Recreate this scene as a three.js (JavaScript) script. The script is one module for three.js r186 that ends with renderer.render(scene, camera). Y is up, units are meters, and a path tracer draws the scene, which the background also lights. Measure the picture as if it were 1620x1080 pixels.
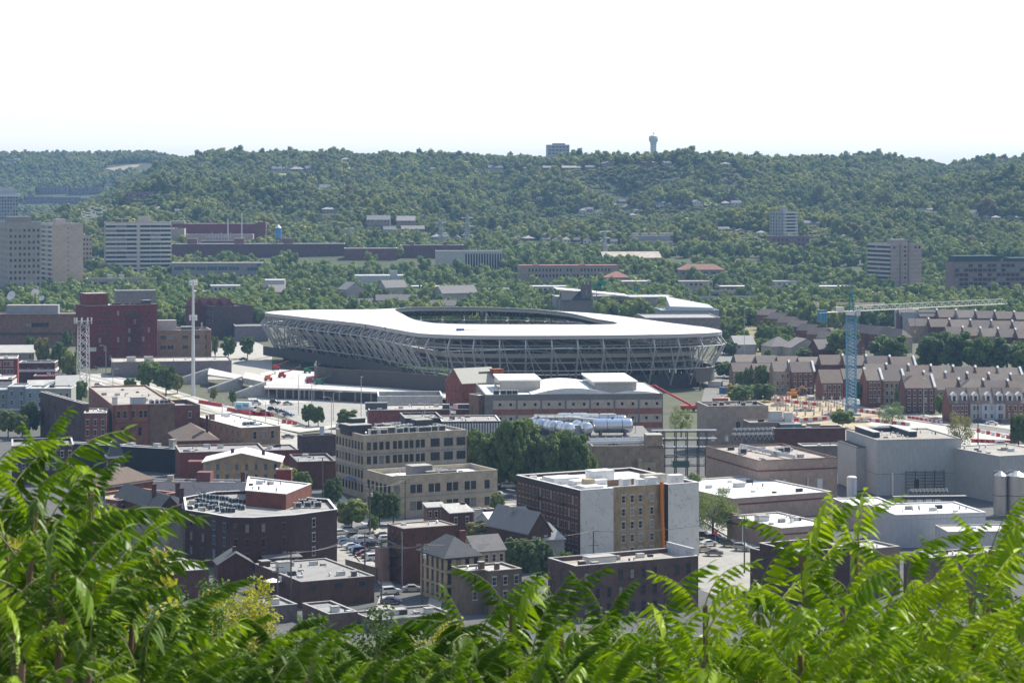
import * as THREE from 'three';
import { mergeGeometries } from 'three/addons/utils/BufferGeometryUtils.js';
import { MarchingCubes } from 'three/addons/objects/MarchingCubes.js';

// ---------- camera, sky, sun, exposure ----------
const scene = new THREE.Scene();
const EYE = 92, F = 3800, HX = 810, HY = 280;          // eye height (m), lens in frame units of a 1620 x 1080 frame, horizon row
const camera = new THREE.PerspectiveCamera(2 * Math.atan(800 / F) * 180 / Math.PI, 1620 / 1600, 0.5, 14000);
camera.position.set(0, EYE, 0);
camera.setViewOffset(1620, 1600, 0, 520, 1620, 1080);
camera.focus = 900; camera.userData.fStop = 10;
const SUN_AZ = 38 * Math.PI / 180, SUN_EL = 47 * Math.PI / 180;
const sunDir = new THREE.Vector3(Math.sin(SUN_AZ) * Math.cos(SUN_EL), Math.sin(SUN_EL), -Math.cos(SUN_AZ) * Math.cos(SUN_EL));
const sun = new THREE.DirectionalLight(new THREE.Color().setRGB(1, 0.94, 0.81), 5);
sun.position.copy(sunDir).multiplyScalar(3000).add(new THREE.Vector3(0, 0, -1200));
sun.target.position.set(0, 0, -1200); sun.castShadow = true;
Object.assign(sun.shadow.camera, { left: -1500, right: 1500, top: 1500, bottom: -1500, near: 10, far: 7000 });
sun.shadow.mapSize.set(4096, 4096);
scene.add(sun, sun.target);
{ // clear late-summer sky: milky white haze low down, blue overhead
  const w = 64, h = 256, d = new Float32Array(w * h * 4);
  for (let j = 0; j < h; j++) for (let i = 0; i < w; i++) {
    const el = ((j + 0.5) / h - 0.5) * Math.PI, s = Math.max(0, Math.sin(el)), k = 1 - Math.exp(-s * 2.6);
    const az = ((i + 0.5) / w - 0.5) * 2 * Math.PI, dir = [Math.cos(el) * Math.cos(az), Math.sin(el), Math.cos(el) * Math.sin(az)];
    const cg = dir[0] * sunDir.x + dir[1] * sunDir.y + dir[2] * sunDir.z, q = 0.36 + 0.74 * Math.pow(0.5 + 0.5 * cg, 1.5);   // air is brighter towards the sun
    const c = el < 0 ? [0.45, 0.48, 0.5] : [0.97 - 0.74 * k, 0.985 - 0.64 * k, 1.0 - 0.44 * k];
    d.set([c[0] * q, c[1] * q, c[2] * q, 1], (j * w + i) * 4);
  }
  const sky = new THREE.DataTexture(d, w, h, THREE.RGBAFormat, THREE.FloatType);
  sky.mapping = THREE.EquirectangularReflectionMapping; sky.magFilter = THREE.LinearFilter; sky.needsUpdate = true;
  scene.background = sky; scene.environment = sky;
}
scene.fog = new THREE.FogExp2(new THREE.Color().setRGB(0.34, 0.60, 1.0), 0.000074);
const renderer = new THREE.WebGLRenderer({ antialias: true });
renderer.toneMapping = THREE.LinearToneMapping;
renderer.toneMappingExposure = 1.5;
renderer.shadowMap.enabled = true;

// ---------- small tools ----------
let seed = 7;
const rnd = () => { seed = (seed + 0x6d2b79f5) | 0; let t = Math.imul(seed ^ (seed >>> 15), 1 | seed); t = (t + Math.imul(t ^ (t >>> 7), 61 | t)) ^ t; return ((t ^ (t >>> 14)) >>> 0) / 4294967296; };
const rr = (a, b) => a + (b - a) * rnd(), pick = (a) => a[Math.floor(rnd() * a.length)];
const V = (x, y, z) => new THREE.Vector3(x, y, z);
// Bearings: (u, v) read on the frame, turned into a place at distance d from the lens plane, or on the level h.
const at = (u, v, d) => V((u - HX) / F * d, EYE - (v - HY) / F * d, -d);
const dist = (v, h = 0) => (EYE - h) * F / (v - HY);
const onLevel = (u, v, h = 0) => at(u, v, dist(v, h));
const used = new Map();
const numbered = (n) => { const k = used.get(n) ?? 0; used.set(n, k + 1); return k ? n + '_' + String(k).padStart(3, '0') : n; };
function shadows(o) { o.traverse((m) => { if (m.isMesh) { m.castShadow = m.receiveShadow = true; } }); return o; }
function tag(o, label, category, group, kind) {
  o.userData.label = label; if (category) o.userData.category = category;
  if (group) o.userData.group = group; if (kind) o.userData.kind = kind; return o;
}
function thing(name, label, category, pos, turn = 0, group) {
  const o = new THREE.Group(); o.name = numbered(name); if (pos) o.position.copy(pos); o.rotation.y = turn; scene.add(o);
  return tag(o, label, category, group);
}
function mesh(name, geo, mat, parent = scene) {
  const m = new THREE.Mesh(geo, mat); m.name = parent === scene ? numbered(name) : name; m.castShadow = m.receiveShadow = true; parent.add(m); return m;
}
function struct(name, geo, mat, label) { const m = mesh(name, geo, mat); m.userData.kind = 'structure'; if (label) m.userData.label = label; return m; }
function copy(o, label, pos, turn, group) {
  const c = o.clone(); c.name = numbered(o.name.replace(/_\d{3}$/, '')); c.userData = { ...o.userData }; scene.add(c);
  if (label) c.userData.label = label; if (group) c.userData.group = group; if (pos) c.position.copy(pos); if (turn !== undefined) c.rotation.y = turn; return c;
}
// ---------- textures (grain only, tinted by each material) ----------
function noiseGrid(n, seedN) { let s = seedN; const r = () => (s = (s * 16807) % 2147483647) / 2147483647; return Float32Array.from({ length: n * n }, r); }
function tileNoise(n, s) { const g = noiseGrid(n, s); return (u, v) => { const x = (((u % 1) + 1) % 1) * n, y = (((v % 1) + 1) % 1) * n, i = Math.floor(x), j = Math.floor(y), f = x - i, h = y - j, a = f * f * (3 - 2 * f), b = h * h * (3 - 2 * h), G = (p, q) => g[(q % n) * n + (p % n)]; return (G(i, j) * (1 - a) + G(i + 1, j) * a) * (1 - b) + (G(i, j + 1) * (1 - a) + G(i + 1, j + 1) * a) * b; }; }
const n4 = tileNoise(4, 11), n9 = tileNoise(9, 23), n31 = tileNoise(31, 37), n97 = tileNoise(97, 41), n211 = tileNoise(211, 53);
function texture(size, metres, fn) {
  const d = new Uint8Array(size * size * 4);
  for (let j = 0; j < size; j++) for (let i = 0; i < size; i++) { const c = fn((i + .5) / size, (j + .5) / size); const a = typeof c === 'number' ? [c, c, c] : c; for (let k = 0; k < 3; k++) d[(j * size + i) * 4 + k] = Math.max(0, Math.min(255, a[k] * 255)); d[(j * size + i) * 4 + 3] = 255; }
  const t = new THREE.DataTexture(d, size, size); t.wrapS = t.wrapT = THREE.RepeatWrapping; t.magFilter = THREE.LinearFilter; t.minFilter = THREE.LinearMipmapLinearFilter; t.generateMipmaps = true; t.repeat.set(1 / metres, 1 / metres); t.needsUpdate = true; return t;
}
const TX = {
  brick: texture(512, 11, (u, v) => { const row = Math.floor(v * 96), k = n97(u, v) * .34 + n211(u * 1.0, v) * .3 + n9(u, v) * .34 + (n31(u, v * .25) > .72 ? -.18 : 0); const c = .42 + k * .85; return [c, c * (.93 + .1 * n31(v, u)), c * (.9 + .12 * n31(v, u))]; }),
  plaster: texture(512, 14, (u, v) => .66 + .2 * n9(u, v) + .16 * n31(u, v) + .12 * n97(u, v * .2) - .5 * Math.max(0, n31(u * 1, v * .2) - .68)),
  peel: texture(512, 16, (u, v) => { const k = n31(u, v) * .5 + n97(u, v) * .5, e = k > .73 ? .66 : 1; return (.84 + .1 * n9(u, v) + .08 * n211(u, v)) * e; }),
  roof: texture(512, 24, (u, v) => (.5 + .34 * n9(u, v) + .22 * n31(u, v) + .16 * n97(u, v)) * (n31(u, v) * .6 + n9(v, u) * .5 > .72 ? .8 : 1)),
  member: texture(512, 30, (u, v) => .82 + .1 * n9(u, v) + .06 * n97(u, v) - .5 * Math.max(0, n31(u, v) * .7 + n9(v, u) * .4 - .7) - (((v * 10) % 1) < .03 ? .09 : 0)),
  ribs: texture(512, 8, (u, v) => { const r = (u * 16) % 1; return (.74 + .1 * n9(u, v) + .1 * n31(u * 1, v * .1)) * (r < .12 ? .72 : r > .9 ? .88 : 1); }),
  shingle: texture(512, 9, (u, v) => { const row = Math.floor(v * 34), f = (v * 34) % 1; return (.62 + .28 * n97(u + row * .37, row / 34) + .16 * n9(u, v)) * (f < .16 ? .8 : 1); }),
  concrete: texture(512, 12, (u, v) => .6 + .22 * n9(u, v) + .16 * n31(u, v) + .12 * n211(u, v) - .4 * Math.max(0, n97(u, v * .12) - .7)),
  asphalt: texture(512, 26, (u, v) => .66 + .2 * n9(u, v) + .14 * n31(u, v) + .14 * n211(u, v) - (Math.abs(n4(u, v) - .5) < .012 ? .18 : 0)),
  ground: texture(512, 60, (u, v) => { const a = n9(u, v) * .5 + n31(u, v) * .35 + n97(u, v) * .3; return [.55 + a * .5, .58 + a * .45, .5 + a * .42]; }),
  seam: texture(256, 5, (u, v) => { const r = (u * 10) % 1; return (.82 + .12 * n9(u, v)) * (r < .1 ? .8 : 1); }),
};
const mats = new Map();
function M(rgb, tx = null, rough = .9, extra = {}) {
  const key = JSON.stringify([rgb, tx, rough, extra]);
  if (!mats.has(key)) { const m = new THREE.MeshPhysicalMaterial({ roughness: rough, map: tx ? TX[tx] : null, side: THREE.DoubleSide, ...extra }); m.color.setRGB(...rgb); mats.set(key, m); }
  return mats.get(key);
}
// ---------- geometry tools ----------
function boxUV(g, off = 0) { // uv in metres, across the face's own plane
  if (g.index) g = g.toNonIndexed();
  g.computeVertexNormals();
  const p = g.attributes.position, n = g.attributes.normal, uv = new Float32Array(p.count * 2);
  for (let i = 0; i < p.count; i++) {
    const nx = n.getX(i), ny = Math.abs(n.getY(i)), nz = n.getZ(i), x = p.getX(i), y = p.getY(i), z = p.getZ(i);
    if (ny > .8) { uv[i * 2] = x + off; uv[i * 2 + 1] = z + off; }
    else { const l = Math.hypot(nx, nz) || 1; uv[i * 2] = (x * nz - z * nx) / l + off; uv[i * 2 + 1] = y / Math.max(.3, Math.sqrt(1 - ny * ny)) + off * .7; }
  }
  g.setAttribute('uv', new THREE.BufferAttribute(uv, 2)); return g;
}
const clean = (g) => { g = g.index ? g.toNonIndexed() : g; for (const k of Object.keys(g.attributes)) if (!['position', 'normal', 'uv'].includes(k)) g.deleteAttribute(k); if (!g.attributes.uv) g.setAttribute('uv', new THREE.BufferAttribute(new Float32Array(g.attributes.position.count * 2), 2)); if (!g.attributes.normal) g.computeVertexNormals(); return g; };
const merge = (list) => mergeGeometries(list.map(clean), false);
const box = (w, h, d, x = 0, y = 0, z = 0, ry = 0) => { const g = new THREE.BoxGeometry(w, h, d); if (ry) g.rotateY(ry); g.translate(x, y, z); return boxUV(g); };   // centred
const block = (x0, x1, y0, y1, z0, z1) => box(x1 - x0, y1 - y0, z1 - z0, (x0 + x1) / 2, (y0 + y1) / 2, (z0 + z1) / 2);
const cyl = (r0, r1, h, x = 0, y = 0, z = 0, n = 14) => { const g = new THREE.CylinderGeometry(r1, r0, h, n); g.translate(x, y + h / 2, z); return clean(g); };
function bar(a, b, r, n = 6) { const d = V().subVectors(b, a), g = new THREE.CylinderGeometry(r, r, d.length(), n, 1); g.applyQuaternion(new THREE.Quaternion().setFromUnitVectors(V(0, 1, 0), d.clone().normalize())); g.translate((a.x + b.x) / 2, (a.y + b.y) / 2, (a.z + b.z) / 2); return clean(g); }
function tris(pos) { const g = new THREE.BufferGeometry(); g.setAttribute('position', new THREE.Float32BufferAttribute(pos, 3)); return g; }
const quad = (a, b, c, d) => [...a, ...b, ...c, ...a, ...c, ...d];
function offsetPoly(poly, t) { // t > 0 shrinks
  const n = poly.length;
  return poly.map((p, i) => {
    const a = poly[(i + n - 1) % n], b = poly[(i + 1) % n];
    const e = (s, q) => { const l = Math.hypot(q[0] - s[0], q[1] - s[1]) || 1; return [(q[0] - s[0]) / l, (q[1] - s[1]) / l]; };
    const d0 = e(a, p), d1 = e(p, b), n0 = [d0[1], -d0[0]], n1 = [d1[1], -d1[0]];
    const k = Math.max(.25, 1 + n0[0] * n1[0] + n0[1] * n1[1]);
    return [p[0] + (n0[0] + n1[0]) * t / k, p[1] + (n0[1] + n1[1]) * t / k];
  });
}
function wallStrip(poly, y0, y1, flip) { const o = []; poly.forEach((p, i) => { const q = poly[(i + 1) % poly.length]; const A = [p[0], y0, p[1]], B = [q[0], y0, q[1]], C = [q[0], y1, q[1]], D = [p[0], y1, p[1]]; o.push(...(flip ? quad(B, A, D, C) : quad(A, B, C, D))); }); return o; }
function capRing(po, pi, y, flip) { const o = []; po.forEach((p, i) => { const j = (i + 1) % po.length, a = [p[0], y, p[1]], b = [po[j][0], y, po[j][1]], c = [pi[j][0], y, pi[j][1]], d = [pi[i][0], y, pi[i][1]]; o.push(...(flip ? quad(a, d, c, b) : quad(a, b, c, d))); }); return o; }
function sheet(poly, y) { const t = THREE.ShapeUtils.triangulateShape(poly.map((p) => new THREE.Vector2(p[0], -p[1])), []), o = []; for (const f of t) for (const k of f) o.push(poly[k][0], y, poly[k][1]); return o; }
const frameRing = (po, pi, y0, y1, off) => boxUV(tris([...wallStrip(po, y0, y1), ...wallStrip(pi, y0, y1, true), ...capRing(po, pi, y1), ...capRing(po, pi, y0, true)]), off);
// ---------- windows ----------
const GLASS = [M([.018, .024, .032], null, .12, { metalness: 0 }), M([.03, .037, .045], null, .1), M([.012, .015, .02], null, .16)];
const BLIND = M([.22, .22, .21], null, .5), TEAL = M([.03, .10, .11], null, .08);
const WF = { white: M([.42, .42, .41], null, .6), cream: M([.26, .22, .17], null, .7), dark: M([.04, .04, .045], null, .6), stone: M([.34, .31, .27], 'concrete', .9), blue: M([.1, .2, .3], null, .6), brick: M([.2, .1, .08], 'brick', .9), grey: M([.28, .29, .3], null, .6) };
const winCache = new Map();
function winGeo(w, h, style) {
  const key = w.toFixed(2) + h.toFixed(2) + style;
  if (!winCache.has(key)) {
    const f = style === 'thin' ? .05 : .09, fr = [], pane = [block(-w / 2 + f * .5, w / 2 - f * .5, f * .5, h - f * .5, -.12, .015)];
    fr.push(block(-w / 2, -w / 2 + f, f, h - f, -.1, .06), block(w / 2 - f, w / 2, f, h - f, -.1, .06), block(-w / 2, w / 2, 0, f, -.1, .06), block(-w / 2, w / 2, h - f, h, -.1, .06));
    if (style === 'sash') { fr.push(block(-w / 2 + f, w / 2 - f, h * .5 - .04, h * .5 + .04, -.05, .045), block(-w / 2 - .12, w / 2 + .12, -.16, -.003, -.05, .16), block(-w / 2 - .12, w / 2 + .12, h + .003, h + .26, -.05, .09)); }
    if (style === 'grid') { for (let i = 1; i < 3; i++) fr.push(block(-w / 2 + w * i / 3 - .04, -w / 2 + w * i / 3 + .04, f, h - f, -.05, .05)); fr.push(block(-w / 2 + f, w / 2 - f, h * .72, h * .72 + .08, -.05, .048)); }
    if (style === 'pair') fr.push(block(-.06, .06, f, h - f, -.05, .05));
    const arch = style === 'arch';
    if (arch) { const s = new THREE.Shape(); s.absarc(0, 0, w / 2, 0, Math.PI, false); const g = new THREE.ExtrudeGeometry(s, { depth: .12, bevelEnabled: false, curveSegments: 8 }); g.translate(0, h, -.1); fr.push(boxUV(g)); }
    const a = merge(fr), b = merge(pane), g = mergeGeometries([a, b], true); winCache.set(key, g);
  }
  return winCache.get(key);
}
function windows(parent, p, q, o) { // along the wall p -> q (local xz); o: n, rows, w, h, y, dy, m (end margin) or xs, style, frame, glass, skip(i,r)
  const dx = q[0] - p[0], dz = q[1] - p[1], L = Math.hypot(dx, dz), ang = Math.atan2(-dz, dx), m = o.m ?? .5 * L / (o.n + 0), m2 = o.m2 ?? m;
  const xs = o.xs ? o.xs.map((t) => t * L) : Array.from({ length: o.n }, (_, i) => o.n === 1 ? L / 2 : m + (L - m - m2) * i / (o.n - 1));
  for (let r = 0; r < (o.rows ?? 1); r++) xs.forEach((s, i) => {
    if (o.skip?.(i, r)) return;
    const glass = o.glass ?? (rnd() < (o.blind ?? .12) ? BLIND : pick(GLASS));
    const w = mesh('window', winGeo(o.w, o.h, o.style ?? 'sash'), [o.frame ?? WF.white, glass], parent);
    w.position.set(p[0] + dx / L * s + (o.out ?? 0) * -dz / L, (o.yt !== undefined ? o.H - o.yt - r * (o.dy ?? 3.2) : o.y + r * (o.dy ?? 3.2)), p[1] + dz / L * s + (o.out ?? 0) * dx / L); w.rotation.y = ang;
  });
}
// ---------- buildings ----------
const WHITE_ROOF = M([.78, .78, .77], 'member', .75), GREY_ROOF = M([.30, .30, .30], 'roof', .95), DARK_ROOF = M([.085, .085, .09], 'roof', .95), TAN_ROOF = M([.40, .36, .31], 'roof', .95), PALE_ROOF = M([.5, .49, .47], 'roof', .95);
const SLATE = M([.10, .105, .115], 'shingle', .9), BROWN_SH = M([.17, .125, .10], 'shingle', .9), GREY_SH = M([.19, .185, .185], 'shingle', .9);
const RED_BRICK = M([.21, .070, .048], 'brick', .92), DARK_BRICK = M([.115, .052, .042], 'brick', .92), BROWN_BRICK = M([.20, .12, .082], 'brick', .92), TAN_BRICK = M([.40, .29, .17], 'brick', .92), BUFF = M([.42, .355, .27], 'brick', .92), SOOT_BRICK = M([.085, .048, .042], 'brick', .92);
const CONC = M([.40, .385, .36], 'concrete', .9), CONC_D = M([.22, .215, .205], 'concrete', .9), STONE_W = M([.62, .61, .585], 'peel', .85);
const METAL = M([.50, .51, .51], null, .42, { metalness: .85 }), METAL_D = M([.09, .09, .095], null, .55, { metalness: .4 }), PIPE = M([.6, .61, .62], null, .35, { metalness: .7 });
const footprints = [];   // ground plans, so that no tree is planted inside a house
const keepOut = (poly, ang, pos) => footprints.push(poly.map(([x, z]) => [pos.x + x * Math.cos(ang) + z * Math.sin(ang), pos.z - x * Math.sin(ang) + z * Math.cos(ang)]));
const built = (x, z) => footprints.some((p) => { let c = false; for (let i = 0, j = p.length - 1; i < p.length; j = i++) if ((p[i][1] > z) !== (p[j][1] > z) && x < (p[j][0] - p[i][0]) * (z - p[i][1]) / (p[j][1] - p[i][1]) + p[i][0]) c = !c; return c; });
const AC_CASE = M([.52, .53, .53], null, .6), AC_DARK = M([.03, .032, .036], null, .6), AC_BLUE = M([.42, .47, .52], null, .55);
const ventGeo = [cyl(.14, .14, .8, 0, 0, 0, 6), block(-.5, .5, 0, .45, -.5, .5), merge([cyl(.2, .2, .6, 0, 0, 0, 8), cyl(.36, .12, .25, 0, .6, 0, 8)]), block(-.9, .9, 0, .9, -.5, .5)];
function plan(s) { // near corner and wall lengths of a rectangular building from its three corner bearings and its street angle
  const ang = (s.ang ?? 27.2) * Math.PI / 180, d = s.d ?? dist(s.b), h = s.h ?? (EYE - (s.t - HY) * d / F - (s.base ?? 0)), P = at(s.c, HY, d);
  const b = [Math.cos(ang), -Math.sin(ang)], a = [-Math.sin(ang), -Math.cos(ang)];
  const solve = (u, e) => { const k = (u - HX) / F; return (k * d - P.x) / (e[0] + k * e[1]); };
  let R = s.R ?? solve(s.r, b), L = s.L ?? Math.min(Math.abs(solve(s.l, a)), s.Lmax ?? ((s.ang ?? 27.2) < 15 ? 20 : 75));
  return { pos: V(P.x, s.base ?? 0, -d), ang, h, R: Math.abs(R), L: Math.abs(L), d };
}
function bld(name, label, cat, s, o = {}) {
  let pos, ang, h, poly;
  if (s.foot) { pos = V(s.foot[0][0], s.base ?? 0, s.foot[0][1]); ang = 0; h = s.h; poly = s.foot.map((p) => [p[0] - pos.x, p[1] - pos.z]); }
  else { const q = plan(s); ({ pos, ang, h } = q); poly = o.shape ? o.shape(q.R, q.L) : [[0, 0], [q.R, 0], [q.R, -q.L], [0, -q.L]]; }
  keepOut(poly, ang, pos); const g = thing(name, label, cat, pos, ang, o.group), off = rr(0, 40), par = o.par ?? .8, T = .4;
  const inner = offsetPoly(poly, T), roofY = h - par;
  mesh('wall', boxUV(tris([...wallStrip(poly, -1.5, h), ...capRing(poly, inner, h), ...wallStrip(inner, roofY - .3, h, true)]), off), o.wall ?? RED_BRICK, g);
  mesh('roof', boxUV(tris([...sheet(offsetPoly(poly, T * .6), roofY)]), off), o.roof ?? GREY_ROOF, g);
  if (o.cop !== null) mesh('coping', frameRing(offsetPoly(poly, -.07), offsetPoly(poly, T + .06), h + .004, h + .16, off), o.cop ?? CONC, g);
  for (const w of o.wins ?? []) { const e = w.e ?? 0; w.H = h; windows(g, poly[e], poly[(e + 1) % poly.length], w); }
  for (const c of o.bands ?? []) mesh(c.name ?? 'cornice', frameRing(offsetPoly(poly, -(c.out ?? .12)), offsetPoly(poly, .1), c.y, c.y + c.h, off), c.mat ?? CONC, g);
  for (const c of o.boxes ?? []) { // penthouses, chimneys: [x, z, w, d, height, material, name, cap]
    const [x, z, w, d, hh, m, n = 'penthouse', cap = true] = c; mesh(n, boxUV(block(x - w / 2, x + w / 2, roofY - .2, roofY + hh, z - d / 2, z + d / 2), off), m ?? o.wall, g);
    if (cap) mesh(n + '_cap', block(x - w / 2 - .12, x + w / 2 + .12, roofY + hh + .003, roofY + hh + .2, z - d / 2 - .12, z + d / 2 + .12), o.capMat ?? CONC, g);
  }
  { const A = Math.abs(THREE.ShapeUtils.area(poly.map((p) => new THREE.Vector2(...p)))), n = pos.z < -1300 ? 0 : Math.min(14, Math.floor(A / 34)), e = poly[1], w = poly[poly.length - 1];
    for (let k = 0; k < n; k++) { const a = rr(.08, .9), b = rr(.1, .9), v = mesh('roof_vent', ventGeo[k % 4], [METAL, AC_DARK, CONC, AC_CASE][Math.floor(rnd() * 4)], g); v.position.set(poly[0][0] + (e[0] - poly[0][0]) * a + (w[0] - poly[0][0]) * b, roofY, poly[0][1] + (e[1] - poly[0][1]) * a + (w[1] - poly[0][1]) * b); } }
  g.info = { poly, h, roofY, R: poly[1][0] - poly[0][0], L: -(poly[poly.length - 1][1]) };
  g.spot = (x, z, y = roofY) => V(x, y, z).applyAxisAngle(V(0, 1, 0), ang).add(pos);
  return g;
}
// house with a pitched roof; axis 'x': ridge along the right-hand wall, 'z': ridge along the left-hand wall, 'hip'
function house(name, label, cat, s, o = {}) {
  const q = plan(s), g = thing(name, label, cat, q.pos, q.ang, o.group), { R, L, h } = q, off = rr(0, 30), rise = o.rise ?? 3, ov = o.ov ?? .35, t = .22;
  const poly = [[0, 0], [R, 0], [R, -L], [0, -L]], wallPos = (keepOut(poly, q.ang, q.pos), wallStrip(poly, -1.5, h)), ax = o.axis ?? 'x', rp = [];
  const P = (x, y, z) => [x, y, z];
  const slab = (a, b, c, d) => { const dn = (p) => [p[0], p[1] - t, p[2]]; rp.push(...quad(a, b, c, d), ...quad(dn(d), dn(c), dn(b), dn(a)), ...quad(dn(a), dn(b), b, a), ...quad(dn(b), dn(c), c, b), ...quad(dn(c), dn(d), d, c), ...quad(dn(d), dn(a), a, d)); };
  const tri = (a, b, c) => { const dn = (p) => [p[0], p[1] - t, p[2]]; rp.push(...a, ...b, ...c, ...dn(c), ...dn(b), ...dn(a), ...quad(dn(a), dn(b), b, a)); };
  const y0 = h + t * .6;
  if (ax === 'x') {
    const e = rise / (L / 2) * ov; wallPos.push(...P(0, h, -L), ...P(0, h, 0), ...P(0, h + rise - .1, -L / 2), ...P(R, h, 0), ...P(R, h, -L), ...P(R, h + rise - .1, -L / 2));
    slab(P(-ov, y0 - e, ov), P(R + ov, y0 - e, ov), P(R + ov, y0 + rise, -L / 2), P(-ov, y0 + rise, -L / 2)); slab(P(R + ov, y0 - e, -L - ov), P(-ov, y0 - e, -L - ov), P(-ov, y0 + rise, -L / 2), P(R + ov, y0 + rise, -L / 2));
  } else if (ax === 'z') {
    const e = rise / (R / 2) * ov; wallPos.push(...P(0, h, 0), ...P(R, h, 0), ...P(R / 2, h + rise - .1, 0), ...P(R, h, -L), ...P(0, h, -L), ...P(R / 2, h + rise - .1, -L));
    slab(P(-ov, y0 - e, -L - ov), P(-ov, y0 - e, ov), P(R / 2, y0 + rise, ov), P(R / 2, y0 + rise, -L - ov)); slab(P(R + ov, y0 - e, ov), P(R + ov, y0 - e, -L - ov), P(R / 2, y0 + rise, -L - ov), P(R / 2, y0 + rise, ov));
  } else if (ax === 'shed') { wallPos.push(...P(0, h, -L), ...P(0, h, 0), ...P(0, h + rise, -L), ...P(R, h, 0), ...P(R, h, -L), ...P(R, h + rise, -L), ...quad(P(R, h, -L), P(0, h, -L), P(0, h + rise, -L), P(R, h + rise, -L))); slab(P(-ov, y0, ov), P(R + ov, y0, ov), P(R + ov, y0 + rise, -L - ov), P(-ov, y0 + rise, -L - ov)); }
  else { const k = Math.min(R, L) / 2, e = rise / k * ov, A = P(-ov, y0 - e, ov), B = P(R + ov, y0 - e, ov), C = P(R + ov, y0 - e, -L - ov), D = P(-ov, y0 - e, -L - ov);
    const r0 = R > L ? P(k, y0 + rise, -L / 2) : P(R / 2, y0 + rise, -k), r1 = R > L ? P(R - k, y0 + rise, -L / 2) : P(R / 2, y0 + rise, -L + k);
    if (R > L) { slab(A, B, r1, r0); slab(C, D, r0, r1); tri(B, C, r1); tri(D, A, r0); } else { tri(A, B, r0); slab(B, C, r1, r0); tri(C, D, r1); slab(D, A, r0, r1); } }
  mesh('wall', boxUV(tris(wallPos), off), o.wall ?? RED_BRICK, g);
  const rf = mesh('roof', boxUV(tris(rp), off), o.roof ?? GREY_SH, g);
  if (o.trim) mesh('cornice', frameRing(offsetPoly(poly, -.25), offsetPoly(poly, .05), h - .75, h - .05), o.trim, g);
  for (const w of o.wins ?? []) w.H = h, windows(g, poly[w.e ?? 0], poly[((w.e ?? 0) + 1) % 4], w);
  for (const [x, z, w, d, y1, m] of o.chim ?? []) mesh('chimney', merge([block(x - w / 2, x + w / 2, h - .5, y1, z - d / 2, z + d / 2), block(x - w / 2 - .1, x + w / 2 + .1, y1 - .3, y1 + .05, z - d / 2 - .1, z + d / 2 + .1)]), m ?? DARK_BRICK, g);
  g.info = { R, L, h }; g.spot = (x, z, y = h) => V(x, y, z).applyAxisAngle(V(0, 1, 0), q.ang).add(q.pos);
  return g;
}
// ---------- rooftop equipment ----------
function acUnit() { // box on rails with louvred sides and a fan guard
  const g = thing('air_conditioner', '', 'air conditioner'); scene.remove(g); used.delete('air_conditioner'); g.name = 'air_conditioner';
  mesh('casing', merge([block(-.9, .9, .2, 1.5, -.6, .6), block(-.95, .95, 1.5, 1.58, -.65, .65), block(-.8, -.6, 0, .2, -.6, .6), block(.6, .8, 0, .2, -.6, .6)]), AC_CASE, g);
  for (const s of [-1, 1]) mesh('grille', block(-.75, .75, .35, 1.35, s * .6 - .02, s * .6 + .02), AC_DARK, g);
  const f = []; for (const x of [-.42, .42]) { const t = new THREE.TorusGeometry(.34, .04, 5, 14); t.rotateX(Math.PI / 2); t.translate(x, 1.6, 0); f.push(t, cyl(.3, .3, .03, x, 1.58, 0)); }
  mesh('fan', merge(f), AC_DARK, g); return g;
}
function condenser() { const g = new THREE.Group(); g.name = 'condenser_unit'; mesh('casing', block(-.45, .45, .08, 1.0, -.45, .45), AC_BLUE, g); mesh('grille', merge([block(-.38, .38, .15, .9, .44, .47), block(-.47, -.44, .15, .9, -.38, .38), cyl(.36, .36, .05, 0, 1.0, 0)]), AC_DARK, g); g.userData = { category: 'air conditioner' }; return g; }
function ventPipe() { const g = new THREE.Group(); g.name = 'roof_vent'; mesh('pipe', cyl(.2, .2, .9, 0, 0, 0, 8), PIPE, g); mesh('cap', cyl(.4, .1, .3, 0, .9, 0, 8), PIPE, g); g.userData = { category: 'vent' }; return g; }
const AC0 = acUnit(), CD0 = condenser(), VP0 = ventPipe();
function onRoof(proto, b, list, label, group, scale = 1) { for (const [x, z, turn = 0] of list) { const c = copy(proto, label, b.spot(x, z), b.rotation.y + turn, group); c.scale.setScalar(scale); } }
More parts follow.
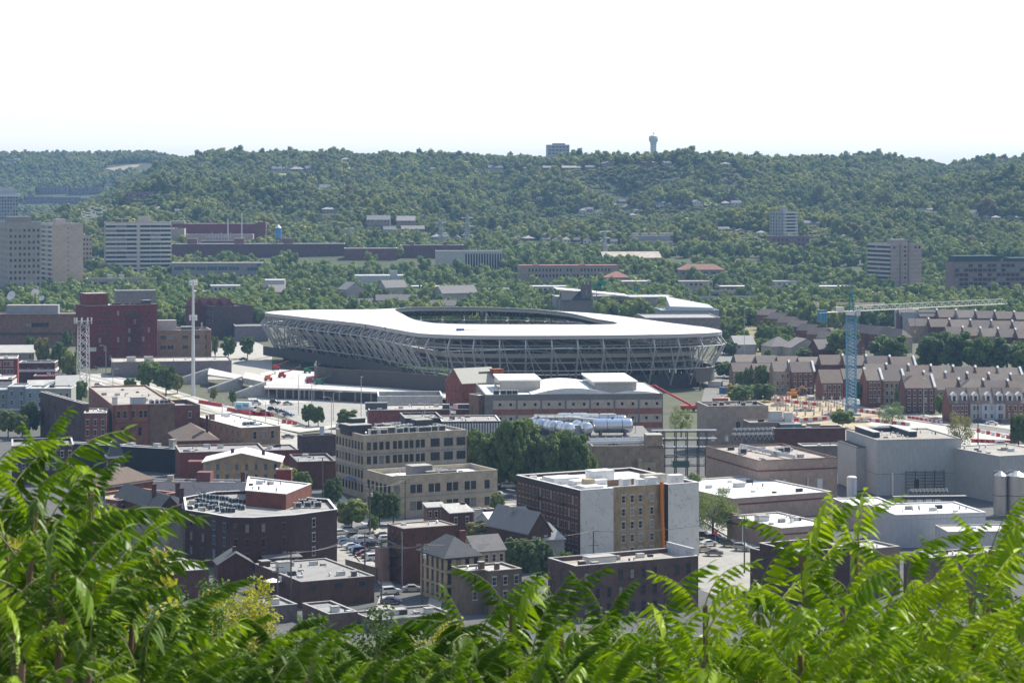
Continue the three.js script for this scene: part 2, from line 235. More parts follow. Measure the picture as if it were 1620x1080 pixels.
// ---------- ground, streets, hills ----------
const smooth = (a, b, x) => { const t = Math.max(0, Math.min(1, (x - a) / (b - a))); return t * t * (3 - 2 * t); };
function lerpTable(tb, x) { if (x <= tb[0][0]) return tb[0][1]; for (let i = 1; i < tb.length; i++) if (x <= tb[i][0]) { const [a, p] = tb[i - 1], [b, q] = tb[i]; return p + (q - p) * (x - a) / (b - a); } return tb[tb.length - 1][1]; }
const CREST = [[-900, 20], [-200, 6], [0, 8], [60, 12], [130, 32], [200, 70], [260, 96], [330, 112], [450, 112], [600, 109], [700, 109], [760, 105], [870, 103], [960, 107], [1060, 104], [1150, 104], [1300, 105], [1400, 110], [1490, 93], [1560, 103], [1700, 104], [2400, 106]];
function hillY(x, d) {
  const u = HX + x / d * F, w = .5 + .5 * Math.sin(x * .011 + 1.3) * Math.cos(x * .0047 + d * .0009), w2 = n9(x / 2100 + .3, d / 3900 + .1) - .5, w3 = n31(x / 2100, d / 3000) - .5;
  const top = lerpTable(CREST, u) + 4, t = Math.max(0, Math.min(1, (d - 2230) / (3480 - 2230)));
  const rise = top * (1 - Math.pow(1 - t, 1.35)) + Math.sin(Math.PI * t) * (w * 24 - 14 + w2 * 84 + w3 * 36);
  const far = smooth(3650, 4700, d) * (134 + 8 * Math.sin(x * .0031 + 2) + 8 * w2) * (1 - .42 * smooth(230, 400, u));
  const foot = 21 * smooth(1800, 2240, d) * (.85 + .3 * n9(x / 1300, .4));
  return Math.max(-1.2, foot + (t > 0 ? Math.max(rise - foot * t, far - foot) : 0) - 1.2 * (1 - smooth(1800, 1900, d)));
}
function onHill(u, v) { for (let d = 2230; d < 5200; d += 6) { const p = at(u, v, d); if (hillY(p.x, d) >= p.y) return V(p.x, hillY(p.x, d), -d); } const p = at(u, v, 3480); return V(p.x, hillY(p.x, 3480), -3480); }
{
  const g = new THREE.PlaneGeometry(7000, 7000, 1, 1); g.rotateX(-Math.PI / 2); g.translate(0, -.25, -2600);
  struct('ground', boxUV(g), M([.105, .108, .075], 'ground', 1), 'flat valley floor under the city');
  const nx = 170, nz = 90, pos = [], idx = [];
  for (let j = 0; j <= nz; j++) for (let i = 0; i <= nx; i++) { const d = 1790 + (5600 - 1790) * Math.pow(j / nz, 1.35), x = (i / nx - .5) * 2 * (d * .36 + 150); pos.push(x, hillY(x, d), -d); }
  for (let j = 0; j < nz; j++) for (let i = 0; i < nx; i++) { const a = j * (nx + 1) + i, b = a + 1, c = a + nx + 1, e = c + 1; idx.push(a, b, c, b, e, c); }
  const h = new THREE.BufferGeometry(); h.setAttribute('position', new THREE.Float32BufferAttribute(pos, 3)); h.setIndex(idx);
  struct('hills', boxUV(h), M([.055, .07, .03], 'ground', 1), 'long wooded ridge behind the city');
  // the hillside the viewer stands on
  const sp = [], si = [], ns = 40;
  const slope = (d, x) => (d < 3 ? 90.2 : d < 40 ? 90.2 - .62 * (d - 3) : Math.max(-1, 67.3 - (d - 40) * .27)) + (n9(x / 60, d / 60) - .5) * 1.2 * Math.min(1, d / 10);
  for (let j = 0; j <= ns; j++) for (let i = 0; i <= ns; i++) { const d = -60 + 360 * Math.pow(j / ns, 1.4), x = (i / ns - .5) * 500; sp.push(x, slope(Math.max(0, d), x), -d); }
  for (let j = 0; j < ns; j++) for (let i = 0; i < ns; i++) { const a = j * (ns + 1) + i, b = a + 1, c = a + ns + 1, e = c + 1; si.push(a, b, c, b, e, c); }
  const s = new THREE.BufferGeometry(); s.setAttribute('position', new THREE.Float32BufferAttribute(sp, 3)); s.setIndex(si);
  struct('hillside', boxUV(s), M([.07, .075, .035], 'ground', 1), 'steep overgrown slope under the bushes');
}
// level sheets: outlines read as bearings on the ground
const ASPHALT = M([.20, .195, .185], 'asphalt', .95), ASPHALT_D = M([.10, .10, .10], 'asphalt', .95), PAVED = M([.44, .415, .375], 'concrete', .95), LOT = M([.34, .325, .30], 'asphalt', .95), DRY = M([.24, .215, .12], 'ground', 1), LAWN = M([.13, .16, .05], 'ground', 1), EARTH = M([.46, .37, .28], 'ground', 1), PALE = M([.56, .53, .49], 'concrete', .95);
let lift = 0;
function area(name, label, uv, m, y = 0) { lift += .012; const poly = uv.map(([u, v]) => { const p = onLevel(u, v); return [p.x, p.z]; }); const top = -.2 + lift % .4 + y; const g = boxUV(tris([...sheet(poly, top), ...wallStrip(poly, top - .3, top)])); return struct(name, g, m, label); }
// streets as strips of given width between ground bearings
function street(name, label, uv, w, m, y = 0, kerb = true) {
  lift += .012; const c = uv.map(([u, v]) => { const p = onLevel(u, v); return [p.x, p.z]; });
  const side = (k) => c.map((p, i) => { const a = c[Math.max(0, i - 1)], b = c[Math.min(c.length - 1, i + 1)], l = Math.hypot(b[0] - a[0], b[1] - a[1]); return [p[0] + (b[1] - a[1]) / l * k, p[1] - (b[0] - a[0]) / l * k]; });
  const strip = (k0, k1, y0) => { const A = side(k0), B = side(k1), o = []; for (let i = 0; i < A.length - 1; i++) o.push(...quad([A[i][0], y0, A[i][1]], [A[i + 1][0], y0, A[i + 1][1]], [B[i + 1][0], y0, B[i + 1][1]], [B[i][0], y0, B[i][1]])); return o; };
  const top = -.2 + lift % .4 + y, r = struct(name, boxUV(tris(strip(-w / 2, w / 2, top))), m, label);
  if (kerb) for (const s of [-1, 1]) { const k = mesh('pavement', boxUV(tris([...strip(s * w / 2, s * (w / 2 + 3), top + .13), ...strip(s * w / 2, s * w / 2 + .001 * s, top).slice(0, 0), ...(() => { const A = side(s * w / 2), o = []; for (let i = 0; i < A.length - 1; i++) o.push(...quad([A[i][0], top - .1, A[i][1]], [A[i + 1][0], top - .1, A[i + 1][1]], [A[i + 1][0], top + .13, A[i + 1][1]], [A[i][0], top + .13, A[i][1]])); return o; })()])), PAVED, r); }
  return r;
}
area('yard', 'worn asphalt yards between the near blocks', [[-80, 1010], [1720, 1010], [1720, 690], [1330, 690], [1040, 700], [480, 700], [-80, 680]], ASPHALT_D);
area('parking_lot', 'paved car park between the dark brick block and the tall brick house', [[528, 905], [600, 912], [640, 880], [700, 838], [640, 822], [560, 826], [520, 838]], LOT);
area('parking_lot', 'paved car park beside the white ended block', [[1085, 925], [1200, 960], [1260, 930], [1190, 850], [1120, 838], [1085, 850]], LOT);
area('lawn', 'strip of dry grass above the car park', [[1100, 845], [1150, 850], [1210, 868], [1235, 880], [1215, 882], [1150, 862], [1100, 853]], LAWN);
area('plaza', 'pale paved plaza in front of the stadium', [[400, 640], [470, 655], [640, 652], [720, 640], [700, 612], [560, 600], [430, 596], [380, 615]], PALE);
area('parking_lot', 'pale car park below the stadium plaza', [[400, 640], [440, 655], [530, 690], [700, 668], [720, 640], [560, 632]], LOT);
area('yard', 'asphalt yard between the stadium end and the townhouses', [[1105, 655], [1230, 640], [1235, 598], [1225, 556], [1140, 552], [1118, 600]], ASPHALT);
area('building_site', 'bare earth and concrete of the building site below the crane', [[1120, 640], [1180, 680], [1300, 700], [1420, 695], [1450, 668], [1400, 640], [1290, 622], [1180, 606]], EARTH);
area('building_site', 'pale gravel yard with red and white barriers', [[1370, 668], [1420, 700], [1640, 715], [1640, 668], [1500, 655]], PALE);
area('plaza', 'pale pavement left of the stadium', [[320, 600], [430, 600], [430, 552], [380, 530], [330, 560]], PAVED);
street('road', 'wide parkway curving past the stadium plaza', [[90, 590], [150, 606], [200, 622], [300, 652], [400, 683], [500, 705], [560, 690], [640, 676]], 17, PAVED);
street('road', 'second carriageway of the parkway', [[130, 592], [210, 608], [300, 636], [400, 662], [480, 680], [600, 664]], 12, PALE);
area('verge', 'dry grass strip between the carriageways', [[170, 604], [240, 614], [330, 645], [420, 676], [380, 676], [300, 650], [200, 619]], DRY);
street('street', 'side street along the cream corner house', [[640, 980], [655, 930], [600, 870], [540, 822], [500, 780]], 8, ASPHALT_D);
street('street', 'street in front of the tan office block', [[470, 842], [560, 828], [640, 822], [760, 812], [840, 800]], 9, ASPHALT);
street('street', 'street beside the brick terrace of the white ended block', [[800, 790], [830, 830], [880, 900]], 8, ASPHALT);
street('street', 'street between the brewery yard and the warehouse', [[1060, 760], [1115, 800], [1180, 840], [1300, 905]], 8, ASPHALT_D);
street('road', 'road along the townhouse terraces', [[1160, 600], [1240, 612], [1340, 634], [1460, 662], [1640, 690]], 9, ASPHALT);
street('road', 'road past the far left brick block', [[110, 560], [190, 572], [300, 585], [420, 560]], 10, PAVED);
street('motorway', 'elevated looking motorway beyond the groves', [[200, 452], [500, 448], [760, 452], [1000, 462], [1250, 470], [1640, 480]], 22, ASPHALT, .1, false);
area('lawn', 'dry lawns between the trees right of the stadium', [[1150, 520], [1180, 500], [1240, 520], [1230, 560], [1170, 560]], DRY);
// ---------- trees ----------
const LEAF = [[.15, .22, .04], [.115, .185, .04], [.21, .265, .05], [.09, .15, .036], [.25, .24, .07]].map((c) => M(c, null, 1, { transmission: .4, thickness: 0 }));
const BARK = M([.09, .07, .055], null, .95);
function crownGeo(o) { // o: n, leaf, lobes, tall, loose
  const lob = [], out = [];
  for (let i = 0; i < o.lobes; i++) { const a = i * 2.399 + rr(0, .6), t = i / o.lobes, y = -.75 + 1.55 * t + rr(-.1, .1), r = Math.sqrt(Math.max(.08, 1 - y * y * .9)) * rr(.5, .8) * (o.cone ? (1.15 - t * .75) : 1); lob.push([Math.cos(a) * r, y, Math.sin(a) * r, rr(.26, .42) * (o.small ?? 1) * (o.cone ? 1 - t * .35 : 1)]); }
  lob.push([0, .1, 0, .62]);
  const d = V(), t1 = V(), t2 = V();
  for (let i = 0; i < o.n; i++) {
    const l = lob[Math.floor(rnd() * lob.length)]; d.set(rr(-1, 1), rr(-.75, 1), rr(-1, 1)).normalize(); const k = l[3] * (o.loose ? rr(.55, 1.3) : rr(.8, 1.12));
    const c = V(l[0] + d.x * k, (l[1] + d.y * k), l[2] + d.z * k); if (c.y < -1) c.y = -1 + rr(0, .1);
    const jj = o.jit ?? .8, nn = d.clone().add(V(rr(-jj, jj), rr(-.6, .9) * jj, rr(-jj, jj))).normalize(); t1.set(rr(-1, 1), rr(-1, 1), rr(-1, 1)).cross(nn).normalize(); t2.crossVectors(nn, t1);
    const s = o.leaf * rr(.65, 1.35), w = s * rr(.5, .8), P = (a, b, e) => [c.x + t1.x * a + t2.x * b + nn.x * e, c.y * o.tall + t1.y * a + t2.y * b + nn.y * e, c.z + t1.z * a + t2.z * b + nn.z * e];
    const A = P(-s, 0, -s * .25), B = P(0, -w, 0), C = P(s, 0, -s * .25), D = P(0, w, 0); out.push(...A, ...B, ...C, ...A, ...C, ...D);
  }
  for (const l of o.core === false ? [] : lob) { const g = new THREE.IcosahedronGeometry(l[3] * .82, 1), p = g.attributes.position; for (let i = 0; i < p.count; i++) { const f = 1 + .28 * Math.sin(p.getX(i) * 23 + p.getY(i) * 17 + l[0] * 9) * Math.cos(p.getZ(i) * 19 + l[1] * 7); out.push(l[0] + p.getX(i) * f, l[1] * o.tall + p.getY(i) * f * Math.max(1, o.tall * .8), l[2] + p.getZ(i) * f); } }
  const g = tris(out); g.computeVertexNormals(); g.setAttribute('uv', new THREE.BufferAttribute(new Float32Array(out.length / 3 * 2), 2)); return g;
}
const farCrown = Array.from({ length: 5 }, (_, i) => crownGeo({ n: 420, leaf: .15, lobes: 6 + i, jit: .38, small: 1.15, tall: [.8, .95, 1.05, .75, 1.2][i] }));
const midCrown = Array.from({ length: 7 }, (_, i) => crownGeo({ n: 1500, leaf: .11, lobes: 15 + i * 2, small: .82, tall: [.85, 1, 1.15, .8, 1.3, .95, 1.05][i], cone: i === 4 }));
const nearCrown = Array.from({ length: 6 }, (_, i) => crownGeo({ n: 3000 + i * 550, leaf: .1, jit: .6, lobes: 28 + i * 7, small: .68, tall: [.85, 1.1, 1.45, 1.9, .8, 2.3][i], core: true, loose: i === 4 }));
const looseCrown = crownGeo({ n: 2600, leaf: .05, lobes: 15, tall: 1.05, loose: true, core: false });
const trunkGeo = (() => { const l = [bar(V(0, -.5, 0), V(.02, 4, .03), .22, 7)]; for (let i = 0; i < 5; i++) { const a = i * 1.9; l.push(bar(V(.02, 2.6 + i * .45, .03), V(Math.cos(a) * 1.5, 5 + i * .35, Math.sin(a) * 1.5), .09, 5)); } return merge(l); })();
let treeCount = 0;
function tree(p, r, tall, label, group, o = {}) { // p: foot; r: crown radius; tall: overall height
  const set = o.set ?? (-p.z < 900 ? nearCrown : midCrown), want = tall * .85 / (2 * r), geo = o.geo ?? (o.k !== undefined ? set[o.k] : set === nearCrown ? set[want < .95 ? (rnd() < .5 ? 0 : 4) : want < 1.3 ? 1 : want < 1.7 ? 2 : want < 2.1 ? 3 : 5] : set[Math.floor(rnd() * set.length)]), m = LEAF[o.leaf ?? Math.floor(rnd() * 4)];
  const g = thing(o.name ?? 'tree', label, o.cat ?? 'tree', p, rr(0, 6.28), group);
  const bb = geo.boundingBox ?? (geo.computeBoundingBox(), geo.boundingBox), low = o.low ?? .18, sy = tall * (1 - low) / (bb.max.y - bb.min.y);
  const c = mesh('crown', geo, m, g); c.scale.set(r / 1.05, sy, r / 1.05 * rr(.9, 1.1)); c.position.y = tall * low - bb.min.y * sy; if (o.even) { c.scale.setScalar(r / 1.05); c.position.y = tall - bb.max.y * r / 1.05; }
  const t = mesh('trunk', trunkGeo, BARK, g); const ts = tall * .62 / 6.4; t.scale.set(o.even ? .12 : Math.max(.6, ts), ts, o.even ? .12 : Math.max(.6, ts)); treeCount++;
  return g;
}
// from bearings: crown centre column u, foot row v, top row
function treeAt(u, v, top, wpx, label, group, o = {}) { const p = onLevel(u, v); const d = -p.z; p.y = -.3; return tree(p, wpx / 2 * d / F, (v - top) * d / F, label, group, o); }
// ---------- the wooded ridge: one mass, scattered crowns ----------
const clearings = [];   // [x, d, halfWidth, front, back]
function forest() {
  const lists = farCrown.map(() => []), tint = [];
  const put = (x, y, d, r, hgt) => lists[Math.floor(rnd() * 5)].push([x, y, d, r, hgt]);
  const blocked = (x, d) => clearings.some(([cx, cd, w, f, b]) => Math.abs(x - cx) < w && d > cd - f && d < cd + b);
  for (let d = 2215; d < 3640; d += 10.6) { const half = d * .232 + 40; for (let x = -half; x < half; x += 10.8) { const px = x + rr(-4, 4), pd = d + rr(-4, 4); const y = hillY(px, pd); if (blocked(px, pd)) { if (!built(px, -pd)) for (let k = 0; k < 5; k++) { const s = rr(1.5, 2.9), qx = px + rr(-5, 5), qd = pd + rr(-5, 5); put(qx, hillY(qx, qd) - .4, qd, s * 1.3, s); } continue; } const r = (.6 + .6 * n31(px / 700 + .1, pd / 700)) * rr(4.8, 8.2) * (rnd() < .1 ? 1.25 : 1); put(px, y, pd, r, r * rr(1.5, 2.2)); } }
  for (let d = 3650; d < 4760; d += 13) { const half = d * .235 + 40; for (let x = -half; x < (d > 4300 ? half : half * .1); x += 12) { const px = x + rr(-6, 6), pd = d + rr(-6, 6); if (blocked(px, pd)) continue; const r = rr(5, 8.5); put(px, hillY(px, pd), pd, r, r * rr(1.5, 2)); } }
  const m = new THREE.Matrix4(), q = new THREE.Quaternion(), c = new THREE.Color();
  lists.forEach((L, k) => {
    const im = new THREE.InstancedMesh(farCrown[k], M([1, 1, 1], null, 1, { transmission: .38, thickness: 0 }), L.length); im.name = numbered('forest'); im.castShadow = im.receiveShadow = true;
    L.forEach(([x, y, d, r, h], i) => {
      q.setFromAxisAngle(V(0, 1, 0), rr(0, 6.28)); m.compose(V(x, y + h * .45, -d), q, V(r, h * .58, r)); im.setMatrixAt(i, m);
      const t = rnd(), patch = n31(x / 1500, d / 1500), olive = t * t * .9 + patch * .5 - .1; c.setRGB(.115 + .2 * olive, .172 + .165 * olive, .036 + .02 * t); if (rnd() < .035) c.setRGB(.2, .16, .06); im.setColorAt(i, c);
    });
    tag(im, 'dense late summer wood covering the ridge', 'forest', 'wooded ridge', 'stuff'); scene.add(im);
  });
}
// ---------- stadium ----------
const STEEL = M([.46, .465, .475], null, .55, { metalness: .25 }), STEEL_L = M([.46, .46, .46], null, .5, { metalness: .25 });
{
  const out0 = [[-124, 1207], [-108, 1176], [-88, 1143], [-69, 1112], [-53, 1074], [-38, 1042], [-18, 1031], [10, 1029], [41, 1032], [74, 1040], [91, 1053], [89, 1082], [74, 1118], [62, 1150], [48, 1185], [30, 1211], [5, 1227], [-30, 1232], [-83, 1232], [-112, 1226]];
  const in0 = [[-31, 1077], [10, 1071], [46, 1073], [48, 1088], [40, 1108], [27, 1142], [6, 1170], [-15, 1182], [-45, 1184], [-57, 1170], [-52, 1130], [-43, 1096]];
  const C = [-14, 1128];
  const loopOf = (pts, n) => { const c = new THREE.CatmullRomCurve3(pts.map(([x, d]) => V(x, 0, -d)), true, 'centripetal'); return c.getSpacedPoints(n).slice(0, n).map((p) => [p.x, p.z]); };
  const N = 180, outer = loopOf(out0, N), fine = loopOf(in0, 720), O = V(C[0], 0, -C[1]);
  const angOf = (p) => Math.atan2(p[1] + C[1], p[0] - C[0]);
  const inner = outer.map((p) => { const a = angOf(p); let best = fine[0], e = 9; for (const q of fine) { const k = Math.abs(Math.atan2(Math.sin(angOf(q) - a), Math.cos(angOf(q) - a))); if (k < e) { e = k; best = q; } } return best; });
  const g = thing('stadium', 'large oval stadium with a white ring roof on bare steel frames', 'stadium', O);
  const L = outer.map((p) => [p[0] - O.x, p[1] - O.z]), I = inner.map((p) => [p[0] - O.x, p[1] - O.z]);
  const off = (t) => offsetPoly(L, t);              // metres inwards
  const HO = 24, hiAt = (i) => HO + 2.2 + 1.7 * smooth(1085, 1170, -I[i][1] - O.z);
  // roof: four sheets, so that the membrane's long seams are real steps
  const K = 6, ringAt = (k) => L.map((p, i) => { const t = k / K, q = I[i]; return [p[0] + (q[0] - p[0]) * t, HO + (2.2 + 1.7 * smooth(1085, 1170, -q[1] - O.z) * t) * t, p[1] + (q[1] - p[1]) * t]; });
  const rings = Array.from({ length: K + 1 }, (_, k) => ringAt(k));
  const sector = (i0, i1) => { const top = [], T = .55; for (let k = 0; k < K; k++) for (let i = i0; i < i1; i++) { const a = i % N, b = (i + 1) % N, A = rings[k][a], B = rings[k][b], Cc = rings[k + 1][b], D = rings[k + 1][a], dn = (p) => [p[0], p[1] - T, p[2]]; top.push(...quad(A, B, Cc, D), ...quad(dn(D), dn(Cc), dn(B), dn(A))); if (k === 0) top.push(...quad(dn(A), dn(B), B, A)); if (k === K - 1) top.push(...quad(dn(Cc), dn(D), D, Cc)); } return boxUV(tris(top)); };
  const memb = M([.84, .84, .835], 'member', .7), cuts = [0, 22, 44, 58, 78, 98, 120, 150, 180];
  for (let s = 0; s < cuts.length - 1; s++) mesh('roof_panel', sector(cuts[s], cuts[s + 1]), memb, g);
  mesh('roof_seams', merge(cuts.slice(0, -1).map((i) => { const l = []; for (let k = 0; k < K; k++) l.push(bar(V(...rings[k][i]), V(...rings[k + 1][i]), .16, 5)); return merge(l); })), M([.45, .45, .45], null, .8), g);
  mesh('fascia', frameRing(off(-.35), off(.6), HO - 1.5, HO + .12), M([.42, .42, .43], null, .5, { metalness: .3 }), g);
  { const f = [], P = I.map((p, i) => p); const Q = offsetPoly(P, 1.2), o = []; P.forEach((p, i) => { const j = (i + 1) % N, a = hiAt(i), b = hiAt(j); o.push(...quad([p[0], a - 1.9, p[1]], [P[j][0], b - 1.9, P[j][1]], [P[j][0], b + .1, P[j][1]], [p[0], a + .1, p[1]]), ...quad([p[0], a + .1, p[1]], [P[j][0], b + .1, P[j][1]], [Q[j][0], b + .1, Q[j][1]], [Q[i][0], a + .1, Q[i][1]])); }); f.push(boxUV(tris(o))); mesh('inner_fascia', f[0], M([.5, .5, .5], null, .6), g); }
  // main frames: bent outer column, raking inner column, roof truss
  const frames = 60, o_ = off(1.0), kn = off(-2.2), ft = off(7.5), in1 = off(9.5), in2 = off(13), P3 = (p, y) => V(p[0], y, p[1]);
  for (let f = 0; f < frames; f++) {
    const i = Math.round(f * N / frames) % N, j = (i + 1) % N, l = [];
    l.push(bar(P3(o_[i], HO - 1), P3(kn[i], 18.6), .38), bar(P3(kn[i], 18.6), P3(ft[i], 1.5), .42), bar(P3(in1[i], HO + .2), P3(in1[j], 8), .3), bar(P3(in1[j], 8), P3(in2[i], 0), .34), bar(P3(kn[i], 18.6), P3(in2[i], 18), .26), bar(P3(kn[i], 18.6), P3(in1[i], HO), .24));
    l.push(bar(P3([(kn[i][0] + ft[i][0]) / 2, (kn[i][1] + ft[i][1]) / 2], 10), P3(in2[i], 11), .22));
    // roof truss underneath
    const A = V(...rings[0][i]), B = V(...rings[K][i]), lo = (t) => V().lerpVectors(A, B, t).add(V(0, -1.2 - 2.4 * Math.sin(Math.PI * Math.min(1, t + .15)), 0)), hi = (t) => { const k = t * K, k0 = Math.min(K - 1, Math.floor(k)); return V().lerpVectors(V(...rings[k0][i]), V(...rings[k0 + 1][i]), k - k0).add(V(0, -.7, 0)); };
    const steps = 9; for (let s = 0; s < steps; s++) { l.push(bar(lo(s / steps), lo((s + 1) / steps), .2, 5), bar(s % 2 ? lo(s / steps) : hi(s / steps), s % 2 ? hi((s + 1) / steps) : lo((s + 1) / steps), .13, 5)); }
    mesh('steel_frame', merge(l), STEEL, g);
  }
  // diagonal bracing between the frames, thick on the left flank
  for (let f = 0; f < frames; f++) {
    const i = Math.round(f * N / frames) % N, j = Math.round((f + 1) * N / frames) % N, x = outer[i][0], left = x < -45 && outer[i][1] > -1228, l = [];
    l.push(bar(P3(kn[i], 18.6), P3(kn[j], 18.6), .22));
    if (left) { const m = Math.round((i + j) / 2) % N; l.push(bar(P3(kn[i], 18.6), P3(ft[j], 2.5), .27), bar(P3(kn[j], 18.6), P3(ft[i], 2.5), .27), bar(P3(o_[j], HO - 1), P3(kn[i], 18.6), .2), bar(P3(kn[m], 18.6), P3(ft[j], 2), .25), bar(P3(o_[m], HO - 1), P3(kn[m], 18.6), .24), bar(P3(in2[i], 17), P3(in2[j], 6), .22), bar(P3(o_[i], HO - .8), P3(in2[j], 18), .22), bar(P3(kn[i], 13 + 5.6 * .0 + 0), P3(kn[j], 13), .01)); l.pop(); }
    else l.push(bar(P3(kn[i], 18.6), P3(ft[j], 3), .18), bar(P3(in2[i], 8), P3(in2[j], 18), .16), bar(P3(o_[i], HO - 1), P3(in2[j], 16), .14));
    mesh('brace', merge(l), STEEL, g);
  }
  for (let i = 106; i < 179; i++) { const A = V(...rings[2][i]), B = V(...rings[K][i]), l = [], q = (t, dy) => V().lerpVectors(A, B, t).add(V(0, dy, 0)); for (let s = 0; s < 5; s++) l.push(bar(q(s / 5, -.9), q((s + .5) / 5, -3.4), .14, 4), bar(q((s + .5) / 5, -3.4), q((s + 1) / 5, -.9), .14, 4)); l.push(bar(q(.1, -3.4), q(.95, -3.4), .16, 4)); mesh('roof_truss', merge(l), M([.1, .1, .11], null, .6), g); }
  for (const [y, a] of [[18.6, 12], [11.2, 12], [14.8, 12.6]]) mesh('ring_beam', frameRing(off(a - .4), off(a + .4), y, y + .55), STEEL, g);
  // seating bowl
  mesh('bowl_soffit', boxUV(tris((() => { const a = off(11.5), b = off(22), c = off(29), o = []; for (let i = 0; i < N; i++) { const j = (i + 1) % N; o.push(...quad([b[i][0], 9.5, b[i][1]], [b[j][0], 9.5, b[j][1]], [a[j][0], 14.2, a[j][1]], [a[i][0], 14.2, a[i][1]]), ...quad([c[i][0], 5.5, c[i][1]], [c[j][0], 5.5, c[j][1]], [b[j][0], 9.5, b[j][1]], [b[i][0], 9.5, b[i][1]])); } return o; })())), M([.5, .44, .36], 'ribs', .8), g);
  mesh('bowl_edge', frameRing(off(11.3), off(12.2), 13.6, 15.4), M([.42, .40, .37], null, .8), g);
  for (let s = 0; s < 9; s++) mesh('seat_row', frameRing(off(13 + s * 3), off(16.2 + s * 3), 14.3 - s * 1.35, 14.9 - s * 1.35), M(s % 3 ? [.11, .115, .13] : [.3, .29, .28], null, .8), g);
  mesh('playing_field', boxUV(tris(sheet(offsetPoly(L, 42), .3))), M([.05, .12, .03], 'ground', 1), g);
  // glazed back-of-house floors on the long near side
  for (const y of [4.6, 8.4, 12.1, 15.8]) { const A = off(10.5), B = off(20), o = []; for (let i = 70; i < 87; i++) { const q = (P, y) => [P[0], y, P[1]]; o.push(...quad(q(A[i], y + .4), q(A[i + 1], y + .4), q(B[i + 1], y + .4), q(B[i], y + .4)), ...quad(q(A[i], y), q(A[i + 1], y), q(A[i + 1], y + .4), q(A[i], y + .4)), ...quad(q(B[i], y), q(B[i + 1], y), q(A[i + 1], y), q(A[i], y))); } mesh('floor_slab', boxUV(tris(o)), M([.3, .29, .28], 'concrete', .9), g); }
  for (let i = 70; i < 87; i++) { const a = off(14), p = a[i], q = a[i + 1]; windows(g, [p[0], p[1]], [q[0], q[1]], { n: 1, rows: 4, w: Math.hypot(q[0] - p[0], q[1] - p[1]) * .8, h: 3, y: 5.2, dy: 3.7, style: 'pair', frame: WF.grey, blind: .3 }); }
  // dark screen wall round the foot
  const dark = M([.085, .078, .075], 'ribs', .75), panel = (i0, i1, inset, y0, y1, m) => { const a = off(inset); for (let i = i0; i < i1; i += 3) { const pts = [0, 1, 2, 3].map((k) => a[(i + k) % N]), o = []; for (let k = 0; k < 3; k++) o.push(...quad([pts[k][0], y0, pts[k][1]], [pts[k + 1][0], y0, pts[k + 1][1]], [pts[k + 1][0], y1, pts[k + 1][1]], [pts[k][0], y1, pts[k][1]])); mesh('wall_panel', boxUV(tris(o)), m, g); } };
  panel(0, 45, -1.2, 3, 7.6, dark); panel(57, 84, 8.5, -1, 6.2, dark); panel(84, 102, 3, 2.6, 8.6, M([.17, .15, .135], 'ribs', .8)); panel(84, 102, 9, -1, 2.6, dark); panel(102, 180, 9, -1, 6, dark);
  mesh('drum_rim', frameRing(off(2.7), off(3.6), 8.6, 8.9).clone(), M([.5, .49, .47], null, .8), g).visible = true;
  mesh('blue_tarpaulin', box(9, 5.5, .3, 74, 10.5, 76, .5), M([.12, .13, .5], null, .7), g);
}
{ // dark bronze screen wall standing forward of the near left corner
  const pts = [[500, 594], [504, 605], [550, 609], [600, 612], [650, 616], [698, 620], [760, 624]].map(([u, v]) => onLevel(u, v, 4.6)), c = new THREE.CatmullRomCurve3(pts), P = c.getSpacedPoints(18), g = thing('screen_wall', 'curved dark bronze screen wall in front of the stadium corner', 'wall', V(P[0].x, 0, P[0].z)), m = M([.085, .078, .075], 'ribs', .75);
  for (let i = 0; i < 18; i++) { const a = P[i].clone().sub(g.position), b = P[i + 1].clone().sub(g.position), d = V().subVectors(b, a), w = mesh('wall_panel', boxUV(block(.03, Math.hypot(d.x, d.z) - .03, 0, 11.2, -.2, .2)), m, g); w.position.set(a.x, 0, a.z); w.rotation.y = Math.atan2(-d.z, d.x); }
}
// ---------- the near quarter: brick blocks between the hillside and the brewery ----------
const LINTEL = WF.stone;
const b1 = bld('brick_building', 'dark brick flat roofed building lowest in the picture behind the bushes', 'building', { l: 867, c: 911, r: 1105, t: 896, d: 500 }, { wall: M([.135, .085, .078], 'brick', .92), roof: TAN_ROOF, cop: PALE_ROOF,
  wins: [{ e: 0, n: 10, rows: 3, w: 1.05, h: 2.0, yt: 3.5, dy: 3.5, frame: WF.dark, m: 2.5, skip: (i, r) => (i === 2 || i === 7) && r === 0 }, { e: 3, n: 3, rows: 3, w: 1, h: 2, yt: 3.5, dy: 3.5, frame: WF.dark }], boxes: [[9, -6, 6.5, 3, 1.4, AC_CASE, 'skylight_box'], [3, -3, 1.2, 1.2, 1.2, DARK_BRICK, 'chimney'], [5.4, -1.6, 1.6, 1, 1, DARK_BRICK, 'chimney']] });
{ const r = b1.info.R, L = b1.info.L; mesh('parapet_wall', block(r - .6, r - .05, b1.info.roofY, b1.info.h + 1.5, -L, -L * .1), M([.5, .52, .55], 'plaster', .9), b1); }
const b2 = house('corner_house', 'cream stone corner house with dark hipped roof and bracketed cornice', 'house', { l: 665, c: 704, r: 760, t: 880, b: 954 }, { wall: M([.44, .36, .235], 'plaster', .9), roof: SLATE, axis: 'hip', rise: 3.4, ov: .6, trim: M([.09, .085, .085], null, .8), chim: [[6.6, -5, 1, .9, 14.6, RED_BRICK]],
  wins: [{ e: 3, n: 5, rows: 3, w: .95, h: 2.0, yt: 2.9, dy: 3.05, frame: WF.dark, style: 'sash' }, { e: 0, n: 4, rows: 3, w: .95, h: 2.0, yt: 2.9, dy: 3.05, frame: WF.dark }] });
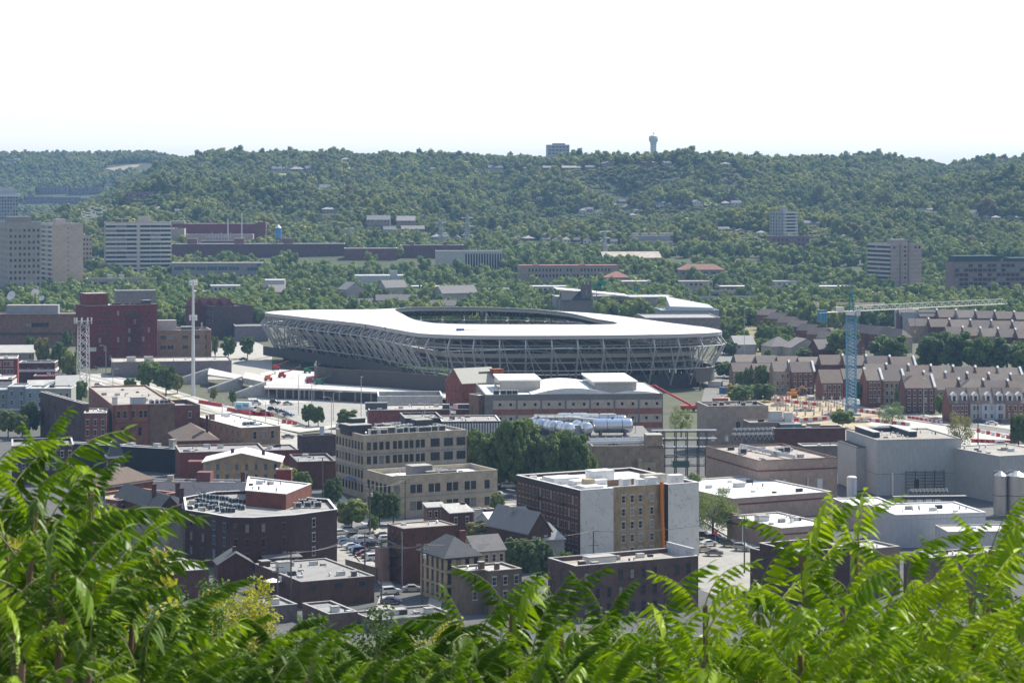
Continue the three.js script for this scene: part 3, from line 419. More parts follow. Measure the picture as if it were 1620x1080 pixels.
house('brick_house', 'grey roofed rear house with ornate pale windows behind the cream corner house', 'house', { l: 748, c: 752, r: 799, t: 872, b: 938, L: 8 }, { wall: M([.4, .34, .24], 'plaster', .9), roof: GREY_SH, axis: 'x', rise: 2.8, wins: [{ e: 0, n: 4, rows: 2, w: .9, h: 1.7, yt: 2.6, dy: 3, frame: WF.white }] });
const b3 = bld('stucco_house', 'flat roofed olive brick house in front of the cream corner house', 'house', { l: 714, c: 737, r: 818, t: 904, d: 506 }, { wall: M([.19, .15, .105], 'brick', .92), roof: PALE_ROOF, cop: TAN_ROOF, par: .3, shape: (R, L) => [[0, 0], [R * .35, 0], [R * .35, 2.2], [R, 2.2], [R, -L], [0, -L]],
  wins: [{ e: 2, n: 3, rows: 2, w: 1, h: 1.7, yt: 3, dy: 3.1 }, { e: 0, n: 1, rows: 2, w: 1, h: 1.7, yt: 3, dy: 3.1 }], boxes: [[4.2, -1.2, 1.1, 1.1, 1.8, BROWN_BRICK, 'chimney'], [6.8, 1, .9, .9, 1.6, BROWN_BRICK, 'chimney']] });
const b4 = bld('brick_building', 'tall narrow red brown brick house with sloping light roof beside the car park', 'building', { l: 612.6, c: 638, r: 722, t: 837, b: 925 }, { wall: M([.135, .058, .045], 'brick', .92), roof: M([.38, .35, .32], 'roof', .95), par: .1, cop: M([.22, .19, .17], null, .9),
  wins: [{ e: 3, n: 4, rows: 1, w: .6, h: .8, yt: 1.7, frame: WF.brick, glass: BLIND }, { e: 3, n: 3, rows: 3, w: .85, h: 1.7, yt: 4.2, dy: 2.9, frame: WF.brick }, { e: 0, xs: [.85], rows: 2, w: .8, h: 1.5, yt: 4, dy: 3.4, frame: WF.brick }] });
{ const stair = []; for (let k = 0; k < 3; k++) { const y = 3.2 + k * 2.9; stair.push(block(-1.3, -.06, y, y + .12, -9, -2)); for (let i = 0; i < 8; i++) stair.push(bar(V(-1.25, y, -9 + i), V(-1.25, y + 1, -9 + i), .03, 4)); stair.push(bar(V(-1.25, y + 1, -9), V(-1.25, y + 1, -2), .035, 4), bar(V(-.7, y, -8), V(-.7, y + 2.9, -3), .08, 4)); } const f = mesh('fire_escape', merge(stair), METAL_D, b4); mesh('downpipe', bar(V(-.12, 0, -.4), V(-.12, 12, -.4), .09), M([.6, .6, .6], null, .6), b4); }
bld('shed', 'narrow pinkish rendered lean-to at the foot of the tall brick house', 'building', { l: 593, c: 602, r: 616, t: 868, b: 921 }, { wall: M([.34, .21, .185], 'plaster', .9), roof: TAN_ROOF, par: .2 });
{ const p0 = onLevel(548, 905), p1 = onLevel(597, 919), d = V().subVectors(p1, p0); const g = thing('retaining_wall', 'rough stone retaining wall along the edge of the car park', 'wall', p0, Math.atan2(-d.z, d.x)); mesh('wall', boxUV(block(0, d.length(), -.5, 3.0, -.35, .35)), M([.26, .2, .145], 'brick', .95), g); mesh('coping', block(-.1, d.length() + .1, 3.003, 3.15, -.45, .45), CONC, g); }
const b7 = bld('low_building', 'low brick workshop with ribbed grey roof below the big dark block', 'building', { l: 403, c: 476, r: 592, t: 921, d: 513 }, { wall: M([.12, .066, .055], 'brick', .92), roof: M([.33, .32, .31], 'ribs', .95), par: .15, cop: M([.3, .29, .28], null, .9), wins: [{ e: 0, n: 3, rows: 1, w: 1.5, h: .9, yt: 1.8, frame: WF.dark }], boxes: [[2, -15, 3, 2.2, 2.2, AC_CASE, 'plant_box'], [13.6, -3, 1, 1, 1, METAL_D, 'vent_box'], [-.0 + 1, -24, 2, 2, 1.2, DARK_BRICK, 'chimney']] });
bld('low_building', 'flat dark roofed shed directly behind the leaves at bottom centre', 'building', { l: 558, c: 592, r: 716, t: 982, d: 486 }, { wall: M([.2, .19, .18], 'plaster', .9), roof: M([.16, .16, .16], 'roof', .95), par: .25, boxes: [[14, -4, 1.6, 1.6, 1, AC_CASE, 'roof_vent_box'], [8, -6, 3, 2, .9, M([.5, .52, .53], null, .5), 'skylight']] });
house('brick_shed', 'small brick outbuilding with pitched grey roof against the big dark block', 'shed', { l: 398, c: 420, r: 476, t: 884, b: 905, ang: 20 }, { wall: DARK_BRICK, roof: GREY_SH, axis: 'shed', rise: .8, wins: [{ e: 0, n: 4, w: .8, h: .9, yt: 1.5, frame: WF.white }] });
house('brick_shed', 'low gabled brick outbuilding with slate roof beside the leafy shrubs', 'shed', { l: 333, c: 345, r: 400, t: 893, b: 925, ang: 15, L: 7 }, { wall: DARK_BRICK, roof: SLATE, axis: 'z', rise: 2.4, chim: [[4, -3, .7, .7, 8, DARK_BRICK]] });
// the large bent block with the white roof
{
  const hh = 12.3, pts = [[293, 807], [330, 812.5], [363, 818.5], [400, 819], [465, 815], [533, 806]].map(([u, v]) => { const p = onLevel(u, v, hh); return [p.x, p.z]; });
  const back = [[520, 790], [470, 786], [395, 776], [340, 778], [290, 787]].map(([u, v]) => { const p = onLevel(u, v, hh); return [p.x, p.z]; });
  const b9 = bld('brick_block', 'large dark brick block with curved white edged roof crowded with air conditioners', 'building', { foot: [...pts, ...back], h: hh }, { wall: SOOT_BRICK, roof: M([.34, .33, .32], 'roof', .95), cop: WHITE_ROOF, par: .7,
    wins: [{ e: 1, n: 2, rows: 3, w: 1, h: 1.9, yt: 3.5, dy: 3.4, frame: WF.blue }, { e: 2, n: 2, rows: 3, w: 1, h: 1.9, yt: 3.5, dy: 3.4, frame: WF.brick }, { e: 3, n: 2, rows: 3, w: 1, h: 1.9, yt: 3.5, dy: 3.4, frame: WF.brick }, { e: 4, xs: [.45], rows: 3, w: 1, h: 1.9, yt: 3.3, dy: 3.4, frame: WF.white }, { e: 0, n: 2, rows: 3, w: 1, h: 1.9, yt: 3.5, dy: 3.4, frame: WF.brick }] });
  b9.position.y = 0;
  const sp = (u, v) => { const p = onLevel(u, v, b9.info.roofY); return [p.x, p.z]; };
  const up = [[388, 800], [452, 806], [492, 789], [392, 777]].map(([u, v]) => sp(u, v));
  bld('brick_penthouse', 'raised red brick storey with white roof on the big dark block', 'building', { foot: up, h: 3.6, base: hh - .6 }, { wall: RED_BRICK, roof: WHITE_ROOF, cop: WHITE_ROOF, par: .2 });
  const rb = sp(449, 776); const rbx = bld('roof_hut', 'small dark red hut on top of the raised storey', 'hut', { foot: [[rb[0] - 2, rb[1] + 1.5], [rb[0] + 2, rb[1] + 1.5], [rb[0] + 2, rb[1] - 1.5], [rb[0] - 2, rb[1] - 1.5]], h: 2.0, base: hh + 2.8 }, { wall: M([.22, .05, .04], 'plaster', .9), roof: DARK_ROOF, par: .1 });
  for (let k = 0; k < 46; k++) { const u = 312 + (k % 16) * 5.2 + rr(-1.5, 1.5), v = 786 + Math.floor(k / 16) * 8 + (k % 16) * .9 + rr(-2, 2); if (v > 812 || u > 386) continue; const p = onLevel(u, v, b9.info.roofY); copy(CD0, 'grey condenser in the crowd of units on the big dark block', V(p.x, b9.info.roofY, p.z), rr(0, .4), 'condensers on the big dark block').scale.setScalar(1.15); }
  for (const [u, v] of [[462, 801], [470, 804], [478, 799], [486, 803], [494, 800], [502, 803], [470, 796], [482, 794], [497, 796]]) { const p = onLevel(u, v, b9.info.roofY); copy(rnd() < .5 ? AC0 : CD0, 'grey rooftop unit at the right end of the big dark block', V(p.x, b9.info.roofY, p.z), rr(0, .5), 'units at the right end of the big dark block').scale.setScalar(.95); }
}
house('slate_house', 'dark slate gabled house in front of the white painted wall', 'house', { l: 205, c: 250, r: 285, t: 806, b: 868, ang: 30, L: 30 }, { wall: DARK_BRICK, roof: SLATE, axis: 'z', rise: 3, chim: [[2, -8, .9, .9, 15, DARK_BRICK]] });
house('slate_house', 'long dark slate roofed house beside the big dark block', 'house', { l: 232, c: 298, r: 345, t: 818, b: 872, ang: 30, L: 32 }, { wall: SOOT_BRICK, roof: SLATE, axis: 'z', rise: 2.6, chim: [[3, -12, .9, .9, 14, DARK_BRICK], [6, -22, .9, .9, 14, DARK_BRICK]], wins: [{ e: 3, n: 8, rows: 2, w: .9, h: 1.6, yt: 2.6, dy: 3 }] });
house('slate_house', 'nearest dark gable roof behind the sumac leaves', 'house', { l: 200, c: 262, r: 300, t: 835, b: 890, ang: 30, L: 22 }, { wall: M([.3, .26, .22], 'plaster', .9), roof: SLATE, axis: 'z', rise: 2.6, chim: [[5, -4, .9, .9, 13, DARK_BRICK]] });
const wh = bld('white_wall_building', 'long building with pale lilac white painted side wall', 'building', { l: 187, c: 402, r: 409, t: 764, b: 806, ang: 84.5 }, { wall: M([.56, .55, .56], 'peel', .88), roof: GREY_ROOF, cop: PALE_ROOF, par: .5, wins: [{ e: 3, xs: [.12, .3, .46, .62, .88], rows: 1, w: 1.2, h: 1.4, yt: 4.2, frame: WF.grey }, { e: 3, xs: [.06, .24], rows: 1, w: 1.1, h: 1.4, yt: 7.4, frame: WF.grey }] });
for (const [x, z, w, h, m] of [[1.5, -24, 1.6, 2.2, METAL], [2, -15, 1.2, 1.2, AC_CASE], [1.8, -3.5, 1.2, 3.4, DARK_BRICK], [2.5, -14.5, 4, 3.2, M([.22, .09, .09], 'brick', .9)]]) { mesh(h > 2.5 ? 'chimney' : 'vent_box', block(x - w / 2, x + w / 2, wh.info.roofY - .2, wh.info.roofY + h, z - w / 2, z + w / 2), m, wh); }
// clock tower and its neighbours
{
  const p = onLevel(182, 797); const g = thing('clock_tower', 'small brick clock tower with dark pointed roof and white clock face', 'tower', p, .3), W = 4.4, H = 14.3, k = -p.z / F;
  mesh('shaft', boxUV(block(-W / 2, W / 2, -1, H - 1.2, -W / 2, W / 2)), DARK_BRICK, g); mesh('cornice', merge([block(-W / 2 - .5, W / 2 + .5, H - 1.2, H - .6, -W / 2 - .5, W / 2 + .5), block(-W / 2 - .25, W / 2 + .25, H - 6.4, H - 6, -W / 2 - .25, W / 2 + .25)]), M([.42, .4, .38], null, .8), g);
  const c = new THREE.ConeGeometry(W * .76, 6, 4); c.rotateY(Math.PI / 4); c.translate(0, H + 2.3, 0); mesh('spire', boxUV(c), SLATE, g);
  for (const t of [0, Math.PI / 2, -Math.PI / 2]) { const f = new THREE.CylinderGeometry(1.15, 1.15, .1, 24); f.rotateX(Math.PI / 2); f.translate(0, H - 3.4, W / 2 + .03); const cf = mesh('clock_face', f, M([.78, .78, .76], null, .5), g); cf.rotation.y = t; const r = new THREE.TorusGeometry(1.2, .12, 6, 24); r.translate(0, H - 3.4, W / 2 + .06); mesh('rim', r, METAL_D, cf); mesh('hands', merge([box(.08, .9, .04, 0, H - 3.0, W / 2 + .11), box(.6, .08, .04, .25, H - 3.4, W / 2 + .11)]), METAL_D, cf); }
  windows(g, [-W / 2, W / 2], [W / 2, W / 2], { n: 2, rows: 2, w: .7, h: 1.6, y: 3, dy: 3.4, frame: WF.brick });
}
const lb = bld('brick_shop', 'red brick shop building with vertical sign beside the white painted wall', 'building', { l: 125, c: 186, r: 192, t: 792, b: 850, ang: 50, R: 20 }, { wall: M([.23, .085, .06], 'brick', .92), roof: TAN_ROOF, cop: M([.5, .3, .22], null, .9), wins: [{ e: 3, n: 6, rows: 2, w: 1, h: 1.8, yt: 3, dy: 3.2 }, { e: 0, n: 6, rows: 2, w: 1, h: 1.8, yt: 3, dy: 3.2 }] });
{ // vertical shop sign with upright letters
  const cv = document.createElement('canvas'); cv.width = 64; cv.height = 320; const x = cv.getContext('2d'); x.fillStyle = '#4a4f63'; x.fillRect(0, 0, 64, 320); x.fillStyle = '#e9e6df'; x.font = 'bold 54px sans-serif'; x.textAlign = 'center'; 'GLOBE'.split('').forEach((c, i) => x.fillText(c, 32, 56 + i * 60));
  const t = new THREE.CanvasTexture(cv); t.colorSpace = THREE.SRGBColorSpace; const p = at(161.5, 812, 586), g = thing('shop_sign', 'tall vertical sign with pale capital letters on the brick shop', 'sign', p, .1); mesh('panel', box(1.3, 5.6, .3, 0, 2.8, 0), M([.5, .5, .52], null, .6), g);
  const f = new THREE.PlaneGeometry(1.1, 5.4); f.translate(0, 2.8, .16); mesh('lettering', f, new THREE.MeshPhysicalMaterial({ map: t, roughness: .6 }), g); mesh('bracket', merge([bar(V(0, .6, 0), V(2.2, .6, -1), .07), bar(V(0, 5, 0), V(2.2, 5, -1), .07)]), METAL_D, g);
}
house('hip_roof_hall', 'brown hipped roof hall left of the clock tower', 'hall', { l: 108, c: 150, r: 176, t: 770, b: 830, ang: 55, R: 22 }, { wall: RED_BRICK, roof: BROWN_SH, axis: 'hip', rise: 3.2, trim: M([.5, .42, .34], null, .8), wins: [{ e: 3, n: 5, rows: 1, w: 1, h: 2, yt: 3.2 }] });
bld('black_wall_hall', 'long hall with black side wall and white roof edge', 'building', { l: 98, c: 281, r: 292, t: 711, b: 748, ang: 65 }, { wall: M([.028, .028, .032], 'brick', .9), roof: PALE_ROOF, cop: WHITE_ROOF, par: .6, boxes: [[2.4, -3.5, 2, 1.6, 3.2, CONC, 'chimney'], [4, -20, 2, 2, 1.2, AC_CASE, 'vent_box'], [4, -27, 2.5, 2, 1.2, AC_CASE, 'vent_box'], [5, -11, 1.6, 2, 1.3, AC_CASE, 'vent_box']] });
house('brown_roof_house', 'red brick house with brown hipped roof and pale attic wall', 'house', { l: 266, c: 281, r: 346, t: 697, b: 735, ang: 15 }, { wall: M([.24, .075, .055], 'brick', .9), roof: BROWN_SH, axis: 'hip', rise: 3.6, wins: [{ e: 0, xs: [.12, .24], w: 1, h: 1.9, yt: 3, frame: WF.brick }], chim: [[10, -5, .8, .8, 15, DARK_BRICK]] });
bld('maroon_building', 'dark red flat roofed building right of the black hall', 'building', { l: 272, c: 284, r: 420, t: 716, b: 762, ang: 12 }, { wall: M([.2, .065, .055], 'brick', .9), roof: GREY_ROOF, par: .4, cop: TAN_ROOF });
house('tan_tenement', 'tan brick tenement with shallow white edged gable and many windows', 'tenement', { l: 316, c: 321, r: 443, t: 731, b: 782, ang: 2, L: 14 }, { wall: TAN_BRICK, roof: WHITE_ROOF, axis: 'z', rise: 2.6, ov: .5, wins: [{ e: 0, n: 8, rows: 3, w: .95, h: 1.75, yt: 2.3, dy: 3.0, frame: WF.blue }], chim: [[-2.5, -3, 4, 4, 9.4, M([.22, .08, .075], 'brick', .9)], [8, -6, .9, .9, 12.5, DARK_BRICK], [17, -6, .9, .9, 12.2, DARK_BRICK]] });
// tan office block, four storeys, with its two storey wing
const tb = bld('office_block', 'four storey tan concrete office block crowded with rooftop plant', 'building', { l: 531, c: 575, r: 738, t: 689, b: 788 }, { wall: M([.45, .385, .295], 'concrete', .9), roof: PALE_ROOF, cop: M([.46, .42, .36], 'concrete', .9), par: .6,
  wins: [{ e: 3, n: 9, rows: 4, w: 1.25, h: 2.3, yt: 4.3, dy: 4.0, frame: WF.dark, style: 'grid', blind: .2 }, { e: 0, xs: [.05, .11, .17, .23, .3, .35, .41, .46, .52, .57], rows: 3, w: 1.25, h: 2.3, yt: 4.3, dy: 4.0, frame: WF.dark, style: 'grid' }, { e: 0, xs: [.69, .82, .945], rows: 2, w: 2.9, h: 2.4, yt: 4.3, dy: 4.0, frame: WF.dark, style: 'grid', glass: GLASS[1] }], bands: [{ y: 4.2, h: .4, name: 'belt_course', mat: M([.3, .3, .3], 'concrete', .9), out: .06 }, { y: 8.2, h: .5, name: 'belt_course', mat: M([.3, .3, .3], 'concrete', .9), out: .06 }, { y: 12.3, h: .5, name: 'belt_course', mat: M([.3, .3, .3], 'concrete', .9), out: .06 }],
  boxes: [[2.8, -12, 7, 7, 2.6, M([.045, .05, .055], 'ribs', .8), 'plant_room'], [4.5, -15, 4, 3, 4.0, M([.045, .05, .055], 'ribs', .8), 'plant_room'], [9, -5, 6, 3, 2, METAL_D, 'plant_box'], [24, -12, 5.2, 4, 3, M([.05, .055, .06], 'ribs', .8), 'lift_room'], [13, -12, 2, 2, 2, METAL_D, 'plant_box']] });
onRoof(AC0, tb, [[4, -2.5], [7, -2.2], [2.2, -18], [2.2, -22], [12.5, -3], [15, -5], [17, -4], [19.5, -3], [21.5, -3], [24, -4], [26.5, -4], [14, -9], [16.5, -11], [19, -11], [21, -12], [12, -16], [15, -17], [18, -17]], 'grey louvred air conditioning unit on the tan office block', 'units on the tan office block', 1.3);
onRoof(VP0, tb, [[11, -7], [18, -7], [22.5, -8], [6, -20], [27, -9]], 'small metal vent pipe on the tan office block', 'vents on the tan office block');
const tw = bld('office_wing', 'two storey tan concrete office wing with dark sash windows', 'building', { l: 580, c: 619, r: 787, t: 754, b: 820 }, { wall: M([.44, .375, .285], 'concrete', .9), roof: WHITE_ROOF, cop: M([.46, .40, .30], 'concrete', .9), par: 1.2,
  wins: [{ e: 3, n: 6, rows: 2, w: 1.5, h: 2.3, yt: 4.8, dy: 4.6, frame: WF.dark, style: 'grid' }, { e: 0, xs: [.05, .2, .26, .37, .43, .54, .6, .71, .77, .9], rows: 2, w: 1.55, h: 2.3, yt: 4.8, dy: 4.6, frame: WF.dark, style: 'grid' }], bands: [{ y: 5.3, h: .35, name: 'belt_course', mat: M([.3, .3, .3], 'concrete', .9), out: .06 }], boxes: [[11, -6, 6, 4.5, 3.0, M([.2, .2, .21], 'plaster', .9), 'lift_room'], [13, -2.3, 3, 1.5, 1.6, CONC_D, 'plant_box']] });
{ const aw = []; for (let i = 0; i < 3; i++) aw.push(box(1.6, .1, 1.2, 0, 0, 0).rotateX(.5).rotateY(Math.PI / 2 * 3).translate(-.6, 4.8, -6 - i * 2.4)); for (const g of aw) mesh('awning', g, M([.12, .17, .3], null, .8), tb); }
onRoof(AC0, tw, [[16.5, -3], [18.2, -3], [19.8, -3], [17, -7]], 'louvred air conditioning unit on the two storey tan wing', 'units on the two storey tan wing', 1.1);
// white ended block with the orange chute
const we = bld('apartment_block', 'five storey block with white painted end walls and tan recessed centre', 'building', { l: 817, c: 918, r: 1106, t: 776, b: 893 }, { wall: DARK_BRICK, roof: WHITE_ROOF, cop: M([.72, .72, .71], null, .8), par: .7, shape: (R, L) => [[0, 0], [R * .275, 0], [R * .275, -1.6], [R * .735, -1.6], [R * .735, 0], [R, 0], [R, -L], [0, -L]],
  wins: [{ e: 7, n: 17, rows: 5, w: .85, h: 1.75, yt: 3.6, dy: 3.15, frame: WF.cream, m: 1.8 }, { e: 2, xs: [.24, .4, .55, .76], rows: 5, w: 1.0, h: 1.75, yt: 3.9, dy: 3.15, frame: WF.white, blind: .25 }] });
{
  const R = we.info.R / .275, H = we.info.h, wmat = STONE_W, tanm = M([.40, .305, .19], 'brick', .92), Rr = we.info.poly[5][0];
  const skin = (x0, x1, z, m, n) => mesh(n, boxUV(block(x0, x1, 0, H - .02, z, z + .06), 3), m, we);
  skin(.02, Rr * .275 - .02, .004, wmat, 'painted_wall'); skin(Rr * .735 + .02, Rr - .02, .004, wmat, 'painted_wall');
  // wall joint of the two painted halves and the tan brick centre, cut round the windows by laying it between the rows
  const z = -1.6; const xs = [.24, .4, .55, .76].map((t) => Rr * .275 + t * Rr * .46); let prev = Rr * .275 + .03; const hw = .5;
  const rows = [0, 1, 2, 3, 4].map((r) => H - 3.9 - r * 3.15); const strips = []; strips.push(block(prev, Rr * .735 - .03, rows[0] + 1.75, H - .02, z + .004, z + .05)); rows.forEach((y, r) => { let a = prev; for (const x of [...xs, null]) { const e = x === null ? Rr * .735 - .03 : x - hw; strips.push(block(a, e, y, y + 1.75, z + .004, z + .05)); a = x + hw; } strips.push(block(prev, Rr * .735 - .03, Math.max(0, r < 4 ? rows[r + 1] + 1.75 : 0), y, z + .004, z + .05)); });
  mesh('tan_brick_skin', merge(strips), tanm, we);
  for (const [x, zz, w, d, h, m, n] of [[Rr * .20, -8, 2.4, 2.4, 2.2, M([.48, .4, .28], 'brick', .9), 'chimney'], [Rr * .43, -3.4, 2.2, 2.2, 2.4, M([.7, .7, .69], 'peel', .9), 'stair_head'], [Rr * .55, -3.2, 2, 2.2, 2.1, M([.7, .7, .69], 'peel', .9), 'stair_head'], [Rr * .645, -3.2, 2.6, 2.4, 2.4, M([.72, .72, .71], 'peel', .9), 'stair_head'], [Rr * .85, -3, 3.4, 2.6, 2.6, M([.74, .73, .71], 'peel', .9), 'stair_head'], [Rr * .17, -20, 7, 6, 1.5, WHITE_ROOF, 'raised_roof'], [Rr * .16, -5, 5, 5, 1.1, WHITE_ROOF, 'raised_roof'], [Rr * .3, -14, 9, 4, 1.2, WHITE_ROOF, 'raised_roof'], [Rr * .45, -17, 6, 4, 3.0, M([.7, .7, .7], 'peel', .9), 'roof_hut'], [Rr * .75, -8, 6, 3, 2.4, M([.42, .39, .35], 'plaster', .9), 'roof_hut'], [Rr * .5, -8, 9, .5, 1.6, BROWN_BRICK, 'party_wall']]) mesh(n, boxUV(block(x - w / 2, x + w / 2, we.info.roofY - .2, we.info.roofY + h, zz - d / 2, zz + d / 2)), m, we);
  const gl = []; gl.push(block(-.35, -.02, H - 1.1, H - .25, -we.info.L, 0)); mesh('cornice', gl[0], M([.05, .035, .032], null, .8), we);
  for (const zc of [-9, -22, -35]) { const f = [block(-1.1, -.02, H - 3.9, H - 3.8, zc - 2, zc + 2), bar(V(-1.1, H - 2.8, zc - 2), V(-1.1, H - 2.8, zc + 2), .05)]; for (let i = 0; i <= 8; i++) f.push(bar(V(-1.1, H - 3.8, zc - 2 + i * .5), V(-1.1, H - 2.8, zc - 2 + i * .5), .03, 4)); mesh('balcony', merge(f), METAL_D, we); }
  // rubbish chute: nested barrels hanging from the roof edge
  const cx = Rr * .695, top = we.spot(cx, -1.0, H + .4); const ch = thing('rubbish_chute', 'bright orange barrel chute hanging from the roof of the white ended block', 'chute', top, we.rotation.y), n = 15;
  for (let i = 0; i < n; i++) { const y = -1.05 * i, g = new THREE.CylinderGeometry(.52, .36, 1.25, 12, 1, true); const m = mesh('barrel', g, M([.62, .2, .02], null, .6), ch); m.position.set(-.02 * i * i * .35 * .3, y - .5, .15 + .008 * i * i); m.rotation.z = i > 9 ? -.12 : 0; }
}
// gabled houses between the office wing and the white ended block
house('small_house', 'low brick house with light flat pitched roof nearest the office wing', 'house', { l: 670, c: 676, r: 704, t: 803, b: 842, ang: 20 }, { wall: BROWN_BRICK, roof: M([.42, .41, .4], 'seam', .8), axis: 'shed', rise: .8, wins: [{ e: 0, n: 3, w: .8, h: 1.6, yt: 2.6 }] });
house('small_house', 'brick house with sloped grey roof and dark chimney by the office wing', 'house', { l: 698, c: 712, r: 748, t: 812, b: 850, ang: 27 }, { wall: DARK_BRICK, roof: PALE_ROOF, axis: 'shed', rise: 1.6, chim: [[6, -5, 1, 1, 8, DARK_BRICK]], wins: [{ e: 0, n: 2, rows: 1, w: .9, h: 1.6, yt: 2.8 }] });
bld('white_cottage', 'small white rendered flat roofed cottage', 'cottage', { l: 741, c: 750, r: 768, t: 807, b: 845, ang: 27 }, { wall: M([.66, .66, .66], 'plaster', .85), roof: PALE_ROOF, par: .1, wins: [{ e: 3, n: 1, w: .9, h: 1.6, yt: 2.4 }] });
bld('brick_house', 'narrow brick house right of the white cottage', 'house', { l: 762, c: 769, r: 782, t: 806, b: 845, ang: 27 }, { wall: DARK_BRICK, roof: GREY_ROOF, par: .2 });
house('metal_roof_house', 'pale clapboard house with bright metal roof', 'house', { l: 772, c: 778, r: 806, t: 827, b: 872, ang: 27, L: 9 }, { wall: M([.5, .53, .56], 'plaster', .85), roof: M([.75, .76, .77], 'seam', .5), axis: 'x', rise: 2, wins: [{ e: 3, n: 1, rows: 2, w: .9, h: 1.5, yt: 2.4 }] });
const gh = house('gabled_house', 'dark brick gabled house with grey standing seam roof', 'house', { l: 791, c: 836, r: 872, t: 842, b: 905, ang: 35, L: 17 }, { wall: M([.10, .055, .048], 'brick', .92), roof: M([.24, .235, .23], 'seam', .6), axis: 'z', rise: 4.4, wins: [{ e: 0, n: 2, rows: 2, w: .8, h: 1.5, yt: 2.8, frame: WF.white }], chim: [[2.2, -10, .9, .9, 14, CONC]] });
house('gabled_house', 'low brick house with grey metal roof beside the brick terrace', 'house', { l: 836, c: 858, r: 893, t: 852, b: 902, ang: 20, L: 12 }, { wall: M([.3, .29, .28], 'plaster', .9), roof: M([.4, .4, .4], 'seam', .55), axis: 'hip', rise: 3.2 });
house('gabled_house', 'brown brick gabled house behind the bright metal roof', 'house', { l: 806, c: 826, r: 850, t: 828, b: 880, ang: 27, L: 14 }, { wall: DARK_BRICK, roof: PALE_ROOF, axis: 'x', rise: 3 });
// bottom right: brick blocks and taupe sheds beside the second car park
bld('brick_block', 'dark brick block half hidden by the sumac on the right', 'building', { l: 1202, c: 1262, r: 1345, t: 874, d: 514 }, { wall: SOOT_BRICK, roof: GREY_ROOF, cop: M([.5, .47, .46], null, .9), par: 1.6, wins: [{ e: 3, n: 3, rows: 2, w: 1.2, h: 2, yt: 5, dy: 3.4, frame: WF.dark }] });
bld('brick_annexe', 'low dark brick annexe beside the second car park', 'building', { l: 1187, c: 1214, r: 1250, t: 874, d: 530 }, { wall: SOOT_BRICK, roof: DARK_ROOF, cop: M([.36, .33, .32], null, .9), par: .5 });
const TAUPE = M([.42, .325, .27], 'plaster', .9), MAROON = M([.16, .045, .05], null, .8);
bld('warehouse', 'wide taupe warehouse with white roof and maroon stripe behind the bushy tree', 'warehouse', { l: 1040, c: 1160, r: 1316, t: 789, b: 824 }, { wall: TAUPE, roof: WHITE_ROOF, cop: M([.6, .58, .55], null, .8), par: .25, bands: [{ y: 4.1, h: .45, mat: MAROON, name: 'stripe', out: .03 }], boxes: [[6, -14, 3, 2, .9, AC_CASE, 'roof_hatch'], [16, -22, 3, 2, .9, AC_CASE, 'roof_hatch'], [10, -40, 3, 2, .9, AC_CASE, 'roof_hatch']] });
const wb = bld('warehouse', 'low taupe warehouse with white roof right of the second car park', 'warehouse', { l: 1152, c: 1237, r: 1318, t: 836, b: 872 }, { wall: TAUPE, roof: WHITE_ROOF, cop: M([.5, .46, .43], null, .8), par: .25, bands: [{ y: 3.9, h: .4, mat: MAROON, name: 'stripe', out: .03 }], boxes: [[4, -15, 3, 2.4, 1.3, AC_CASE, 'roof_hatch'], [9, -9, .8, .8, 1.4, PIPE, 'roof_vent']] });
mesh('stepped_parapet', block(-.06, .3, wb.info.roofY, wb.info.h + 1.1, -26, -20), TAUPE, wb);
bld('pale_shed', 'pale blue grey shed with white roof behind the right hand sumac', 'shed', { l: 1350, c: 1418, r: 1560, t: 815, b: 866, ang: 12 }, { wall: M([.5, .53, .58], 'ribs', .7), roof: WHITE_ROOF, cop: WHITE_ROOF, par: .2 });
bld('taupe_shed', 'low taupe shed with cluttered white roof below the grey warehouse', 'shed', { l: 1318, c: 1345, r: 1418, t: 800, b: 836, ang: 10 }, { wall: TAUPE, roof: WHITE_ROOF, cop: WHITE_ROOF, par: .2 });
bld('white_shed', 'long white low shed at the right edge behind the sumac', 'shed', { l: 1480, c: 1500, r: 1680, t: 842, b: 880, ang: 5 }, { wall: M([.58, .58, .58], 'plaster', .8), roof: WHITE_ROOF, par: .2 });
bld('flat_roof_block', 'dark flat roofed brick block below the painted terrace', 'building', { l: -30, c: 18, r: 116, t: 706, b: 766, ang: 12 }, { wall: SOOT_BRICK, roof: GREY_ROOF, cop: PALE_ROOF, wins: [{ e: 0, n: 8, rows: 2, w: 1, h: 1.9, yt: 3.6, dy: 3.6 }] });
[['low grey shed with white box beside the patio umbrella', 392, 424, 470, 960, 496, [.2, .17, .16]], ['low dark shed at the bottom behind the low sumacs', 478, 520, 566, 972, 488, [.16, .11, .1]], ['low taupe shed behind the tall right sumac', 1296, 1340, 1424, 872, 524, [.3, .24, .21]], ['low brown shed behind the right edge sumac', 1430, 1462, 1600, 884, 516, [.2, .14, .12]], ['low brick shed behind the left clump', 196, 236, 330, 908, 520, [.14, .07, .06]]].forEach(([lab, l, c, r, t, d, w]) => bld('low_shed', lab, 'shed', { l, c, r, t, d }, { wall: M(w, 'brick', .92), roof: pick([GREY_ROOF, PALE_ROOF, DARK_ROOF]), par: .3, boxes: [[3, -4, 1.6, 1.4, 1, AC_CASE, 'vent_box']] }));
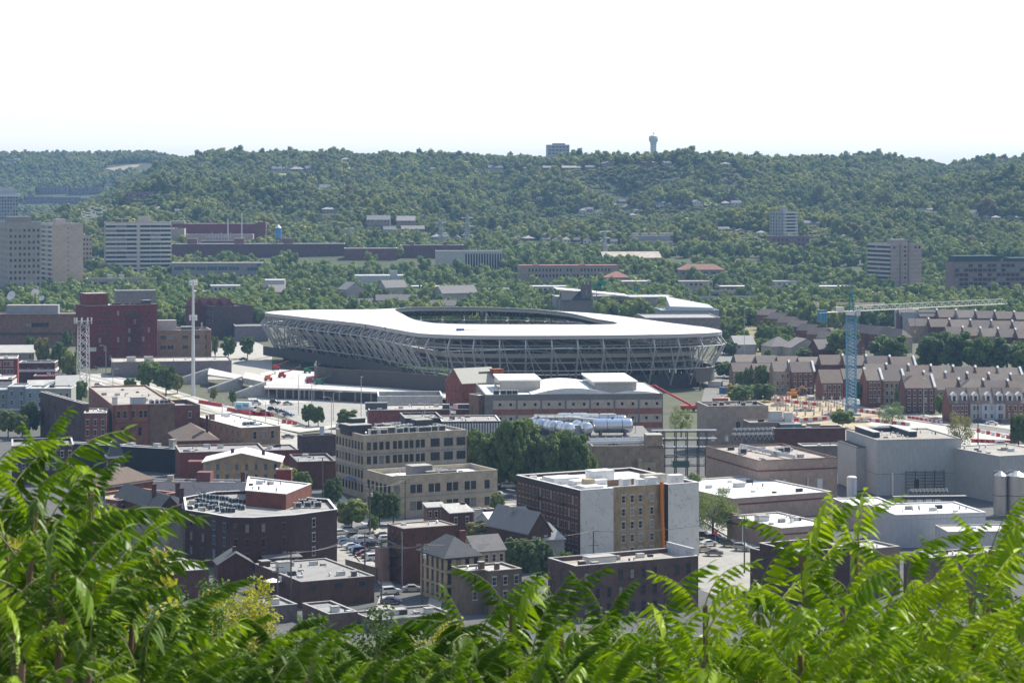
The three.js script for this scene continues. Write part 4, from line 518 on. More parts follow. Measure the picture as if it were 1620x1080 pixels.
// ---------- brewery quarter ----------
const CORR = M([.47, .49, .50], 'ribs', .6), CORR_L = M([.46, .47, .47], 'ribs', .6);
const gw = bld('corrugated_warehouse', 'tall blue grey corrugated warehouse with two dark roof vents', 'warehouse', { l: 1339, c: 1388, r: 1521, t: 696.5, b: 783, ang: 10, Lmax: 60 }, { wall: CORR, roof: M([.36, .33, .29], 'roof', .95), cop: M([.3, .3, .3], null, .8), par: .12 });
{
  const { R, L, h, roofY } = gw.info; mesh('seam_band', frameRing([[-.05, .05], [R + .05, .05], [R + .05, -L - .05], [-.05, -L - .05]], [[.05, -.05], [R - .05, -.05], [R - .05, -L + .05], [.05, -L + .05]], 5.9, 6.05), M([.16, .17, .18], null, .8), gw);
  for (const [x0, x1] of [[1.8, 3.6], [12.8, 15.0]]) { const s = [block(x0, x1, roofY, roofY + 1.5, -L + 3, -L * .28)]; const v = mesh('ridge_vent', s[0], M([.035, .045, .07], 'ribs', .6), gw); mesh('vent_cap', block(x0 - .2, x1 + .2, roofY + 1.504, roofY + 1.7, -L + 2.8, -L * .28 + .2), METAL, v); }
  mesh('cross_duct', block(3.7, 12.7, roofY, roofY + 1.2, -L + 3, -L + 5.5), M([.035, .045, .07], 'ribs', .6), gw);
  mesh('side_bay', block(-3, -.004, 0, h - 3.2, -L + 1, -L * .35), CORR, gw); mesh('bay_roof', block(-3.1, -.01, h - 3.196, h - 3, -L + .9, -L * .35 + .1), DARK_ROOF, gw);
  mesh('downpipe', bar(V(4.6, 0, .25), V(4.6, 6.3, .25), .32, 10), M([.72, .66, .6], null, .5), gw); mesh('door', block(11.2, 12.8, 1.2, 4.4, .004, .12), M([.05, .055, .06], null, .5), gw); mesh('door_frame', merge([block(11, 11.2, 1.2, 4.6, .004, .16), block(12.8, 13, 1.2, 4.6, .004, .16), block(11, 13, 4.4, 4.6, .004, .17)]), M([.65, .65, .65], null, .6), gw);
  const pr = []; for (let k = 0; k < 6; k++) pr.push(bar(V(8.5, 2 + k * .9, .8), V(20, 2 + k * .9, .8), .1, 6)); for (let k = 0; k < 5; k++) pr.push(bar(V(8.5 + k * 2.9, 0, .8), V(8.5 + k * 2.9, 7, .8), .12, 6)); mesh('pipework', merge(pr), METAL_D, gw);
  for (let i = 0; i < 22; i++) { const p = gw.spot(rr(4.5, 12), rr(-L + 7, -4), roofY); copy(VP0, 'stubby vent pipe on the corrugated warehouse roof', p, 0, 'vents on the corrugated warehouse').scale.setScalar(.5); }
}
bld('corrugated_warehouse', 'lower ribbed steel warehouse at the right edge beside the silos', 'warehouse', { l: 1498, c: 1582, r: 1680, t: 722, b: 795, ang: 24 }, { wall: CORR_L, roof: M([.38, .36, .33], 'roof', .95), cop: M([.45, .44, .42], null, .8), par: .12, wins: [] });
for (const [u, w, lab] of [[1583.5, 22, 'steel silo nearer the ribbed warehouse wall'], [1610, 32, 'wide steel silo at the right edge of the picture']]) {
  const d = 655, p = at(u, 807, d); p.y = 0; const g = thing('silo', lab, 'silo', p), r = w / 2 * d / F, h = (92 - (752 - 280) * d / F); mesh('shell', cyl(r, r, h, 0, 0, 0, 26), M([.46, .45, .44], null, .38, { metalness: .75 }), g); mesh('dome', cyl(r, r * .25, 1.1, 0, h + .003, 0, 26), M([.5, .5, .5], null, .35, { metalness: .7 }), g);
  const rl = []; for (let k = 0; k < 14; k++) { const a = k / 14 * 6.283; rl.push(bar(V(Math.cos(a) * r, h, Math.sin(a) * r), V(Math.cos(a) * r, h + 1.1, Math.sin(a) * r), .04, 4)); } const t = new THREE.TorusGeometry(r, .05, 4, 24); t.rotateX(Math.PI / 2); t.translate(0, h + 1.1, 0); rl.push(t); mesh('railing', merge(rl), METAL_D, g); const tb2 = new THREE.TorusGeometry(r + .03, .08, 4, 28); tb2.rotateX(Math.PI / 2); tb2.translate(0, h * .5, 0); mesh('band', clean(tb2), METAL_D, g);
}
{ const p = onLevel(1348, 786); const g = thing('storage_tank', 'white upright tank beside the corrugated warehouse', 'tank', p); mesh('shell', cyl(1.45, 1.45, 5.6, 0, 0, 0, 24), M([.72, .74, .76], null, .4), g); const s = new THREE.SphereGeometry(1.45, 20, 8, 0, 6.283, 0, Math.PI / 2); s.scale(1, .35, 1); s.translate(0, 5.6, 0); mesh('dome', clean(s), M([.72, .74, .76], null, .4), g); mesh('ladder', merge([bar(V(.4, 0, 1.45), V(.4, 5.6, 1.45), .04, 4), bar(V(-.1, 0, 1.5), V(-.1, 5.6, 1.5), .04, 4)]), METAL_D, g); }
function fanBank(label, u, v, y, ang, n, len) { // bank of cooling fans on a frame
  const p = onLevel(u, v, y); const g = thing('fan_bank', label, 'cooling fans', p, ang); mesh('casing', merge([block(0, len, .8, 2.4, -1.2, 1.2), ...[0, 1, 2, 3].map((k) => block(len * k / 3 - .1, len * k / 3 + .1, 0, .8, -1.1, 1.1))]), M([.12, .13, .14], 'ribs', .6), g);
  for (let i = 0; i < n; i++) { const x = len * (i + .5) / n; const f = mesh('fan', cyl(len / n * .45, len / n * .42, .55, x, 2.41, 0, 14), METAL, g); mesh('fan_guard', cyl(len / n * .38, len / n * .38, .04, x, 2.97, 0, 14), METAL_D, f); }
  const w = []; for (let i = 0; i < n; i++) w.push(bar(V(len * i / n, .9, 1.25), V(len * (i + .5) / n, 2.3, 1.25), .08, 4), bar(V(len * (i + .5) / n, 2.3, 1.25), V(len * (i + 1) / n, .9, 1.25), .08, 4)); mesh('bracing', merge(w), METAL, g);
}
fanBank('long bank of cooling fans in front of the corrugated warehouse', 1440, 790, 1.5, .1, 10, 11);
fanBank('bank of cooling fans on the taupe brewery roof', 1160, 692, 10, .16, 9, 13);
fanBank('bank of cooling fans behind the taupe brewery roof', 1158, 700, 10, .16, 9, 13);
{ const p = at(1420, 812, 660); p.y = 0; const g = thing('pipe_bridge', 'low steel pipe bridge over the yard below the corrugated warehouse', 'pipe bridge', p, .08), l = [], q = []; for (let k = 0; k < 8; k++) { l.push(bar(V(k * 2.6, 0, 0), V(k * 2.6, 4, 0), .12), bar(V(k * 2.6, 0, -2), V(k * 2.6, 4, -2), .12), bar(V(k * 2.6, 3.8, 0), V(k * 2.6, 3.8, -2), .1)); } for (let k = 0; k < 5; k++) q.push(bar(V(-1, 4.1, -k * .45), V(19.5, 4.1, -k * .45), .16)); for (const z of [0, -2]) l.push(bar(V(0, 3.9, z), V(18.2, 3.9, z), .1)); mesh('frame', merge(l), METAL_D, g); mesh('pipes', merge(q), M([.2, .2, .21], null, .5, { metalness: .5 }), g); }
const br = bld('brewery_hall', 'long taupe brewery hall with maroon stripe and gravel roof', 'building', { l: 1117, c: 1199, r: 1325, t: 729, b: 792, ang: 18 }, { wall: M([.40, .305, .245], 'plaster', .9), roof: M([.42, .37, .33], 'roof', .95), cop: M([.12, .07, .065], null, .9), par: .5, bands: [{ y: 8.2, h: .45, mat: MAROON, name: 'stripe', out: .03 }], wins: [{ e: 0, xs: [.78], w: 1.8, h: 3.2, y: 2.4, style: 'thin', frame: WF.grey, glass: M([.6, .62, .65], null, .6) }], boxes: [[12, -14, 2.5, 2, 1.2, METAL, 'vent_box'], [17, -8, 1.6, 1.6, .8, PALE_ROOF, 'roof_hatch']] });
{ const { R, L, roofY } = br.info, l = []; for (let k = 0; k < 3; k++) l.push(bar(V(9.5, roofY + .6 + k * .35, -L + 4), V(12.5, roofY + .6 + k * .35, -2), .22, 8)); for (let k = 0; k < 6; k++) l.push(bar(V(9.7 + k * .5, roofY, -L + 5 + k * 4.5), V(9.7 + k * .5, roofY + 1.5, -L + 5 + k * 4.5), .1)); mesh('roof_pipes', merge(l), PIPE, br); mesh('side_pipe', merge([bar(V(8, 2.5, .35), V(8, 6, .35), .25, 8), bar(V(15.5, 2.5, .35), V(15.5, 6, .35), .25, 8), bar(V(1, 5.4, .35), V(9, 5.4, .35), .18, 8)]), PIPE, br); }
onRoof(AC0, br, [[4, -20], [6, -24], [15, -18], [18, -20]], 'metal roof unit on the taupe brewery hall', 'units on the taupe brewery hall', 1.2);
const tn = bld('windowless_block', 'tan windowless brewery block behind the fan banks', 'building', { l: 1103, c: 1120, r: 1216, t: 643, b: 716, ang: 8 }, { wall: M([.40, .335, .275], 'concrete', .9), roof: M([.16, .15, .15], 'roof', .95), cop: M([.42, .4, .38], null, .9), par: .5, wins: [{ e: 0, xs: [.5], w: 1.4, h: 2.8, y: 7.4, style: 'pair', frame: WF.blue }, { e: 0, xs: [.66], w: .7, h: .7, y: 12, style: 'thin' }] });
onRoof(AC0, tn, [[3, -3], [6, -6], [13, -4], [18, -8]], 'small unit on the tan windowless block', 'units on the tan windowless block', .9);
bld('boiler_house', 'lower brown block stepping forward from the tan windowless block', 'building', { l: 1176, c: 1187, r: 1257, t: 669, b: 724, ang: 8 }, { wall: M([.25, .2, .175], 'concrete', .9), roof: M([.3, .27, .25], 'roof', .95), par: .2, boxes: [[10, -6, 4, 3, 3.2, M([.5, .53, .56], null, .5), 'plant_box'], [14, -5, 2.5, 3, 2.8, M([.56, .58, .6], null, .5), 'plant_box']], wins: [{ e: 0, xs: [.72], w: .9, h: 2.6, y: 2, style: 'thin', frame: WF.white }] });
bld('brick_store', 'low dark brick store with cluttered roof left of the corrugated warehouse', 'building', { l: 1218, c: 1226, r: 1338, t: 678, b: 726, ang: 6 }, { wall: M([.15, .07, .06], 'brick', .92), roof: DARK_ROOF, cop: M([.42, .41, .4], null, .9), par: .5, boxes: [[6, -4, 7, 4, 1.6, M([.1, .16, .22], null, .6), 'plant_box'], [14, -5, 4, 3, 1.4, M([.35, .27, .18], null, .8), 'plant_box']] });
bld('brick_store', 'blank grey brick store in front of the cluttered dark roofs', 'building', { l: 1262, c: 1272, r: 1336, t: 706, b: 745, ang: 8 }, { wall: M([.2, .175, .165], 'concrete', .92), roof: PALE_ROOF, cop: PALE_ROOF, par: .3 });
const sm = at(1136, 694, 800); // two stubby steam stacks
for (const [u, lab] of [[1128, 'stubby grey exhaust stack on the brewery roof nearest the pipe racks'], [1150, 'stubby grey exhaust stack on the brewery roof nearest the fan banks']]) { const p = at(u, 700, 760); p.y = 8.5; const g = thing('exhaust_stack', lab, 'stack', p); mesh('stack', cyl(.5, .45, 1.6, 0, 0, 0, 12), PIPE, g); mesh('rim', cyl(.55, .55, .15, 0, 1.6, 0, 12), METAL_D, g); }
// steel pipe racks
{ const p = at(1052, 770, 735); p.y = 0; const g = thing('pipe_rack', 'tall steel pipe rack between the tan block and the brewery hall', 'pipe rack', p, .05), l = [], q = []; for (const x of [0, 3.5, 7, 10.5, 13]) for (const z of [0, -4]) l.push(bar(V(x, 0, z), V(x, 14, z), .2)); for (const y of [3.5, 6.5, 9, 11.5, 14]) { for (const z of [0, -4]) l.push(bar(V(-.5, y, z), V(13.5, y, z), .14)); for (const x of [0, 3.5, 7, 10.5, 13]) l.push(bar(V(x, y, 0), V(x, y, -4), .12)); } for (const y of [9.3, 11.9, 14.4]) for (let k = 0; k < 2; k++) q.push(bar(V(-4, y, -k * 1.05 - .3), V(16, y, -k * 1.05 - .3), .18 + .06 * (k % 2), 8)); mesh('frame', merge(l), METAL_D, g); mesh('pipes', merge(q), PIPE, g); mesh('deck', block(0, 13, 6.1, 6.25, -4, 0), M([.08, .1, .09], null, .8), g); mesh('green_hopper', block(2.5, 7.5, 3.2, 5, -1.5, .6), M([.05, .13, .1], null, .7), g); const r = []; for (let k = 0; k < 7; k++) r.push(bar(V(k * 2, 3.6, .3), V(k * 2, 5.6, .3), .05, 4)); mesh('railing', merge(r), METAL_D, g); }
const mt = bld('brewery_office', 'tan brick brewery office with stepped tower and roof pipes', 'building', { l: 930, c: 937, r: 1050, t: 706, b: 762, ang: 5 }, { wall: M([.36, .29, .215], 'brick', .92), roof: DARK_ROOF, cop: M([.35, .31, .26], null, .9), par: .5, wins: [{ e: 0, xs: [.02, .27], w: 2.2, h: 2.4, y: 1.8, style: 'grid', frame: WF.grey, glass: GLASS[1] }, { e: 0, xs: [.44, .58], w: 3, h: 2.4, y: 1.8, style: 'grid', frame: WF.stone, glass: BLIND }], boxes: [[19, -3, 4.8, 6, 3.6, M([.36, .29, .215], 'brick', .92), 'stair_tower']] });
mesh('bay_tower', boxUV(block(14.8, 19, 0, 5.8, .01, 3)), M([.38, .32, .24], 'brick', .92), mt); mesh('bay_fin', boxUV(block(13.6, 14.79, 0, 6.9, .01, 3.4)), M([.42, .37, .28], 'brick', .92), mt); windows(mt, [14.8, 3], [19, 3], { n: 1, w: 1, h: 1.4, y: 3.2, style: 'thin' });
{ const p = mt.spot(0, -5), g = thing('roof_pipework', 'bundle of bright steel pipes over the brewery office roof', 'pipework', p, mt.rotation.y), l = []; for (let k = 0; k < 7; k++) l.push(bar(V(0, .8 + (k % 3) * .5, -k * .8), V(17, .9 + (k % 3) * .5, -k * .8), .14 + .05 * (k % 2), 8)); for (let k = 0; k < 7; k++) l.push(bar(V(k * 2.6, 0, 0), V(k * 2.6, 2.4, 0), .07, 5), bar(V(k * 2.6, 2.4, 0), V(k * 2.6, 2.4, -5), .06, 5)); mesh('pipes', merge(l), PIPE, g); }
// horizontal silver tanks on a deck
{
  const dk = at(836, 735, 770); dk.y = 0; const deck = thing('tank_deck', 'raised concrete deck carrying the horizontal silver tanks', 'deck', dk, .04); const DH = 8.6; mesh('slab', block(0, 40, DH - .6, DH, -34, 0), CONC_D, deck); for (let k = 0; k < 8; k++) for (const z of [-1, -12, -23, -33]) mesh('column', block(k * 5.6 + .2, k * 5.6 + .7, 0, DH - .6, z - .25, z + .25), CONC_D, deck);
  const capsule = (len, r) => { const g = new THREE.LatheGeometry([[0, 0], [r * .55, .18], [r * .85, .5], [r, 1.1], [r, len - 1.1], [r * .85, len - .5], [r * .55, len - .18], [0, len]].map(([a, b]) => new THREE.Vector2(a, b)), 26); g.rotateZ(-Math.PI / 2); return clean(g); };
  const steel = M([.58, .62, .68], null, .22, { metalness: .92 });
  const list = [[962, 677, 20.5 * .65, 2.35, 0.10, 'biggest horizontal silver tank at the right end of the deck'], [910, 676, 10, 2.1, -1.15, 'silver tank end on beside the louvred box'], [882, 678, 10, 2.2, -1.15, 'silver tank third from the biggest one'], [862, 675, 9, 2.2, -1.15, 'silver tank behind the poplar tops'], [843, 672, 9, 2.2, -1.15, 'silver tank at the left end of the deck'], [945, 664, 12, 1.9, .08, 'silver tank behind the biggest tank'], [975, 664, 9, 1.6, .08, 'far silver tank next to the striped warehouse'], [905, 661, 11, 1.7, .08, 'far silver tank above the end on tanks']];
  for (const [u, v, len, r, turn, lab] of list) { const p = onLevel(u - (turn > 0 ? 25 : 0), v + 8, DH + .8), g = thing('silver_tank', lab, 'tank', V(p.x, DH + .8, p.z), turn, 'horizontal silver tanks'); const s = mesh('shell', capsule(len, r), steel, g); s.position.y = r; mesh('saddle', merge([block(len * .2 - .3, len * .2 + .3, -.8, r * .5, -r * .8, r * .8), block(len * .8 - .3, len * .8 + .3, -.8, r * .5, -r * .8, r * .8)]), CONC_D, g); mesh('manway', merge([cyl(.4, .4, .5, len * .5, r * 2 - .05, 0, 10), cyl(r + .04, r + .04, .18, 0, -.09, 0, 26).rotateZ(-Math.PI / 2).translate(len * .35, r, 0), cyl(r + .04, r + .04, .18, 0, -.09, 0, 26).rotateZ(-Math.PI / 2).translate(len * .72, r, 0)]), METAL_D, g); }
  const lb2 = onLevel(906, 692, DH); const lg = thing('louvred_box', 'grey louvred plant box in front of the silver tanks', 'plant box', V(lb2.x - 4, DH, lb2.z), .04); mesh('casing', boxUV(block(0, 8.5, 0, 3.8, -3, 0)), M([.36, .39, .42], 'ribs', .7), lg); mesh('lid', block(-.1, 8.6, 3.804, 3.95, -3.1, .1), METAL, lg);
  const wk = onLevel(850, 662, DH + 5), wg = thing('gantry_walkway', 'steel gantry walkway with pale pipes above the silver tanks', 'walkway', V(wk.x, DH + 5, wk.z), .02), w = [], q = []; for (let k = 0; k < 12; k++) { w.push(bar(V(k * 2.9, -5, 0), V(k * 2.9, 1.2, 0), .08, 5)); } for (const y of [0, 1.2]) w.push(bar(V(0, y, 0), V(32, y, 0), .08, 5)); for (let k = 0; k < 3; k++) q.push(bar(V(-1, .3 + k * .3, -.6 - k * .7), V(14 + k * 6, .3 + k * .3, -.6 - k * .7), .24, 8), bar(V(10, .6, 1 - k), V(30, -.8, 6 - k), .2, 8)); mesh('frame', merge(w), METAL_D, wg); mesh('pipes', merge(q), M([.66, .67, .67], null, .45, { metalness: .4 }), wg);
}
// the banded warehouse with the vaulted white roof
const bw = bld('banded_warehouse', 'wide warehouse banded in red brick and pale panels with vaulted white roof', 'warehouse', { l: 750, c: 768, r: 1049, t: 625, b: 692, ang: 5, L: 46 }, { wall: M([.235, .225, .215], 'concrete', .9), roof: WHITE_ROOF, cop: M([.26, .25, .24], 'concrete', .9), par: .3 });
{
  const { R, h, roofY } = bw.info, pale = M([.52, .45, .385], 'plaster', .85), brickM = M([.36, .155, .115], 'brick', .9), n = 7, pw = (R - 2.4) / n;
  for (let k = 0; k < n; k++) { const x0 = 2.4 + k * pw + .35, x1 = 2.4 + (k + 1) * pw - .35; for (const [y0, y1, m, nm] of [[h - 5.0, h - 2.0, pale, 'pale_panel'], [h - 7.1, h - 5.02, brickM, 'brick_panel'], [h - 10, h - 7.12, pale, 'pale_panel'], [h - 12, h - 10.02, brickM, 'brick_panel'], [0, h - 12.02, pale, 'pale_panel']]) mesh(nm, boxUV(block(x0, x1, y0, y1, .004, .1), k), m, bw); windows(bw, [x0, .1], [x1, .1], { xs: [.3, .78], rows: 3, w: .9, h: 1, y: h - 3.9, dy: -5, style: 'thin', frame: WF.dark }); }
  // shallow vaults and the raised lantern roofs
  const vault = (x0, x1, z0, z1, rise) => { const o = [], s = 10; for (let i = 0; i < s; i++) { const t0 = i / s, t1 = (i + 1) / s, y = (t) => roofY + .3 + rise * Math.sin(Math.PI * t); o.push(...quad([x0 + (x1 - x0) * t0, y(t0), z0], [x0 + (x1 - x0) * t1, y(t1), z0], [x0 + (x1 - x0) * t1, y(t1), z1], [x0 + (x1 - x0) * t0, y(t0), z1]), ...quad([x0 + (x1 - x0) * t0, roofY, z0], [x0 + (x1 - x0) * t1, roofY, z0], [x0 + (x1 - x0) * t1, y(t1), z0], [x0 + (x1 - x0) * t0, y(t0), z0])); } return boxUV(tris(o)); };
  mesh('vault', vault(R * .26, R * .72, -1.2, -44, 2.2), WHITE_ROOF, bw); mesh('vault', vault(R * .72, R * .99, -1.2, -44, 1.0), WHITE_ROOF, bw);
  for (const [x0, x1, z0, z1] of [[R * .10, R * .33, -14, -40], [R * .62, R * .86, -4, -40]]) { const m = mesh('lantern', boxUV(block(x0, x1, roofY, roofY + 4.0, z1, z0)), M([.5, .47, .42], 'ribs', .7), bw); mesh('lantern_roof', block(x0 - .5, x1 + .5, roofY + 4.004, roofY + 4.5, z1 - .5, z0 + .5), WHITE_ROOF, m); for (let k = 0; k < 9; k++) { const z = z0 - 1.5 - k * (z0 - z1 - 3) / 8; const pz = mesh('pane', block(x0 - .06, x0 - .004, roofY + 1.2, roofY + 3.6, z - 1.4, z + 1.4), M([.12, .17, .18], null, .15), m); } }
}
onRoof(AC0, bw, [[4, -2.5], [6.5, -2.5], [8.6, -2.5], [10.6, -2.5]], 'pale unit on the roof edge of the banded warehouse', 'units on the banded warehouse', 1.2);
// red malt house with gable and tall stack
const mh = house('malt_house', 'tall old red brick malt house with steep grey roof', 'building', { l: 697, c: 731, r: 790, t: 607, b: 668, ang: 30, L: 13 }, { wall: M([.27, .085, .058], 'brick', .9), roof: M([.40, .385, .34], 'seam', .7), axis: 'x', rise: 5.2, ov: .15, wins: [{ e: 3, n: 4, rows: 2, w: .8, h: 2.4, yt: 3.5, dy: 4.6, frame: WF.brick }] });
{ const { R, L, h } = mh.info; mesh('stack', boxUV(block(R - 1.6, R + 2.4, 0, h + 4.5, -4.5, -1)), M([.42, .13, .065], 'brick', .9), mh); mesh('stack_cap', block(R - 1.75, R + 2.55, h + 4.504, h + 4.8, -4.65, -.85), M([.3, .1, .06], 'brick', .9), mh); mesh('broken_gable', boxUV(block(R * .6, R - 1.61, h - .1, h + 3.8, -L * .55, -L * .3)), METAL_D, mh); mesh('brick_apron', boxUV(block(8, R - 1.61, 0, h - 1.6, .01, .5)), M([.36, .12, .075], 'brick', .9), mh); }
bld('brick_annexe', 'brown brick annexe with white roof against the banded warehouse', 'building', { l: 742, c: 757, r: 778, t: 626, b: 690, ang: 27 }, { wall: M([.30, .19, .14], 'brick', .92), roof: WHITE_ROOF, par: .3 });
// low flat roofed buildings before the stadium
bld('low_shop', 'low white walled building with open top in front of the malt house', 'building', { l: 594, c: 598, r: 700, t: 627, b: 656, ang: 4 }, { wall: M([.46, .47, .47], 'plaster', .9), roof: DARK_ROOF, cop: WHITE_ROOF, par: 2.2 });
bld('low_shop', 'wide low building with grey roof and maroon wall below the white walled one', 'building', { l: 575, c: 583, r: 764, t: 649, b: 684, ang: 5 }, { wall: M([.2, .075, .07], 'brick', .9), roof: M([.42, .40, .38], 'roof', .95), cop: M([.38, .37, .36], null, .9), par: .3, boxes: [[3, -8, 8, 2, 2.2, M([.07, .08, .1], null, .7), 'plant_screen'], [32, -6, 10, 2, 1.6, M([.06, .08, .1], null, .7), 'plant_screen']] });
const fb = bld('finned_bank', 'low modern building with close white vertical fins', 'building', { l: 680, c: 699, r: 792, t: 667, b: 708, ang: 5 }, { wall: M([.06, .065, .075], null, .3), roof: M([.36, .34, .32], 'roof', .95), cop: M([.55, .54, .52], null, .8), par: .3 });
{ const R = fb.info.R, h = fb.info.h; for (let k = 0; k < 22; k++) mesh('fin', block(.3 + k * (R - .6) / 21 - .28, .3 + k * (R - .6) / 21 + .28, 0, h - .6, .01, .7), M([.62, .62, .62], 'plaster', .8), fb); }
bld('dark_shop', 'dark flat roofed box with grey end wall behind the tan office block', 'building', { l: 622, c: 641, r: 700, t: 662, b: 704, ang: 8 }, { wall: M([.07, .07, .08], 'brick', .9), roof: M([.3, .29, .28], 'roof', .95), cop: CONC, par: .6 });
bld('low_store', 'low dark brick store with grey roof left of the tan office block', 'building', { l: 470, c: 478, r: 532, t: 690, b: 722, ang: 22 }, { wall: M([.1, .07, .065], 'brick', .92), roof: GREY_ROOF, cop: M([.16, .15, .15], null, .9), par: .6, boxes: [[8, -4, 1.2, 1.2, 3, M([.4, .46, .55], null, .6), 'flue']] });
bld('low_store', 'dark brick store with grey roof below the tan office block corner', 'building', { l: 455, c: 470, r: 531, t: 731, b: 772, ang: 12 }, { wall: M([.13, .06, .055], 'brick', .92), roof: GREY_ROOF, cop: M([.18, .17, .17], null, .9), par: .5 });
bld('low_store', 'long grey roofed maroon store between the tan villa and the tenement', 'building', { l: 370, c: 380, r: 472, t: 714, b: 748, ang: 14 }, { wall: M([.2, .06, .06], 'brick', .92), roof: GREY_ROOF, cop: M([.3, .29, .28], null, .9), par: .3, boxes: [[5, -5, 1.2, 1.2, .6, WHITE_ROOF, 'dome_light'], [10, -7, 1.2, 1.2, .6, WHITE_ROOF, 'dome_light']] });
// ---------- left: streets, towers, old brick works ----------
const LILAC = M([.26, .235, .24], 'brick', .92);
const rt = bld('brick_loft', 'tall dark red brick loft building with iron fire escapes', 'building', { l: 119, c: 137, r: 248, t: 484, b: 579 }, { wall: M([.165, .03, .03], 'brick', .92), roof: DARK_ROOF, cop: M([.3, .28, .27], null, .9), par: .8, wins: [{ e: 0, xs: [.18, .25, .33, .44, .52, .6, .68, .8, .88], rows: 6, w: 1.3, h: 2.3, yt: 5, dy: 4.35, frame: M([.2, .08, .08], null, .8), blind: .2, skip: (i, r) => (i * 5 + r * 3) % 7 === 0 }], boxes: [[6, -8, 11, 10, 6.5, M([.2, .045, .04], 'brick', .92), 'stair_tower'], [33, -9, 4, 3, 2.4, DARK_ROOF, 'plant_box']] });
{ const R = rt.info.R, l = []; for (let k = 0; k < 5; k++) { const y = rt.info.h - 6 - k * 4.35; l.push(block(R * .57, R * .78, y, y + .15, .02, 1.5)); for (let i = 0; i <= 10; i++) l.push(bar(V(R * .57 + i * R * .021, y, 1.45), V(R * .57 + i * R * .021, y + 1.1, 1.45), .05, 4)); l.push(bar(V(R * .57, y + 1.1, 1.45), V(R * .78, y + 1.1, 1.45), .06, 4), bar(V(R * .6, y, .8), V(R * .75, y + 4.3, .8), .12, 4)); } mesh('fire_escape', merge(l), METAL_D, rt); mesh('sign_board', block(R * .02, R * .13, 7, 9, .02, .2), M([.55, .52, .52], null, .7), rt); }
bld('brick_office', 'tan brick office with pale upper box beside the tall red loft', 'building', { l: 240, c: 251, r: 334, t: 523, b: 572, ang: 14 }, { wall: M([.34, .23, .16], 'brick', .92), roof: GREY_ROOF, cop: M([.42, .41, .4], null, .9), wins: [{ e: 0, xs: [.08, .22, .5, .72, .93], rows: 2, w: 3, h: 2.1, yt: 4.4, dy: 5, frame: WF.grey, style: 'pair' }], boxes: [[4.5, -6, 9, 7, 5.5, M([.5, .47, .44], 'plaster', .9), 'upper_box'], [15, -9, 6, 5, 2, METAL_D, 'plant_box'], [22, -6, .8, .8, 4, PALE_ROOF, 'flue']] });
mesh('brick_pylon', boxUV(block(23.6, 25.6, 0, 15.5, -.5, .8)), M([.3, .17, .12], 'brick', .92), scene.children[scene.children.length - 1]);
bld('long_garage', 'long low grey garage with pale roof beside the mobile phone mast', 'garage', { l: 160, c: 176, r: 366, t: 573, b: 596, ang: 10, Lmax: 26 }, { wall: M([.22, .19, .2], 'plaster', .9), roof: M([.5, .46, .42], 'roof', .95), cop: M([.2, .19, .19], null, .9), par: .3, boxes: [[9, -8, 4, 3, 2, M([.55, .5, .46], null, .8), 'roof_box'], [17, -8, 4, 3, 2, M([.55, .5, .46], null, .8), 'roof_box']] });
bld('brick_works', 'big dark brown blank brick block left of the stadium', 'building', { l: 300, c: 338, r: 400, t: 485, b: 537, ang: 27 }, { wall: M([.105, .075, .075], 'brick', .92), roof: DARK_ROOF, cop: M([.15, .11, .11], null, .9), wins: [{ e: 3, n: 8, rows: 2, w: 1, h: 1.8, yt: 5, dy: 5, frame: WF.white }] });
for (let k = 0; k < 4; k++) house('gabled_row_house', ['first', 'second', 'third', 'fourth'][k] + ' dark red gable in the row behind the mobile phone mast, counted from it', 'house', { l: 298 + k * 16, c: 306 + k * 16, r: 322 + k * 16, t: 484, b: 535, ang: 27, L: 14 }, { wall: M([.16, .06, .055], 'brick', .9), roof: M([.2, .06, .06], 'shingle', .9), axis: 'z', rise: 4, group: 'dark red gables behind the mast' });
bld('low_depot', 'low grey depot between the brick block and the stadium', 'building', { l: 368, c: 372, r: 424, t: 516, b: 540, ang: 10 }, { wall: M([.17, .16, .18], 'plaster', .9), roof: GREY_ROOF, par: .3 });
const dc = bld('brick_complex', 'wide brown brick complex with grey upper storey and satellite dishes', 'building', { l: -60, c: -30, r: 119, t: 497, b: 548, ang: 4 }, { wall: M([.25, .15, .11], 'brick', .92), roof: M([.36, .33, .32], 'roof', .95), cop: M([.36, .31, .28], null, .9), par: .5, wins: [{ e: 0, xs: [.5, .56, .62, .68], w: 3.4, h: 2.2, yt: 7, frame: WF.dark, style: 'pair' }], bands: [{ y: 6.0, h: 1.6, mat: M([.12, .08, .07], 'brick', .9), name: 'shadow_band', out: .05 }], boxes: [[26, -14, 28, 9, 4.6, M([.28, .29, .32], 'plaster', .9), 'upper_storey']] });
{ const g = thing('glazed_canopy', 'white barrel vaulted canopy at the end of the brown complex', 'canopy', onLevel(85, 524), .05), r = []; for (let k = 0; k < 9; k++) { const t = new THREE.TorusGeometry(2.2, .14, 5, 12, Math.PI); t.rotateY(Math.PI / 2); t.translate(k * 1.35, 6.2, 0); r.push(t); } mesh('ribs', merge(r), M([.7, .7, .7], null, .6), g); const v = new THREE.CylinderGeometry(2.15, 2.15, 10.8, 14, 1, true, -Math.PI / 2, Math.PI); v.rotateZ(Math.PI / 2); v.rotateX(-Math.PI / 2 * 0); v.translate(5.4, 6.2, 0); mesh('glazing', clean(v), M([.6, .64, .66], null, .3), g); mesh('posts', merge([0, 5.4, 10.8].map((x) => bar(V(x, 0, 2.1), V(x, 6.2, 2.1), .14))), CONC, g); }
